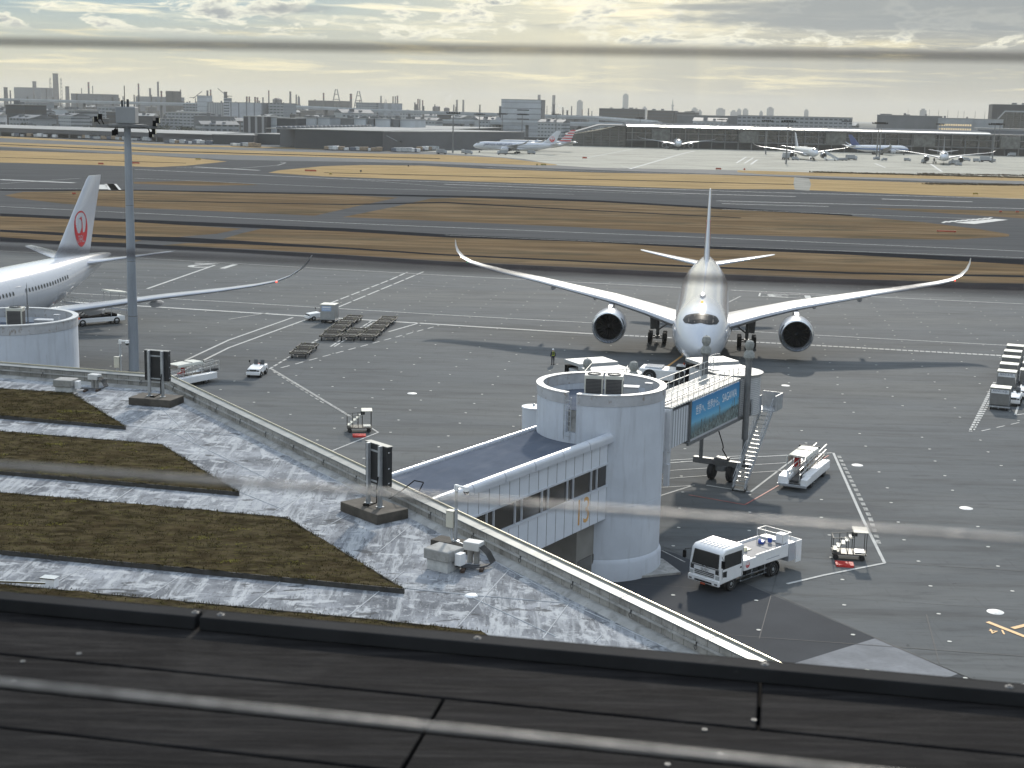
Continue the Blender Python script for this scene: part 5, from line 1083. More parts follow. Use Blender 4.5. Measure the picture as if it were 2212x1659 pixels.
# ---- dollies
def dolly():
    t=thing('pallet_dolly','x','dolly',(0,0,0),0,'empty black pallet dollies parked in rows')
    m=MB(); hx,hy=1.0,1.65; pts=[(-hx,-hy+.35),(-hx+.35,-hy),(hx-.35,-hy),(hx,-hy+.35),(hx,hy-.35),(hx-.35,hy),(-hx+.35,hy),(-hx,hy-.35)]
    rings=[]
    for z in (.5,.58): rings.append([Vector((x,y,z)) for x,y in pts])
    for a,b_ in zip(pts,pts[1:]+pts[:1]): m.bar((*a,.54),(*b_,.54),.1,.12)
    for y in (-.55,0,.55): m.bar((-hx,y,.54),(hx,y,.54),.08,.1)
    m.mi(1)
    for x,y in pts: m.box((x*.96,y*.96,.61),(.12,.12,.14))
    m.mi(0)
    m.build('frame',[mat('dolly_steel',(.03,.03,.032),.6,.2,var=.3,scale=5),mat('pale_stop',(.14,.14,.09),.7)],t)
    for k,y in enumerate((-1.1,-.28,.28,1.1)):
        q=MB(); q.bx(-.82,.82,y-.2,y+.2,.53,.575); q.build('roller_plate',mat('plate_black',(.018,.019,.02),.85,spec=.1,var=.3),t)
    q=MB(); q.bx(-.75,.75,-.06,.06,.58,.61); q.build('centre_strip',chrome,t)
    for x in (-.75,.75):
        for y in (-1.25,1.25): wheel(t,x,y,.2,.12,ax='X',hub=dkmetal)
    q=MB(); q.tube((0,-hy,.45),(0,-hy-.75,.35),.035); q.build('tow_bar',dkmetal,t); return t
D0=dolly()
rows=[('left row of five empty dollies',[(713,733),(724,722),(737,712),(750,703),(763,694.5)],(1,0)),('short middle pair of dollies',[(756,733),(771,723)],(1,0)),('right row of five empty dollies',[(797,733),(809,722),(820,712),(831,703.5),(839,697)],(1,0)),('pair of dollies parked alone nearer the camera',[(650,770),(664,757.5)],(1,0))]
ordn=['nearest','second nearest','middle','second farthest','farthest']; first=True
for rname,pts,_ in rows:
    a,b_=at(*pts[0]),at(*pts[-1]); ang=math.atan2(b_.y-a.y,b_.x-a.x)-R(90)
    for k,p in enumerate(pts):
        nm=('nearer' if k==0 else 'farther') if len(pts)==2 else ordn[k]
        lb='black dolly, %s of the %s'%(nm,rname); g=at(*p)
        rz=ang+R(random.uniform(-3,3))
        if first: D0.location=g; D0.rotation_euler=(0,0,rz); D0['label']=lb; first=False
        else: copy_thing(D0,g,rz,lb)
# ---- container carts
def container(label,loc,rz,txt=None,group='grey baggage containers on carts'):
    t=thing('baggage_container',label,'container',(loc[0],loc[1],.46),rz,group)
    m=MB(); m.bx(-.76,.76,-.9,.9,0,1.62); b_=m.build('container_body',mat('container_grey',(.19,.19,.185),.5,.2,var=.1,scale=2),t,bevel=.02); m=MB(); m.bx(-.79,.79,-.93,.93,1.62,1.68); m.build('roof',mat('container_roof',(.62,.62,.56),.4,.2,var=.1),t,bevel=.01)
    m=MB()
    for y in (-.9,.9):
        for x in (-.76,.76): m.bx(x-.03,x+.03,y-.03,y+.03,0,1.62)
    m.build('corner_post',chrome,t)
    if txt:
        m=MB(); m.bx(-.775,-.765,-.82,.82,1.12,1.5); s_=m.build('name_panel',mat('panel_white',(.6,.62,.64),.5,var=.05),t); text_mesh(txt,.3,'container_number',mat('ink',(.04,.05,.12),.6),s_,(-.778,0,1.36),(R(90),0,R(-90)),.003,sx=.85)
    return t
def cart(label,loc,rz):
    t=thing('container_cart',label,'cart',(loc[0],loc[1],0),rz,'low carts carrying containers')
    m=MB(); m.bx(-1.0,1.0,-.95,.95,.36,.45); m.build('frame',dkmetal,t); m=MB(); m.bx(-1.08,-1.0,-1.0,1.0,.28,.42); m.tube((-1.1,0,.35),(-1.75,0,.3),.035); m.build('tow_bar',steel,t)
    for x in (-.7,.7):
        for y in (-.75,.75): wheel(t,x,y,.19,.12,hub=dkmetal)
    return t
ca,cb=at(2157,886),at(2192,830+7)
near=at(2157,886); farp=at(2186,822)
cd=(farp-near); cd.normalize(); crz=math.atan2(cd.y,cd.x)
lst=[('nearest, standing apart in front of the tractor',(2157,886),'AKN32165JL'),('first behind the tractor',(2171,848),'AKN31810JL'),('second behind the tractor',(2175.5,831),None),('third behind the tractor',(2180,815),None),('fourth behind the tractor',(2184,801),None),('farthest, by the hatched white line',(2189,788),None)]
for nm,p,tx in lst:
    g=at(*p); g=g+cd*.9; cart('low black cart, %s in the right hand line'%nm,g,crz); container('grey container, %s in the right hand line'%nm,g,crz,tx)
def mid(p,q): return ((p[0]+q[0])/2,(p[1]+q[1])/2)
tug('white towing tractor between the grey containers near the right edge',(2186,878),(2191,866)); tug('white towing tractor cut by the right edge of the photo',(2213,863),(2219,853))
for k,(p,nm) in enumerate((((2221,842),'nearer'),((2226,826),'farther'))): g=at(*p); cart('low black cart, %s of the two cut by the right edge'%nm,g,crz); container('grey container, %s of the two cut by the right edge'%nm,g,crz)
g=at(706,697)+Vector((.3,.3,0)); rz=R(172); cart('low cart behind the tractor with a driver on the far apron',g,rz); tt=thing('baggage_container','tall silver container with a blue panel behind the tractor with driver','container',(g.x,g.y,.46),rz,'grey baggage containers on carts')
m=MB(); m.bx(-.95,.95,-.95,.95,0,1.9); m.build('container_body',mat('silver_box',(.42,.43,.43),.35,.5,var=.1),tt,bevel=.02); m=MB(); m.bx(-.98,.98,-.98,.98,1.9,1.95); m.build('roof',MATS['container_roof'],tt); m=MB(); m.bx(-.5,.75,.955,.965,1.1,1.75); nn=m.build('name_panel',mat('sky_panel',(.35,.45,.62),.5),tt); m=MB(); m.bx(-.35,.6,.966,.97,1.3,1.34); m.bx(-.4,.65,.966,.97,1.5,1.66); m.build('stripe',white,nn)
# ---- chock / step carts with canopy and the red pallets
def step_cart(label,px,rz):
    t=thing('step_cart',label,'cart',at(*px),rz,'tall wheeled carts with a small roof')
    m=MB(); m.bx(-1.05,1.05,-.6,.6,.38,.46); m.build('platform',mat('cart_steel',(.09,.09,.085),.5,.4,var=.2),t)
    for x in (-.8,.8):
        for y in (-.45,.45): wheel(t,x,y,.17,.1,hub=dkmetal)
    m=MB()
    for x,y,h in ((-1.02,-.57,1.45),(-1.02,.57,1.45),(-.55,-.57,1.5),(-.1,-.57,1.55),(-.55,.57,1.5),(-.1,.57,1.55),(.25,-.57,1.85),(.25,.57,1.85),(1.0,-.57,1.85),(1.0,.57,1.85)): m.tube((x,y,.46),(x,y,h),.025,n=6)
    for y in (-.57,.57): m.tube((-1.02,y,1.4),(.25,y,1.55),.022,n=6)
    m.tube((-1.02,-.57,1.4),(-1.02,.57,1.4),.022,n=6); m.build('frame_post',MATS['cart_steel'],t)
    m=MB(); m.bx(.18,1.08,-.65,.65,1.85,1.9); m.build('roof',mat('roof_cream',(.66,.65,.55),.4),t)
    for k in range(5): q=MB(); x=-.85+k*.24; q.bx(x-.13,x+.13,-.42,.42,.6+k*.2,.64+k*.2); q.build('step',mat('step_pale',(.55,.55,.48),.5),t)
    q=MB(); q.bx(.35,.95,-.4,.4,.47,.53); q.build('tray',chrome,t); q=MB(); q.box((.3,.1,1.6),(.35,.3,.28)); q.build('control_box',dkmetal,t)
    return t
step_cart('wheeled step cart with a small roof standing alone in the middle of the apron',(776,932),R(8)); step_cart('wheeled step cart with a small roof in the right corner of the white box',(1832,1206),R(-8))
def red_pallet(label,px,rz):
    t=thing('plastic_pallet',label,'pallet',at(*px),rz,'red plastic pallets on the apron'); 
    m=MB()
    for k in range(7): m.bx(-.55,.55,-.42+k*.13,-.36+k*.13,.1,.14)
    for y in (-.4,0,.4): m.bx(-.5,.5,y-.03,y+.03,0,.1)
    for x in (-.52,0,.52): m.bx(x-.03,x+.03,-.42,.42,.06,.1)
    m.build('slats',redp,t); return t
red_pallet('red slatted pallet in front of the step cart in the middle of the apron',(776,942.5),R(8)); red_pallet('red slatted pallet in front of the step cart inside the white box',(1824,1221),R(-8))
# ---- aircraft tractor behind the bridge
A,B=at(1404,828),at(1486,832); t=thing('pushback_tractor','large low white aircraft tractor between the jet bridge and the airliner','tractor',(A+B)/2+Vector((0,1.2,0)),math.atan2(B.y-A.y,B.x-A.x)-R(8))
m=MB(); m.hexa([(-2.9,-1.3,.35),(2.9,-1.3,.35),(2.9,1.3,.35),(-2.9,1.3,.35)],[(-2.8,-1.25,1.5),(2.8,-1.25,1.35),(2.8,1.25,1.35),(-2.8,1.25,1.5)]); m.build('body',white,t,bevel=.1)
m=MB(); m.bx(1.0,2.5,-1.1,-.05,1.36,2.0); cb=m.build('cab',white,t,bevel=.05); m=MB(); m.bx(.98,2.52,-1.12,-.03,1.5,1.88); m.build('cab_window',glass,cb); m=MB(); m.bx(-2.3,-.5,-.9,.9,1.45,1.62); m.build('engine_cover',jetw,t,bevel=.03)
m=MB(); m.lathe([(.09,2.0),(.09,2.2),(.001,2.24)],(1.7,-.5,0),n=10); m.build('beacon',orangep,t)
for x in (-1.7,1.5):
    for y in (-1.2,1.2): wheel(t,x,y,.72,.42)
p=at(1152,927,0); t=thing('round_tank','low round white tank peeking out left of the near tower','tank',p); m=MB(); m.lathe([(1.0,0),(1.0,1.9),(1.06,1.92),(1.06,2.02),(.01,2.1)],n=28,cap=True); m.build('shell',panel,t); m=MB(); m.lathe([(.1,2.1),(.1,2.25),(.01,2.28)],n=10); m.build('cap',steel,t)
p0=at(2136,1496,8.6); p1=at(2330,1447,8.6); dd=(p1-p0).normalized(); t=thing('walkway','white coping of the next walkway cut by the lower right corner','walkway',(p0.x,p0.y,0),math.atan2(dd.y,dd.x)); m=MB(); m.bx(0,14,-3.6,0,3.8,8.3); m.build('wall',panel,t); m=MB(); m.bx(-.1,14.1,-.35,.05,8.3,8.6); m.bx(-.1,14.1,-3.7,-3.3,8.3,8.6); m.bx(-.1,.3,-3.3,-.35,8.3,8.55); m.build('coping',panelt,t,bevel=.05)
# ---- manholes, hydrant covers
for px,r,lb in (((890,850),.42,'round white hydrant cover in the middle of the empty apron'),((1697,833),.4,'round white cover right of the jet bridge cab'),((2087,1098),.42,'round white cover right of the white parking box'),((2150,1322),.42,'large round white cover at the lower right, by the orange marks'),((1858,927),.4,'round white cover beyond the stairs')):
    if px==(1858,927): px=(1852,1005)
    m=MB(); m.lathe([(.001,.03),(r*.6,.035),(r*.62,.03),(r,.03),(r+.05,.012),(r+.05,0)],n=24); o=m.build('manhole_cover',mat('cover_white',(.62,.62,.60),.6,var=.25,scale=3),loc=at(*px)); tag(o,lb,'manhole cover','round covers set in the apron')
# ---- people
def skin_body(pts,edges,rad,name,m,parent,sub=1):
    me=bpy.data.meshes.new(name); me.from_pydata([Vector(p) for p in pts],edges,[]); o=bpy.data.objects.new(name,me); C.objects.link(o); o.parent=parent
    sk=o.modifiers.new('skin','SKIN')
    for i,r in enumerate(rad): me.skin_vertices[0].data[i].radius=(r,r) if not isinstance(r,tuple) else r
    me.skin_vertices[0].data[0].use_root=True
    sb=o.modifiers.new('sub','SUBSURF'); sb.levels=sub; sb.render_levels=sub; me.materials.append(m)
    dg=bpy.context.evaluated_depsgraph_get(); bpy.context.view_layer.update(); dg.update(); nm=bpy.data.meshes.new_from_object(o.evaluated_get(dg)); o.modifiers.clear(); o.data=nm
    for p in nm.polygons: p.use_smooth=True
    if not nm.materials: nm.materials.append(m)
    return o
skinm=mat('skin',(.50,.32,.23),.6,var=.05); navy=mat('navy_uniform',(.018,.022,.035),.8,var=.2,scale=8)
def person(label,loc,rz,seated=False,vest=True,helmet=True):
    t=thing('person',label,'person',loc,rz,None)
    if not seated:
        P_=[(0,0,.95),(0,0,1.15),(0,.01,1.38),(0,.01,1.50),(0,.02,1.62),(0,.02,1.70), (-.19,0,1.40),(-.25,.0,1.14),(-.24,.06,.90),(-.24,.08,.82), (.19,0,1.40),(.25,.0,1.14),(.24,.06,.90),(.24,.08,.82), (-.10,0,.90),(-.11,.02,.50),(-.12,-.02,.09),(-.12,.13,.05),(.10,0,.90),(.11,.03,.50),(.12,-.01,.09),(.12,.14,.05)]
        E_=[(0,1),(1,2),(2,3),(3,4),(4,5),(2,6),(6,7),(7,8),(8,9),(2,10),(10,11),(11,12),(12,13),(0,14),(14,15),(15,16),(16,17),(0,18),(18,19),(19,20),(20,21)]
    else:
        P_=[(0,0,.30),(0,.02,.5),(0,.03,.72),(0,.04,.84),(0,.07,.95),(0,.07,1.03),(-.19,.02,.74),(-.23,.15,.5),(-.14,.38,.52),(-.12,.45,.53),(.19,.02,.74),(.23,.15,.5),(.14,.38,.52),(.12,.45,.53),(-.1,.05,.28),(-.11,.45,.3),(-.11,.5,-.12),(-.11,.63,-.15),(.1,.05,.28),(.11,.45,.3),(.11,.5,-.12),(.11,.63,-.15)]
        E_=[(0,1),(1,2),(2,3),(3,4),(4,5),(2,6),(6,7),(7,8),(8,9),(2,10),(10,11),(11,12),(12,13),(0,14),(14,15),(15,16),(16,17),(0,18),(18,19),(19,20),(20,21)]
    rad=[.12,.125,.13,.055,.085,.09,.062,.05,.036,.034,.062,.05,.036,.034,.088,.062,.045,.042,.088,.062,.045,.042]
    b_=skin_body(P_,E_,rad,'body',skinm,t)
    hands=MB()
    for i in (9,13):
        w=Vector(P_[i]); d=(w-Vector(P_[i-1])).normalized(); side=Vector((0,1,0)) if not seated else Vector((1,0,0))
        for k in range(4): a=w+side*(-.03+.02*k); hands.tube(a,a+d*(.075+.01*(k in(1,2))),.009,.006,6); hands.tube(a+d*.08,a+d*.10+Vector((0,.012,0)),.008,.005,6)
        hands.tube(w+side*.03,w+side*.055+d*.05,.010,.007,6)
    # nose and ears merged with the body
    h=Vector(P_[4])+Vector((0,0,.02)); hands.tube(h+Vector((0,.07,.01)),h+Vector((0,.105,-.02)),.018,.014,6)
    for s in (-1,1): hands.tube(h+Vector((s*.07,0,.02)),h+Vector((s*.09,-.01,0)),.02,.02,6)
    hm=hands.build('tmp',skinm); bm=bmesh.new(); bm.from_mesh(b_.data); bm.from_mesh(hm.data); bm.to_mesh(b_.data); bm.free(); bpy.data.objects.remove(hm)
    cl=[.135,.145,.15,.07,None,None,.08,.064,.05,None,.08,.064,.05,None,.105,.08,.062,None,.105,.08,.062,None]
    keep=[i for i in range(22) if cl[i]]; mp={k:i for i,k in enumerate(keep)}
    skin_body([P_[i] for i in keep],[(mp[a],mp[b2]) for a,b2 in E_ if a in mp and b2 in mp],[cl[i] for i in keep],'uniform',navy,t)
    for i in (16,20):
        p=Vector(P_[i]); m=MB(); m.hexa([(p.x-.05,p.y-.08,p.z-.09),(p.x+.05,p.y-.08,p.z-.09),(p.x+.05,p.y+.2,p.z-.09),(p.x-.05,p.y+.2,p.z-.09)],[(p.x-.045,p.y-.07,p.z+.04),(p.x+.045,p.y-.07,p.z+.04),(p.x+.04,p.y+.16,p.z-.03),(p.x-.04,p.y+.16,p.z-.03)]); m.build('shoe',black,t,bevel=.015)
    z0=P_[2][2]
    if vest:
        yv=mat('reflective_yellow',(.62,.72,.08),.5,var=.05,emit=None)
        m=MB(); m.lathe([(.158,z0-.36),(.163,z0-.30)],n=18); 
        for s in (-1,1):
            m.path([Vector((s*.075,-.15,z0-.33)),Vector((s*.075,-.158,z0-.1)),Vector((s*.07,-.12,z0+.09)),Vector((s*.07,.1,z0+.09)),Vector((s*.075,.165,z0-.1)),Vector((s*.075,.155,z0-.33))],.018,5)
        m.build('vest',yv,t)
    if helmet:
        m=MB(); hz=P_[4][2]; hy=P_[4][1]; m.lathe([(.135,hz+.035),(.115,hz+.045),(.11,hz+.09),(.085,hz+.14),(.04,hz+.165),(.001,hz+.17)],(0,hy,0),n=16); m.build('helmet',white,t)
    m=MB(); hz=P_[4][2]; m.lathe([(.088,hz-.02),(.09,hz+.05)],(0,P_[4][1]-.012,0),n=14); m.build('hair',black,t)
    return t
g=at(1194,788); person('ground worker in navy uniform, white helmet and yellow vest straps standing on the apron',g,R(15))
g=at(694,690.5); person('driver in dark clothes and white helmet seated on the towing tractor',(g.x+.3,g.y-.2,.66),R(95),seated=True,vest=False)
# ---- flood light mast
mb=at(290,800,0); mt=thing('floodlight_mast','tall galvanised floodlight mast with a square box on top at the left','light mast',(mb.x,mb.y,0),R(5))
m=MB(); m.lathe([(.52,0),(.50,4),(.42,15),(.33,24.6)],n=24,cap=True); m.build('pole',mat('mast_zinc',(.27,.30,.34),.55,.3,var=.15,scale=.8,stretch=(1,1,.2)),mt)
m=MB()
for z in (5.6,11.2,16.8): m.lathe([(.53-z*.0080,z),(.545-z*.0080,z+.05),(.53-z*.0080,z+.10)],n=24)
m.build('joint_ring',gunmetal,mt)
m=MB(); m.lathe([(1.6,24.6),(1.9,24.65),(1.9,24.85),(.5,24.9)],n=20,cap=True); m.bx(-3.0,3.0,-.12,.12,24.5,24.8); m.bx(-2.2,2.2,-.9,-.75,24.65,24.8); m.build('gantry',gunmetal,mt)
m=MB(); m.prism([(-.95,-.95),(.95,-.95),(.95,.95),(-.95,.95)],24.95,26.55); m.build('equipment_box',mat('mast_box',(.26,.27,.28),.6,var=.05),mt,bevel=.05)
m=MB(); m.tube((-.2,0,26.5),(-.2,0,28.6),.04); m.tube((.1,0,26.5),(.1,0,27.3),.12); m.tube((-.5,.2,26.5),(-.5,.2,27.2),.1); m.build('antenna',dkmetal,mt)
for x,z,rr in ((-3.0,25.3,1),(-2.6,25.55,1),(3.0,25.3,-1),(2.7,25.0,-1),(-1.3,24.0,0),(2.3,23.9,-1),(-1.1,24.1,0),(2.6,24.2,-1)):
    m=MB(); m.box((x,-.1,z),(.35,.5,.55)); m.bar((x*.85,0,24.65),(x,-.1,z),.1); fl=m.build('floodlight',black,mt,bevel=.03)
    if x<-2 or x>2.2: m=MB(); m.box((x-rr*.19,-.1,z),(.03,.42,.46)); m.build('lens',mat('lens_glass',(.8,.78,.6),.1,var=.02),fl)
# second mast-like duct behind the near tower
# ================================================================ the far side of the airfield
TH=-R(14.3)
def fac(name,c,va=.12,win=None,sp=.3,fx=.25,fz=.28,wc=(.06,.07,.08),rough=.7,wx=.5,wz=.45):
    m=mat(name,c,rough,var=va,scale=.08,spec=sp)
    if win=='bands': striped(m,2,fz,wc,wz,.85)
    if win=='ribs': striped(m,0,fx,wc,wx,.6)
    return m
f_pale=fac('pale_cladding',(.30,.32,.34)); f_bands=fac('banded_facade',(.29,.31,.33),win='bands'); striped(f_bands,0,.21,(.27,.29,.31),.35,.9); f_ribs=fac('ribbed_cladding',(.10,.105,.115),win='ribs',fx=.55,wc=(.09,.095,.105)); f_dark=fac('dark_cladding',(.045,.05,.058))
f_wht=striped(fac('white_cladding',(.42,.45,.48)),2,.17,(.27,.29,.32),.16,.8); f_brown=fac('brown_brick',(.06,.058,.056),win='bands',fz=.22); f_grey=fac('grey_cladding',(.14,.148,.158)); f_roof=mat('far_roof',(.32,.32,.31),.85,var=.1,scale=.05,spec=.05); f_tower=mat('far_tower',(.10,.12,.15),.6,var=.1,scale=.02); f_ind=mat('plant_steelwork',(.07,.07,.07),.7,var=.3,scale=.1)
f_stack=mat('stack_concrete',(.11,.105,.11),.8,var=.15,scale=.1); f_red=mat('stack_red',(.22,.07,.06),.7,var=.1); f_green=mat('dark_foliage',(.035,.045,.028),.9,var=.4,scale=.3)
f_glass=mat('terminal_glass',(.018,.024,.028),.2,var=.4,scale=.05,spec=.8); striped(f_glass,0,.14,(.07,.075,.078),.10,.8); striped(f_glass,2,.5,(.05,.055,.06),.2,.8)
def block(label,x0,x1,yt,D,dep,m,name='warehouse',cat='building',rz=None,extra=None,group=None,roof=True,z0=0.):
    rz=TH if rz is None else rz; a=atY(x0,yt,D); b_=atY(x1,yt,D); w=(b_.x-a.x)/math.cos(rz); h=(a.z+b_.z)/2; c=(a+b_)/2
    t=thing(name,label,cat,(c.x,c.y,z0),rz,group)
    q=MB(); q.bx(-w/2,w/2,0,dep,0,h-z0); q.build('walls',m,t,smooth=False)
    if roof: q=MB(); q.bx(-w/2-.3,w/2+.3,-.3,dep+.3,h-z0,h-z0+.45); q.build('roof',f_roof,t)
    t['w']=w; t['h']=h-z0
    if extra:
        rnd=random.Random(int(x0*7))
        for k in range(extra): q=MB(); u=rnd.uniform(-w*.42,w*.42); s=rnd.uniform(.8,3.2); q.bx(u-s,u+s,dep*.2,dep*.2+s*1.5,h-z0+.45,h-z0+.45+rnd.uniform(.8,2.4)); q.build('rooftop_unit',f_grey,t)
    return t
# cargo sheds on the left, canopy with dark openings
g0,g1=at(-60,292,0),at(459,310.5,0); d=(g1-g0).normalized(); ww=(g1-g0).length+0
t=thing('cargo_shed','long low cargo shed with a pale roof at the far left of the airfield','building',(g1.x,g1.y,0),math.atan2(d.y,d.x))
hh=atY(459,291.5,g1.y).z
q=MB(); q.bx(-ww-150,0,14,70,0,hh); q.build('walls',f_dark,t,smooth=False); q=MB(); q.bx(-ww-150,0,0,14,hh-2.9,hh-.1); q.bx(-42,0,0,14,0,hh-.2); q.build('canopy_fascia',f_ribs,t,smooth=False)
q=MB(); q.hexa([(-ww-150,-.3,hh),(.3,-.3,hh),(.3,72,hh),(-ww-150,72,hh)],[(-ww-150,-.3,hh+.3),(.3,-.3,hh+.3),(.3,36,hh+1.8),(-ww-150,36,hh+1.8)]); q.build('roof',f_roof,t)
for k in range(20): q=MB(); x=-48-k*13.; q.bx(x-.5,x+.5,.5,1.5,0,hh-2.9); q.build('canopy_post',f_grey,t)
for k in range(9): q=MB(); x=-10-k*27.; q.bx(x-1.5,x+1.5,40,43,hh+1.6,hh+3.6); q.build('roof_vent',f_grey,t)
def pxblock(label,xa,ya,xb,yb,ytop,dep,m,name='cargo_building',**k):
    a,b_=at(xa,ya,0),at(xb,yb,0); d=(b_-a).normalized(); w=(b_-a).length; h=atY(xa,ytop,a.y).z
    t=thing(name,label,'building',(a.x,a.y,0),math.atan2(d.y,d.x)); q=MB(); q.bx(0,w,0,dep,0,h); q.build('walls',m,t,smooth=False); q=MB(); q.bx(-.3,w+.3,-.3,dep+.3,h,h+.5); q.build('roof',f_roof,t); t['w']=w; t['h']=h; return t
pxblock('dark side building joined to the right end of the long cargo shed',459,311,548,313,291,60,f_dark)
K=pxblock('big grey corrugated cargo hall with a pale roof left of centre',605,315.5,828,326,277,150,f_ribs)
# its right flank with canopy and struts
a=at(828,326,0); a2=at(1083,307,0); d=(a2-a).normalized(); w=(a2-a).length
t=thing('cargo_canopy','long slanting canopy with struts along the right flank of the corrugated cargo hall','building',(a.x,a.y,0),math.atan2(d.y,d.x)); h=K['h']
q=MB(); q.bx(0,w,.5,60,0,h+.2); q.build('walls',f_dark,t,smooth=False); q=MB(); q.bx(-.5,w+1,-.6,80,h+.2,h+.7); q.build('roof',f_roof,t); q=MB(); q.bx(14,w,-8,.4,5.6,6.3); q.build('canopy',f_dark,t)
for k in range(28): q=MB(); x=2+k*(w-4)/27; q.bar((x,.3,h-1.5),(x+4,-7.5,6.3),.35,.35); q.build('strut',f_pale,t)
for k in range(9): q=MB(); x=5+k*13; q.box((x,-.1,h-2.2),(.7,.3,.5)); q.build('wall_lamp',mat('lit_lamp',(.9,.85,.7),.4,emit=((1,.9,.7),2.)),t)
for k in range(26): q=MB(); x=-120+k*8.5; q.lathe([(2.1,h+.7),(2.1,h+1.6),(1.2,h+2.3),(.01,h+2.3)],(x+108,66,0),n=10); q.build('roof_fan',f_grey,t)
# white blocks behind the hall
for k,(x0,x1,yt,m_) in enumerate(((638,682,255,f_wht),(686,712,254,f_wht),(735,762,256,f_grey),(762,790,256,f_wht),(797,806,257,f_grey),(810,842,257,f_wht),(848,862,258,f_grey),(864,894,258,f_wht))):
    block('%s rooftop block behind the corrugated hall, number %s from the left by its gap'%('white' if m_ is f_wht else 'grey',['one','two','three','four','five','six','seven','eight'][k]) if 0 else '%s block rising behind the corrugated hall roof, %s from the left'%('white' if m_ is f_wht else 'grey',['first','second','third','fourth','fifth','sixth','seventh','last'][k]),x0,x1,yt,1120,30,m_,extra=2,group='blocks behind the corrugated hall')
block('open steel frame structure in front of the white blocks',524,577,252,1090,26,fac('frame_stripes',(.07,.07,.075),win='ribs',fx=.18,wc=(.42,.43,.44),wx=.35),name='steel_frame'); block('white cabin on the dark deck beside the steel frame',577,600,254,1095,20,f_wht,name='annex'); block('dark louvred annex beside the white cabin',597,640,256,1092,20,f_dark,name='annex')
block('dark low shed between the two cargo halls',548,606,290,1010,30,f_dark,name='annex')
# tall white block and others behind
wb=block('tall white windowless building with two dark slots in the middle distance',1083,1169.6,215.5,1500,45,f_wht,name='office_tower',rz=-R(6),extra=0)
w=wb['w']; h=wb['h']
for k in range(6): q=MB(); z=h-9-k*5.4; q.bx(-w/2-.05,w/2+.05,-.12,-.02,z,z+.35); q.build('joint',f_grey,wb)
for k in range(4): q=MB(); z=h-11-k*4.6; q.bx(-w*.10,w*.2,-.15,-.03,z,z+1.1); q.build('window_slot',f_dark,wb)
q=MB(); q.bx(w/2-.3,w/2+.2,0,45,h-60,h); q.bx(-w/2-3,-w/2-.01,6,30,0,h-7); q.build('side_annex',f_grey,wb)
OF=block('broad white factory office with a sign tower, left of centre on the skyline',393,492,226,1900,50,f_bands,name='factory_office',extra=6); block('sign tower on the roof of the broad white factory office',425,447,207,1890,16,f_wht,name='sign_tower')
block('grey wing with vertical pipes right of the sign tower',447,486,222,1880,40,fac('pipe_stripes',(.25,.26,.27),win='ribs',fx=.3,wc=(.42,.43,.44),wx=.5),name='factory_wing',extra=3)
block('striped white stair tower of the factory office',483,492,212,1870,12,fac('banded_white',(.4,.42,.45),win='bands'),name='stair_tower')
block('white hall with nine dark vertical slits',493,569,222,1800,40,fac('slit_wall',(.40,.42,.46),win='ribs',fx=.095,wc=(.05,.055,.06),wx=.16),name='storage_hall'); block('pale hall with small square windows beside the slit hall',579,613,223,1800,40,f_bands,name='storage_hall')
block('long white factory with arched roof lights in front of the factory office',355,432,243,1650,40,f_bands,name='factory'); block('low white hall with a bright metal roof at centre left',768,815,222,2300,40,f_ribs if 0 else f_bands,name='storage_hall'); block('pale ribbed hall right of the low white hall',791,852,223,2300,40,fac('pale_ribs',(.32,.35,.39),win='ribs',fx=.08,wc=(.2,.22,.24)),name='storage_hall')
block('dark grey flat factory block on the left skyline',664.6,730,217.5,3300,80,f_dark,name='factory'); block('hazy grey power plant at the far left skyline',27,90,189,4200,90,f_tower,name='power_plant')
block('grey hall with a blue rail at the far left',150,227,203,3000,60,f_grey,name='factory'); block('pale windowed hall at the far left behind the shed',33,88,222,1700,30,f_bands,name='factory'); block('white low hall at the left edge',-40,66,236,1500,40,f_wht,name='factory',extra=3)
block('white hall with a stepped roof left of the mast',110,180,237,1500,35,f_wht,name='factory',extra=4); block('pale hall just right of the mast head',207,260,230,1700,40,f_bands,name='factory'); block('blocky dark refinery unit left of the factory office',357,375,197,2600,30,f_ind,name='refinery_unit'); block('wide pale plant behind the mast head',290,372,209,3600,70,f_tower,name='power_plant')
# right side skyline buildings
block('dark brown tower block row with a stepped roof on the right of centre',1295,1379,235,2200,60,f_brown,name='apartment_block',extra=4); block('dark tower block with two rounded roof houses',1399,1454,239,2200,50,f_brown,name='apartment_block',extra=2); block('dark jagged apartment row right of the dark tower block',1454,1501,243,2200,50,f_brown,name='apartment_block',extra=6)
block('long brown arched hall behind the glass terminal',1465,1600,250,1500,60,f_grey,name='hangar'); block('long flat car park roof behind the glass terminal',1598,1832,252,1450,60,f_bands,name='car_park')
block('large grey windowed hall right of the car park',1899,2031,250,1500,70,f_grey,name='terminal_annex',extra=5); bl=block('grey office with two rows of lit windows',2030,2100,256,1480,50,f_pale,name='office_block',extra=2)
litm=mat('lit_window',(.5,.42,.28),.4,emit=((1,.75,.4),.55)); w=bl['w']; h=bl['h']
for z in (h-7.5,h-11.8):
    for k in range(14): q=MB(); x=-w/2+1.2+k*(w-2)/14; q.bx(x,x+1.5,-.2,-.02,z,z+1.9); q.build('window',litm,bl)
block('pale hall with a ramp beside the lit office',2102,2165,258,1480,50,f_pale,name='terminal_annex'); block('tall dark stepped block at the right edge of the skyline',2150,2290,227,1600,60,f_dark,name='hotel_block',extra=3); block('dark louvred terminal wing at the right edge',2120,2320,280,1240,60,fac('louvred_wing',(.14,.15,.17),win='bands',fz=.25,wc=(.32,.34,.36),wz=.3),name='terminal_wing')
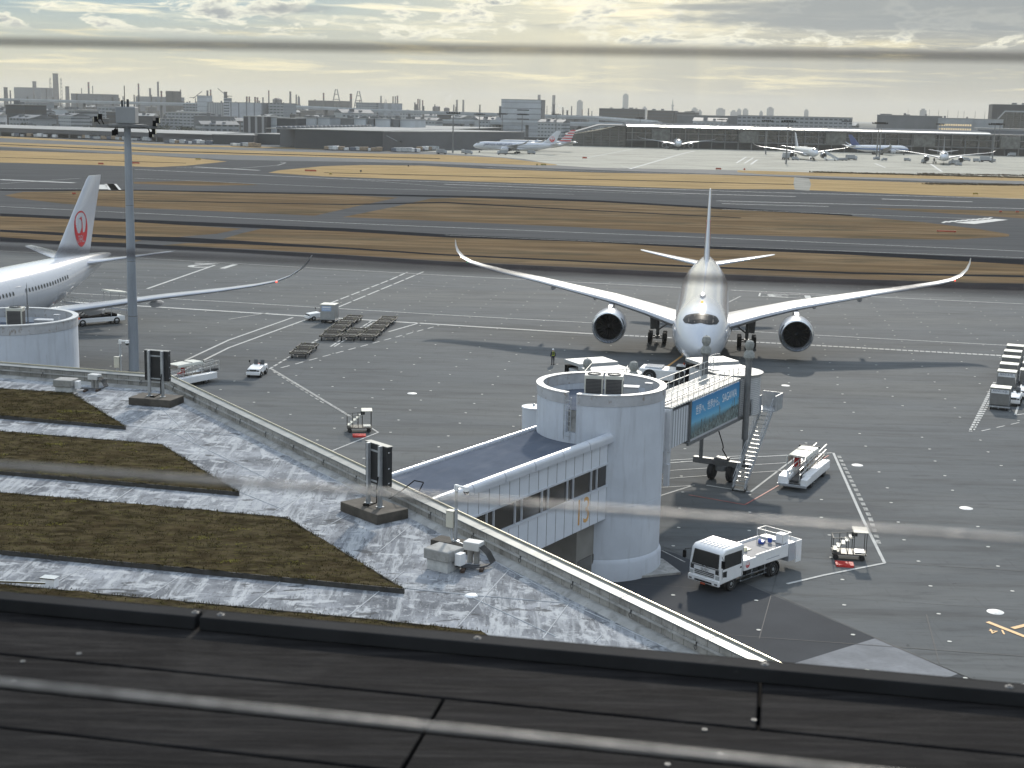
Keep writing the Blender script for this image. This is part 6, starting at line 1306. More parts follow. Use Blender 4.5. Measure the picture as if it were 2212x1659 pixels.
p=atY(2190,240,1550); t=thing('glass_atrium','sloping glass atrium with a pale frame at the right edge of the skyline','building',(p.x,p.y,0),TH); q=MB(); q.hexa([(-26,0,16),(40,0,16),(40,20,16),(-26,20,16)],[(-8,0,38),(40,0,38),(40,20,38),(-8,20,38)]); q.build('glazing',f_glass,t); q=MB(); q.bar((-27,-.5,16),(-9,-.5,38.5),1.6,1.2); q.bar((-9,-.5,38.5),(40,-.5,38.5),1.6,1.6); q.build('frame',f_pale,t)
# glass terminal
a=at(1354,318,0); b_=at(2330,340.5,0); d=(b_-a).normalized(); w=(b_-a).length; h=18.2
T3=thing('glass_terminal','long dark glass terminal with a gleaming roof edge across the right background','terminal building',(a.x,a.y,0),math.atan2(d.y,d.x))
w2=w*.80
q=MB(); q.bx(0,w,2,60,6.2,h-1.4); q.build('glass_wall',f_glass,T3,smooth=False); q=MB(); q.bx(0,w,6,60,0,6.2); q.build('ground_level',f_dark,T3,smooth=False)
q=MB(); q.bx(-.5,w,-2,3,5.6,6.4); q.bx(-.5,w,-1.2,3,11.6,12.1); q.build('floor_band',f_grey,T3)
rings=[]
prof=[(-4.5,h-2.2),(-4.6,h-1.7),(-3.6,h-1.0),(-1.8,h-.45),(1,h-.02),(6,h+.5),(40,h+1.4),(62,h),(62,h-1.5),(-3,h-2.4)]
q=MB()
for x in (-1,w2): rings.append([Vector((x,y,z)) for y,z in prof])
q.loft(rings); q.build('roof',mat('dull_metal_roof',(.16,.165,.17),.95,0.,spec=.0,var=.08,scale=.02),T3)
q=MB(); q.loft([[Vector((x,y-.03,z+.03)) for y,z in prof[2:5]]+[Vector((x,y,z-.3)) for y,z in prof[2:5][::-1]] for x in (-1.05,w2+.05)]); q.build('roof_edge',mat('bright_metal_edge',(.8,.8,.78),.28,.9,var=.05,scale=.02),T3)
for k in range(34): q=MB(); x=4+k*(w-10)/33; q.bx(x-.35,x+.35,-1.,.2,0,h-2.2); q.build('column',f_grey,T3)
rnd=random.Random(5)
for k in range(5): q=MB(); x=20+k*w/5.2; q.bx(x,x+rnd.uniform(9,18),-3.,1.9,6,h-2.6); q.build('bay',mat('bay_panel',(.10,.105,.10),.5,var=.45,scale=.3),T3)
t=thing('terminal_wing','slanted glass end of the terminal beyond the two parked airliners','terminal building',(a.x,a.y,0),math.atan2(d.y,d.x)); q=MB(); q.hexa([(-44,4,0),(-1.2,4,0),(-1.2,50,0),(-44,50,0)],[(-44,4,9),(-1.2,4,h-.6),(-1.2,50,h-.6),(-44,50,9)]); q.build('glass_wall',f_glass,t,smooth=False); q=MB(); q.hexa([(-50,2,8.2),(-22,2,h-1.4),(-22,52,h-1.4),(-50,52,8.2)],[(-50,2,9.3),(-22,2,h-.4),(-22,52,h-.4),(-50,52,9.3)]); q.bx(-22,-1.2,2,52,h-1.4,h-.5); q.build('roof',f_grey,t)
# viaducts
def viaduct(label,pts,D0,D1,zt=None):
    n=len(pts); P3=[atY(x,y,D0+(D1-D0)*i/(n-1)) for i,(x,y) in enumerate(pts)]; t=thing('viaduct',label,'bridge',(P3[0].x,P3[0].y,0)); o=Vector(t.location)
    q=MB()
    for a,b_ in zip(P3,P3[1:]): q.bar(a-o,b_-o,14,2.6)
    q.build('deck',f_pale,t)
    q=MB()
    for a,b_ in zip(P3,P3[1:]): q.bar(a-o+Vector((0,-7,2)),b_-o+Vector((0,-7,2)),.5,1.6)
    q.build('parapet',f_wht,t)
    for a,b_ in zip(P3,P3[1:]):
        L=(b_-a).length; k=20
        while k<L: p=a+(b_-a)*(k/L); q=MB(); q.bx(p.x-o.x-1.6,p.x-o.x+1.6,p.y-o.y-1.6,p.y-o.y+1.6,0,p.z-1.3); q.build('pier',f_grey,t); k+=55
viaduct('long elevated expressway crossing the left and middle background',[(-120,213),(250,223),(609,231),(853,242),(1289,256),(1420,266)],2100,1620)
viaduct('lower elevated road behind the white tower building',[(880,262),(1289,270),(1360,272)],1500,1380)
# chimneys and towers on the skyline
ords={}
CH=[(12,189,8,3200,0),(74,176,8,4200,0),(119.5,159,11,4200,9),(145,187,8,3800,0),(191,178,3.6,3800,1),(299,181,3.4,3800,1),(324,191,4.5,3800,0),(341,177,4,3900,0),(348.5,197,3.5,2600,1),(390,194,2.2,3000,0),(448,196,4,2800,0),(455,194,3,2800,1),(487,199,7,2400,0),(533,209,3.6,3000,1),(538.5,209,3.2,3000,1),(551,210,3.6,3000,1),(556,211,3.6,3000,1),(568,211,3,3000,0),(580.5,196,2.6,2800,1),(627,198,4.2,3600,0),(699,201,3.2,3300,1),(758,203,5,3200,1),(683*.3348+548.6,216,2.4,3200,1),(823,207.5,3.6,4600,0),(849,208.5,2.8,3800,1),(854,208.5,2.4,3800,0),(858.6,207,3.2,3600,1),(903,214,3,3400,1),(907,215,2.6,3400,0),(913,217,2.8,3400,1),(987,216,4,4600,0),(1001,216,4,4600,0),(1164.6,205,6,5200,0),(1196.4,206,6.4,5200,0),(1235,230,2.4,3200,0),(1258,237,2,3200,1),(22,196,3,3000,0),(200,186,1.6,3000,0),(100,192,2,3000,0),(176,191,1.6,3400,0),(640,205,3,3400,0),(1095,234,2,3000,1),(1310,236,2,3000,0),(1216,232,2.4,3100,0)]
CH.sort()
place=lambda x: 'far left' if x<160 else 'left, near the mast head' if x<400 else 'left of centre' if x<700 else 'middle' if x<1000 else 'right of centre'
cnt={}
for x,y,w_,D,k in CH:
    p=atY(x,y,D); r=w_/2*D/3069; key=(place(x)); cnt[key]=cnt.get(key,0)+1
    o_=['first','second','third','fourth','fifth','sixth','seventh','eighth','ninth','tenth','eleventh','twelfth','thirteenth','fourteenth','fifteenth'][cnt[key]-1]
    t=thing('chimney','%s %s chimney, %s from the left among those %s'%('tall' if p.z>75 else 'slim','red banded' if k==1 else 'grey',o_,'at the '+key if key in('far left','middle') else key),'chimney',(p.x,p.y,0),0,'industrial chimneys on the skyline')
    q=MB(); q.lathe([(r*1.25,0),(r,p.z)],n=12,cap=True); q.build('stack',f_stack,t)
    if k==1:
        for j in range(3): q=MB(); z=p.z-(j*2+1)*p.z*.06; q.lathe([(r*1.07,z),(r*1.06,z+p.z*.06)],n=12); q.build('red_band',f_red,t)
    q=MB(); q.lathe([(r*1.15,p.z-1),(r*1.15,p.z+.5)],n=12,cap=True); q.build('rim',f_ind,t)
    if k==9:
        for sx in (-1,1):
            q=MB(); X=sx*r*2.1
            for dx in (-1.5,1.5): q.bar((X+dx*2,0,0),(X+dx,0,p.z-12),.8)
            for j in range(9): z=j*(p.z-12)/9; q.bar((X-2.5,0,z),(X+2.5,0,z+8),.5); q.bar((X+2.5,0,z),(X-2.5,0,z+8),.5)
            q.build('lattice',f_ind,t)
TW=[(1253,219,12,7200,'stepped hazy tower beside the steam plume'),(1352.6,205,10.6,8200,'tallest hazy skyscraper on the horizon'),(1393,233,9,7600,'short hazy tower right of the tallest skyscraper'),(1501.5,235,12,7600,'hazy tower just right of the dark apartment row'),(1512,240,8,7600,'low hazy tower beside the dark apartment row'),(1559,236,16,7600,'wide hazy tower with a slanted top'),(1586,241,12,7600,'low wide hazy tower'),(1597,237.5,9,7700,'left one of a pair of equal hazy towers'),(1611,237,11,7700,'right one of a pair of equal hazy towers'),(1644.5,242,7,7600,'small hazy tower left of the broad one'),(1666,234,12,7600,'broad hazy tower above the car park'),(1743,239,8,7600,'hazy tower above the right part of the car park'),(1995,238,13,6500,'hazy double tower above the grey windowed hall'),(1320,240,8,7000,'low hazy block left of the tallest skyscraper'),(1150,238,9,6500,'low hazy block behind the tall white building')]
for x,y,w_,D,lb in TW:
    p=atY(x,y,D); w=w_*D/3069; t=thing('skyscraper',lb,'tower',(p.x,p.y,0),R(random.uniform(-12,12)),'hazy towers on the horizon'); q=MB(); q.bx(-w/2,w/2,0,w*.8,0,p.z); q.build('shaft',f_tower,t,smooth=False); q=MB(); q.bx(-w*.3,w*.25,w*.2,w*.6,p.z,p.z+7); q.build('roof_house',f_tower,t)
def lattice(label,x,y,D,wb,name,cat,kind=0):
    p=atY(x,y,D); t=thing(name,label,cat,(p.x,p.y,0)); q=MB(); h=p.z
    if kind==0:
        for s in (-1,1): q.bar((s*wb,0,0),(s*wb*.12,0,h),wb*.16)
        for j in range(1,5): z=h*j/5; u=wb*(1-.88*j/5); q.bar((-u,0,z),(u,0,z),wb*.12)
    q.build('frame',f_ind,t); return t
lattice('left bridge pylon shaped like a narrow letter A',726.5,192.5,5200,22,'bridge_pylon','bridge pylon'); lattice('right bridge pylon shaped like a narrow letter A',774.6,196.5,5200,22,'bridge_pylon','bridge pylon'); lattice('distant pylon shaped like a letter H',833,215,6500,14,'bridge_pylon','bridge pylon')
p=atY(1453.6,214,7600); t=thing('observation_tower','slender hazy spire with a round platform on the horizon','tower',(p.x,p.y,0)); q=MB(); q.lathe([(6,0),(4.5,p.z*.6),(1,p.z)],n=10); q.build('spire',f_tower,t); q=MB(); q.lathe([(7.5,p.z*.66),(8,p.z*.7),(6,p.z*.72)],n=10,cap=True); q.build('platform',f_tower,t)
for x,y,w_,D,lb in ((599,212,20,3200,'round grey gas holder on the left skyline'),(942,229,15,3200,'round grey tank in the middle of the skyline'),(965,232,12,3100,'small square cooling unit under the steam plume'),(645.5,206,16,3600,'pointed refinery tower on the left skyline')):
    p=atY(x,y,D); r=w_/2*D/3069; t=thing('storage_tank',lb,'tank',(p.x,p.y,0)); q=MB(); q.lathe([(r,0),(r,p.z-r*.3),(r*.5,p.z),(.1,p.z)] if 'pointed' not in lb else [(r,0),(r*.8,p.z*.45),(r*.35,p.z*.6),(r*.3,p.z*.9),(.1,p.z)],n=18); q.build('shell',f_stack,t); q=MB(); q.lathe([(r*1.03,p.z*.3),(r*1.03,p.z*.34)],n=18); q.build('walkway_ring',f_ind,t)
def crane(x,y,D,lb,s=1):
    p=atY(x,y,D); t=thing('tower_crane',lb,'crane',(p.x,p.y,0)); q=MB(); q.bar((0,0,0),(0,0,p.z-10),1.4); q.build('mast',f_ind,t); q=MB(); q.bar((s*5,0,p.z-11),(-s*14,0,p.z+4),1.1); q.bar((0,0,p.z-9),(s*12,0,p.z-9.5),1.1); q.build('jib',f_ind,t)
crane(422,201,3000,'dark tower crane with a raised jib left of the sign tower',-1); crane(487,196,2600,'small crane on top of the grey chimney block',1)
# small distant houses and sheds filling the industrial plain
rnd=random.Random(11); n=0; f_win=fac('windowed_wall',(.36,.38,.40),win='bands',fz=.3,wz=.35); striped(f_win,0,.3,(.35,.37,.39),.4,.95); mats_=[f_win,f_bands,f_wht,f_grey,f_dark,f_brown,f_bands]
protos=[]
for k in range(7):
    t=thing('small_building','x','building',(0,0,0),0,'small distant buildings of the industrial plain'); w=rnd.uniform(14,38); dpt=rnd.uniform(12,26); h=rnd.uniform(7,17)
    q=MB(); q.bx(-w/2,w/2,0,dpt,0,h); q.build('walls',mats_[k],t,smooth=False); q=MB()
    if k%2: q.bx(-w/2-.3,w/2+.3,-.3,dpt+.3,h,h+.5)
    else: q.hexa([(-w/2-.5,-.5,h),(w/2+.5,-.5,h),(w/2+.5,dpt+.5,h),(-w/2-.5,dpt+.5,h)],[(-w/2-.5,dpt*.45,h+2.6),(w/2+.5,dpt*.45,h+2.6),(w/2+.5,dpt*.55,h+2.6),(-w/2-.5,dpt*.55,h+2.6)])
    q.build('roof',f_roof if k%3 else f_grey,t); q=MB(); q.bx(-w*.2,-w*.2+3,3,6,h+.3,h+3); q.bx(w*.1,w*.1+2,3,6,h+.3,h+2); q.build('rooftop_unit',f_grey,t); protos.append(t)
colr=['pale','banded','white','grey','dark','brown','banded']
used=set(); 
for i in range(150):
    D=rnd.choice([1300,1450,1600,1800,2000,2300,2600,3000])+rnd.uniform(-60,60); x=rnd.uniform(-80,1330) if i<125 else rnd.uniform(1330,2250)
    if D<1350 and x>600: D+=500
    p=atY(x,240,D); k=rnd.randrange(7); lb='%s low building on the hazy industrial plain beyond the airfield'%colr[k]
    if k in used: o=copy_thing(protos[k],(p.x,p.y,0),TH+R(rnd.choice([0,0,-8,12,40,-30])),lb,scale=rnd.uniform(.7,1.35))
    else: protos[k].location=(p.x,p.y,0); protos[k]['label']=lb; used.add(k)
rnd2=random.Random(21); sp0=None
for i in range(70):
    D=rnd2.uniform(2400,3800); x=rnd2.choice([rnd2.uniform(0,420),rnd2.uniform(420,1330),rnd2.uniform(0,1330)]); hor=215+.0227*x-1; yt=hor-rnd2.uniform(3,16); p=atY(x,yt,D)
    if sp0 is None:
        sp0=thing('refinery_stack','thin dark refinery stack on the hazy skyline','stack',(p.x,p.y,0),0,'thin refinery stacks on the skyline'); q=MB(); q.lathe([(1.6,0),(1.1,58),(1.5,58.2),(1.5,60)],n=8,cap=True); q.build('pipe',f_ind,sp0); q=MB(); q.bx(-7,7,-4,4,0,17); q.build('process_unit',f_ind,sp0); q=MB(); q.bx(-2.6,2.6,-2,2,40,41); q.build('platform',f_ind,sp0); sp0.scale=(1,1,p.z/60)
    else: o=copy_thing(sp0,(p.x,p.y,0),0); w_=rnd2.uniform(.6,1.7); o.scale=(w_,w_,p.z/60)
# dark tree belts
m=MB(); rnd=random.Random(4)
def belt(x0,x1,y,D,n,hm):
    for i in range(n):
        x=rnd.uniform(x0,x1); p=atY(x,y,D+rnd.uniform(-25,25)); hh=hm*rnd.uniform(.5,1); r0=rnd.uniform(2,4.5)
        for j in range(26):
            v=Vector((rnd.gauss(0,1),rnd.gauss(0,1),rnd.gauss(0,1))).normalized()*rnd.uniform(.6,1); c=Vector((p.x+v.x*r0*1.3,p.y+v.y*r0,hh*.55+v.z*hh*.5)); s=rnd.uniform(.5,1.3); e1=Vector((rnd.gauss(0,1),rnd.gauss(0,1),rnd.gauss(0,1))).normalized()*s; e2=e1.cross(Vector((rnd.gauss(0,1),rnd.gauss(0,1),rnd.gauss(0,1)))).normalized()*s
            m.add([c-e1,c+e2,c+e1,c-e2],[(0,1,2,3)])
for a in ((20,180,250,1290,34,9),(150,420,255,1330,40,8),(560,640,262,1420,14,9),(300,360,240,2000,16,12),(640,800,240,2100,24,12),(900,1080,262,1560,26,9),(1170,1290,262,1560,20,10),(1600,1900,262,1700,30,10),(520,600,236,2200,12,12),(1230,1290,300,1300,7,7)): belt(*a)
o=m.build('tree_belt',f_green,smooth=False); o['kind']='stuff'
# a dark low wall / embankment strip and fences in front of the plain
for lb,a,b_,hgt in (('dark boundary wall behind the cargo sheds at the left',(100,259,1230),(560,283,1230),3.2),('dark boundary wall behind the white tower building',(895,284,1300),(1235,292,1300),4)):
    pa,pb=atY(a[0],250,a[2]),atY(b_[0],250,b_[2]); t=thing('boundary_wall',lb,'wall',(pa.x,pa.y,0)); q=MB(); q.bx(0,pb.x-pa.x,0,2,0,hgt); q.build('wall_panel',f_dark,t); q=MB(); q.bx(0,pb.x-pa.x,-.1,2.1,hgt,hgt+.3); q.build('capping',f_grey,t)
# far flood light masts
def far_mast(label,x,yt,yb,first=[None]):
    g=at(x,yb,0); top=atY(x,yt,g.y).z
    if first[0] is None:
        t=thing('floodlight_mast',label,'light mast',(g.x,g.y,0),0,'slim floodlight masts on the far apron'); q=MB(); q.tube((0,0,0),(0,0,25),.55,.3,n=8); q.build('pole',gunmetal,t); q=MB(); q.bx(-4.2,4.2,-.3,.3,24.4,24.9); q.bx(-3,3,-.3,.3,25.3,25.7)
        for k in range(6): q.box((-4+k*1.6,-.2,25.1),(.8,.6,.9))
        q.build('lamp_frame',black,t); first[0]=t; first.append(25.); t.scale=(1,1,top/25.)
    else: o=copy_thing(first[0],(g.x,g.y,0),R(random.uniform(-20,20)),label); o.scale=(1,1,top/25.)
for k,(x,yt,yb,lb) in enumerate(((978,244,330,'left of the tall white building'),(1035,247,312,'between the cargo hall and the tall white building'),(1084,246,308,'just left of the tall white building'),(1127,247,306,'in front of the tall white building'),(1200,247,306,'right of the tall white building, above the striped tail'),(1381,255,311,'at the left end of the glass terminal'),(1557,258,316,'in front of the middle of the glass terminal'),(1654,261,333,'left of the airliner facing the camera on the far apron'),(1698,262,354,'standing on the far apron beside the white trailer'),(1825,262,322,'right of the airliner facing the camera'),(1893,266,344,'left one of the pair before the blue tail'),(1899,266,345,'right one of the pair before the blue tail'),(2027,268,322,'before the office with lit windows'),(2143,268,352,'left one of the pair at the far right'),(2155,268,336,'right one of the pair at the far right'))):
    far_mast('slim dark floodlight mast '+lb,x,yt,yb)
for k in range(10):
    x=[1962,2008,2028,2048,2070,2083,2107,2128,2141,2156][k]; p=atY(x,236+k*.6,1540); t=thing('roof_mast','thin lightning mast on the far right roofs, %s from the left'%['first','second','third','fourth','fifth','sixth','seventh','eighth','ninth','tenth'][k],'mast',(p.x,p.y,0),0,'thin masts on the far right roofs'); q=MB(); q.tube((0,0,0),(0,0,p.z),.45,.12,n=5); q.bx(-1.4,1.4,-.2,.2,p.z*.62,p.z*.65); q.build('pole',f_ind,t)
# far airliners
far0=airliner('airliner','white airliner with a red badge on its tail parked side on before the cargo hall',(0,0,0),0,'airliners parked on the far apron',detail=False)
wm=MB()
for k in range(44):
    y=10+k*.98; r,z0=fr(y)
    for s in (1,-1): wm.add([(s*(r+.0)*.975+s*.06,y-.2,z0+.6),(s*r*.975+s*.06,y+.2,z0+.6),(s*r*.95+s*.06,y+.2,z0+1.0),(s*r*.95+s*.06,y-.2,z0+1.0)],[(0,1,2,3)])
wm.build('cabin_windows',mat('cabin_pane',(.06,.065,.07),.15),far0,smooth=False)
def place_nose(o,px,py,D=None): 
    g=at(px,py,0); o.location=(g.x,g.y,0)
g=at(1022,329,0); far0.location=(g.x,g.y,0); far0.rotation_euler=(0,0,R(-97)); far0.scale=(.88,)*3
r_,z_=fr(12); text_mesh('JAPAN AIRLINES',2.6,'airline_name',mat('ink',(.04,.05,.12),.6),far0,(3.02,19,6.2),(R(80),0,R(90)),.01,sx=1.15)
def nm_strip(o): 
    pass
usm=mat('striped_tail',(.55,.56,.58),.4,var=.02); striped(usm,2,.5,(.45,.04,.05),.5,1.); 
nt=usm.node_tree
anam=mat('deep_blue_tail',(.04,.07,.20),.35,var=.1); navyf=mat('blue_white_body',(.70,.72,.75),.25,var=.02,coat=.5)
# blue stripe on the lower body of the side-on airliner at right
def zband(m,z0,z1,col):
    nt=m.node_tree; N=nt.nodes; L=nt.links; b=N['Principled BSDF']; src=b.inputs['Base Color'].links[0].from_socket
    tc=N.new('ShaderNodeTexCoord'); sx=N.new('ShaderNodeSeparateXYZ'); L.new(tc.outputs['Object'],sx.inputs[0]); a=N.new('ShaderNodeMath'); a.operation='GREATER_THAN'; L.new(sx.outputs[2],a.inputs[0]); a.inputs[1].default_value=z0
    c=N.new('ShaderNodeMath'); c.operation='LESS_THAN'; L.new(sx.outputs[2],c.inputs[0]); c.inputs[1].default_value=z1; f=N.new('ShaderNodeMath'); f.operation='MULTIPLY'; L.new(a.outputs[0],f.inputs[0]); L.new(c.outputs[0],f.inputs[1])
    mx=N.new('ShaderNodeMix'); mx.data_type='RGBA'; L.new(f.outputs[0],mx.inputs[0]); L.new(src,mx.inputs[6]); mx.inputs[7].default_value=(*col,1); L.new(mx.outputs[2],b.inputs['Base Color'])
zband(navyf,4.2,5.6,(.10,.18,.38)); silverf=mat('silver_body',(.40,.41,.42),.3,.6,var=.05)
g=at(1066,325.5,0); o=copy_thing(far0,(g.x,g.y+25,0),R(-97),'airliner with a red white and blue striped tail behind the side on airliner',.88,skip=('tail_badge','airline_name'),remat={'tail_fin':usm,'fuselage':silverf})
FA=[(1466,324,-4,1.0,'sunlit airliner glaring brightly before the glass terminal',{'tail_fin':f_grey}),(1707,324,8,.92,'airliner standing behind and left of the one with boarding stairs',{'tail_fin':f_grey}),(1763,348,2,1.0,'white airliner facing the camera with boarding stairs at its side',{'tail_fin':jetw}),(2038,357,-16,1.0,'white airliner with ground equipment under both wings near the right edge',{'tail_fin':f_grey}),(2160,333,-8,.95,'farthest right airliner, partly hidden at the right edge',{'tail_fin':f_grey})]
for x,y,rz,sc2,lb,rm in FA:
    g=at(x,y,0); o=copy_thing(far0,(g.x,g.y,0),R(rz),lb,sc2,skip=('tail_badge','airline_name'),remat=rm)
g=at(1975,336,0); o=copy_thing(far0,(g.x-1,g.y+14,0),R(112),'blue and white airliner with a deep blue tail seen from its side',.88,skip=('tail_badge','airline_name'),remat={'tail_fin':anam,'fuselage':navyf})
# boarding stairs truck
def stair_truck(lb,px,rz):
    t=thing('boarding_stairs',lb,'boarding stairs',at(*px),rz); q=MB(); q.bx(-4,4,-1.1,1.1,.5,1.3); q.bx(3,4.4,-1.1,1.1,.5,2.3); q.build('chassis',white,t); q=MB(); q.hexa([(-4.8,-.9,.3),(-4,-.9,.3),(-4,.9,.3),(-4.8,.9,.3)],[(4,-.9,5.0),(4.8,-.9,5.0),(4.8,.9,5.0),(4,.9,5.0)]); q.build('stairs',f_pale,t); q=MB()
    for y in (-1,1): q.bar((-4.6,y,1.3),(4.8,y,6.1),.1,1.)
    q.build('side_panel',f_wht,t)
    for x in (-2.5,2.8):
        for y in (-1,1): wheel(t,x,y,.45,.3)
stair_truck('white boarding stairs leaning on the airliner facing the camera on the far apron',(1795,347),R(160))
# far vehicles
def far_truck():
    t=thing('service_vehicle','x','truck',(0,0,0),0,'service vehicles on the far apron'); q=MB(); q.bx(-3.2,1.6,-1.1,1.1,.9,3.1); q.build('box_body',f_pale,t,bevel=.08); q=MB(); q.hexa([(1.7,-1.05,.5),(3.3,-1.05,.5),(3.3,1.05,.5),(1.7,1.05,.5)],[(1.7,-1,2.4),(2.9,-1,2.4),(2.9,1,2.4),(1.7,1,2.4)]); cb=q.build('cab',f_wht,t,bevel=.1); q=MB(); q.hexa([(3.15,-.9,1.35),(3.2,-.9,1.35),(3.2,.9,1.35),(3.15,.9,1.35)],[(2.93,-.85,2.2),(2.97,-.85,2.2),(2.97,.85,2.2),(2.93,.85,2.2)]); q.build('windscreen',glass,cb); q=MB(); q.bx(-3.2,3.2,-.9,.9,.5,.9); q.build('chassis',black,t)
    for x in (-2,2.3):
        for y in (-.95,.95): wheel(t,x,y,.45,.3)
    return t
FT=far_truck(); FTL=[(1181*.3348,0)]
spots=[(954,333,'beside the mast left of the side on airliner',1),(1000,331,'under the nose of the side on airliner',.8),(1012,333,'right of the nose wheel of the side on airliner',.8),(1085,334,'under the wing of the side on airliner',1),(1148,333,'under the tail of the side on airliner',.8),(1332,312,'alone below the slanted glass wing',.8),(1697,345,'big white box beside the mast on the far apron',1.5),(1718,346,'small dark box right of the big white box',.7),(1839,346,'tall white lift truck right of the boarding stairs',1.2),(1815,347,'left one of two small carts right of the stairs',.6),(1824,347,'right one of two small carts right of the stairs',.6),(1893,345,'at the foot of the pair of masts',.7),(1910,347,'right of the pair of masts',.6),(1960,348,'small pale van left of the rightmost group',.7),(1995,353,'below the left wing of the airliner near the right edge',.9),(2060,356,'front one under the right wing of the airliner near the right edge',1),(2070,358,'rear one under the right wing of the airliner near the right edge',.7),(2088,348,'dark van right of the airliner near the right edge',.8),(2110,350,'left one before the masts at the far right',.8),(2130,350,'white low lorry before the masts at the far right',1.3),(2146,350,'right one before the masts at the far right',.7),(2185,338,'cart train by the right edge of the photo',1),(1420,319,'under the wing of the glaring airliner',.9),(1440,321,'left cart below the glaring airliner',.6),(1500,320,'right cart below the glaring airliner',.7),(1560,318,'by the dark ground floor of the glass terminal',.8),(1640,322,'left of the airliner behind the stairs',.8),(1880,326,'under the blue and white airliner',.7)]
for k,(x,y,lb,sc2) in enumerate(spots):
    g=at(x,y,0); l2='service vehicle '+lb
    if k==0: FT.location=g; FT['label']=l2; FT.rotation_euler=(0,0,R(20))
    else: copy_thing(FT,g,R(random.choice([0,170,190,20,-30,90])),l2,sc2)
# cargo pallets along the sheds
CP=thing('cargo_pallet','x','cargo','(0,0,0)' and (0,0,0),0,'wrapped cargo pallets along the far sheds'); q=MB(); q.bx(-1.5,1.5,-1.2,1.2,.5,2.4); q.build('wrapped_load',mat('wrapped_load_pale',(.42,.44,.46),.4,var=.3,scale=.6),CP,bevel=.2); q=MB(); q.bx(-1.6,1.6,-1.3,1.3,.3,.5); q.build('pallet_base',dkmetal,CP)
rnd=random.Random(2); seg=[((20,295),(130,299),9,'before the left part of the long cargo shed'),((170,300),(330,306),20,'before the right part of the long cargo shed'),((352,310),(460,313),12,'at the right end of the long cargo shed'),((500,316),(560,319),10,'before the dark sheds between the halls'),((700,324.5),(820,328),15,'along the foot of the corrugated hall'),((850,329),(905,330.5),10,'at the corner of the corrugated hall'),((905,327),(1045,318),24,'under the slanting canopy')]
fl=mat('load_dark',(.10,.12,.16),.5,var=.3,scale=.5); fw=mat('load_white',(.62,.63,.64),.4,var=.1); ft=mat('load_brown',(.25,.19,.13),.7,var=.2)
f1=True; colrs=[('pale',None),('dark blue',fl),('white',fw),('brown',ft),('pale',None)]
for (x0,y0),(x1,y1),n,where in seg:
    for k in range(n):
        f=(k+rnd.uniform(.1,.9))/n; g=at(x0+(x1-x0)*f,y0+(y1-y0)*f,0); cn,cm_=rnd.choice(colrs); lb='%s wrapped cargo pallet %s'%(cn,where); rz=TH+R(rnd.uniform(-10,10))
        if f1: CP.location=g; CP.rotation_euler=(0,0,rz); CP['label']='pale wrapped cargo pallet '+where; f1=False
        else: copy_thing(CP,g,rz,lb,rnd.uniform(.8,1.35),remat={'wrapped_load':cm_} if cm_ else None)
# airfield signs
PXW={(218, 356): 12, (293, 354.5): 18, (428, 346): 12, (671, 371): 26, (714, 377.5): 6, (779.5, 372): 4, (882, 360.5): 3, (1174, 358): 12, (1160, 358): 3, (1552, 367): 12, (1608, 368): 4, (1263, 343): 10, (160, 421): 8, (200, 421.5): 8, (2044, 503): 40, (2161, 460): 5.5, (2197, 460.5): 6.5, (2107, 421): 11}
def sign(label,x,y,w,m,h=None):
    g=at(x,y,0); w=PXW[(x,y)]*g.y/3069; h=min(1.0,3.2*g.y/3069); t=thing('airfield_sign',label,'airfield sign',g,TH,'airfield guidance signs in the grass'); q=MB(); q.bx(-w/2,w/2,-.12,.12,.25,.25+h); q.build('sign_face',m,t); q=MB()
    for k in range(max(2,int(w/1.6))): x_=-w/2+.3+k*(w-.6)/max(1,int(w/1.6)-1 or 1); q.bx(x_-.05,x_+.05,-.06,.06,0,.25)
    q.build('legs',dkmetal,t)
for x,y,w,m_,lb in ((218,356,6,orangep,'red sign left of the mast on the golden grass'),(293,354.5,9,orangep,'long red sign right of the mast on the golden grass'),(428,346,6,yellowp,'yellow sign at the tip of the golden grass'),(671,371,12,orangep,'long red sign at the left tip of the large golden verge'),(714,377.5,4,yellowp,'small yellow sign right of the long red sign'),(779.5,372,2,dkmetal,'tiny dark marker on the golden verge'),(882,360.5,2,dkmetal,'tiny dark marker at the edge of the golden verge'),(1174,358,8,yellowp,'yellow sign beside the far apron'),(1160,358,2,yellowp,'narrow sign left of the yellow one beside the far apron'),(1552,367,10,orangep,'brown red sign at the edge of the far apron'),(1608,368,3,orangep,'small red sign left of the dark hedge'),(1263,343,8,orangep,'dark red sign on the far apron behind the tail'),(160,421,4,orangep,'red sign left of the badged tail fin'),(200,421.5,4,orangep,'red sign right of the badged tail fin'),(2044,503,12,orangep,'long red sign on the brown island at the right'),(2161,460,2.6,orangep,'left one of two small red boxes at the right edge'),(2197,460.5,2.6,orangep,'right one of two small red boxes at the right edge'),(2107,421,6,yellowp,'yellow sign on the golden verge at the right')):
    sign(lb,x,y,w,m_)
# scrub along the far right verge
m=MB(); rnd=random.Random(9)
for (x0,y0),(x1,y1),n in (((1760,372.5),(2230,385),420),((2000,398),(2230,401),150),((1990,376),(2230,380),120)):
    for k in range(n):
        f=rnd.random(); g=at(x0+(x1-x0)*f,y0+(y1-y0)*f+rnd.uniform(-.6,.6),0)
        for j in range(5): c=g+Vector((rnd.gauss(0,1.6),rnd.gauss(0,1.2),rnd.uniform(.05,.4))); s=rnd.uniform(.2,.5); m.add([c+Vector((-s,0,-.2)),c+Vector((s,0,-.2)),c+Vector((rnd.uniform(-.3,.3),0,s))],[(0,1,2)])
o=m.build('scrub',mat('dry_scrub',(.07,.05,.025),.9,var=.4,scale=.2),smooth=False); o['kind']='stuff'
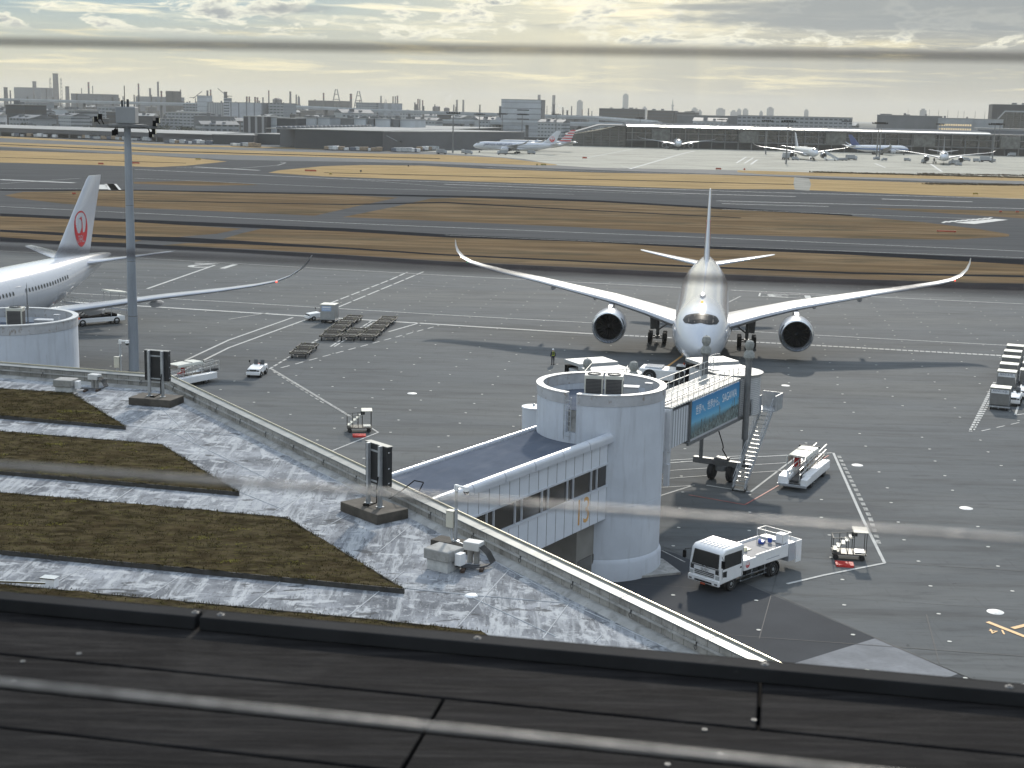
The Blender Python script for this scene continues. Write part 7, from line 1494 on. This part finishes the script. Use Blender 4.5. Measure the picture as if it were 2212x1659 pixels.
# ================================================================ steam and haze
def steam(label,pts,D,dens):
    m=MB(); rnd=random.Random(len(pts)); c0_=None
    P3=[atY(x,y,D) for x,y,_ in pts]; o=P3[0]
    bm=bmesh.new()
    for (x,y,r),p in zip(pts,P3):
        rr=r*D/3069; mtx=Matrix.Translation(p-o)@Matrix.Diagonal((rr,rr*.8,rr,1)); res=bmesh.ops.create_icosphere(bm,subdivisions=2,radius=1,matrix=mtx)
        for v in res['verts']: n_=noise.noise((v.co+o)*(.9/rr)); v.co+=(v.co-(p-o)).normalized()*n_*rr*.5
    me=bpy.data.meshes.new('steam_plume'); bm.to_mesh(me); bm.free(); ob=bpy.data.objects.new('steam_plume',me); C.objects.link(ob); ob.location=o
    mm=bpy.data.materials.new('steam'); mm.use_nodes=True; nt=mm.node_tree; nt.nodes.remove(nt.nodes['Principled BSDF']); v=nt.nodes.new('ShaderNodeVolumePrincipled'); v.inputs['Color'].default_value=(.95,.95,.95,1); v.inputs['Density'].default_value=dens; nt.links.new(v.outputs[0],nt.nodes['Material Output'].inputs['Volume']); me.materials.append(mm)
    ob['kind']='stuff'; return ob
steam('',[(964,229,1.6),(966,222,3),(968,216,4),(964,213,3.5),(973,208,4.5)],3200,.05)
steam('',[(1190,238,5),(1200,233,6),(1212,236,7),(1224,240,6),(1208,229,5),(1234,242,4)],3300,.03)
steam('',[(120,158,2),(122,152,3.5),(126,148,3)],4200,.01)
steam('',[(866,222,2.5),(869,217,3),(872,212,2.5)],3300,.02)
HZ=MB(); HZ.bx(-11500,11500,-1000,14500,-1.,190); hz=HZ.build('haze',mat('haze_air',(.5,.5,.5)),smooth=False); hz['kind']='stuff'
hm=bpy.data.materials.new('haze'); hm.use_nodes=True; nt=hm.node_tree; nt.nodes.remove(nt.nodes['Principled BSDF']); v=nt.nodes.new('ShaderNodeVolumePrincipled'); v.inputs['Color'].default_value=(.84,.85,.83,1); v.inputs['Density'].default_value=.00008; v.inputs['Anisotropy'].default_value=.2; nt.links.new(v.outputs[0],nt.nodes['Material Output'].inputs['Volume']); hz.data.materials.clear(); hz.data.materials.append(hm)
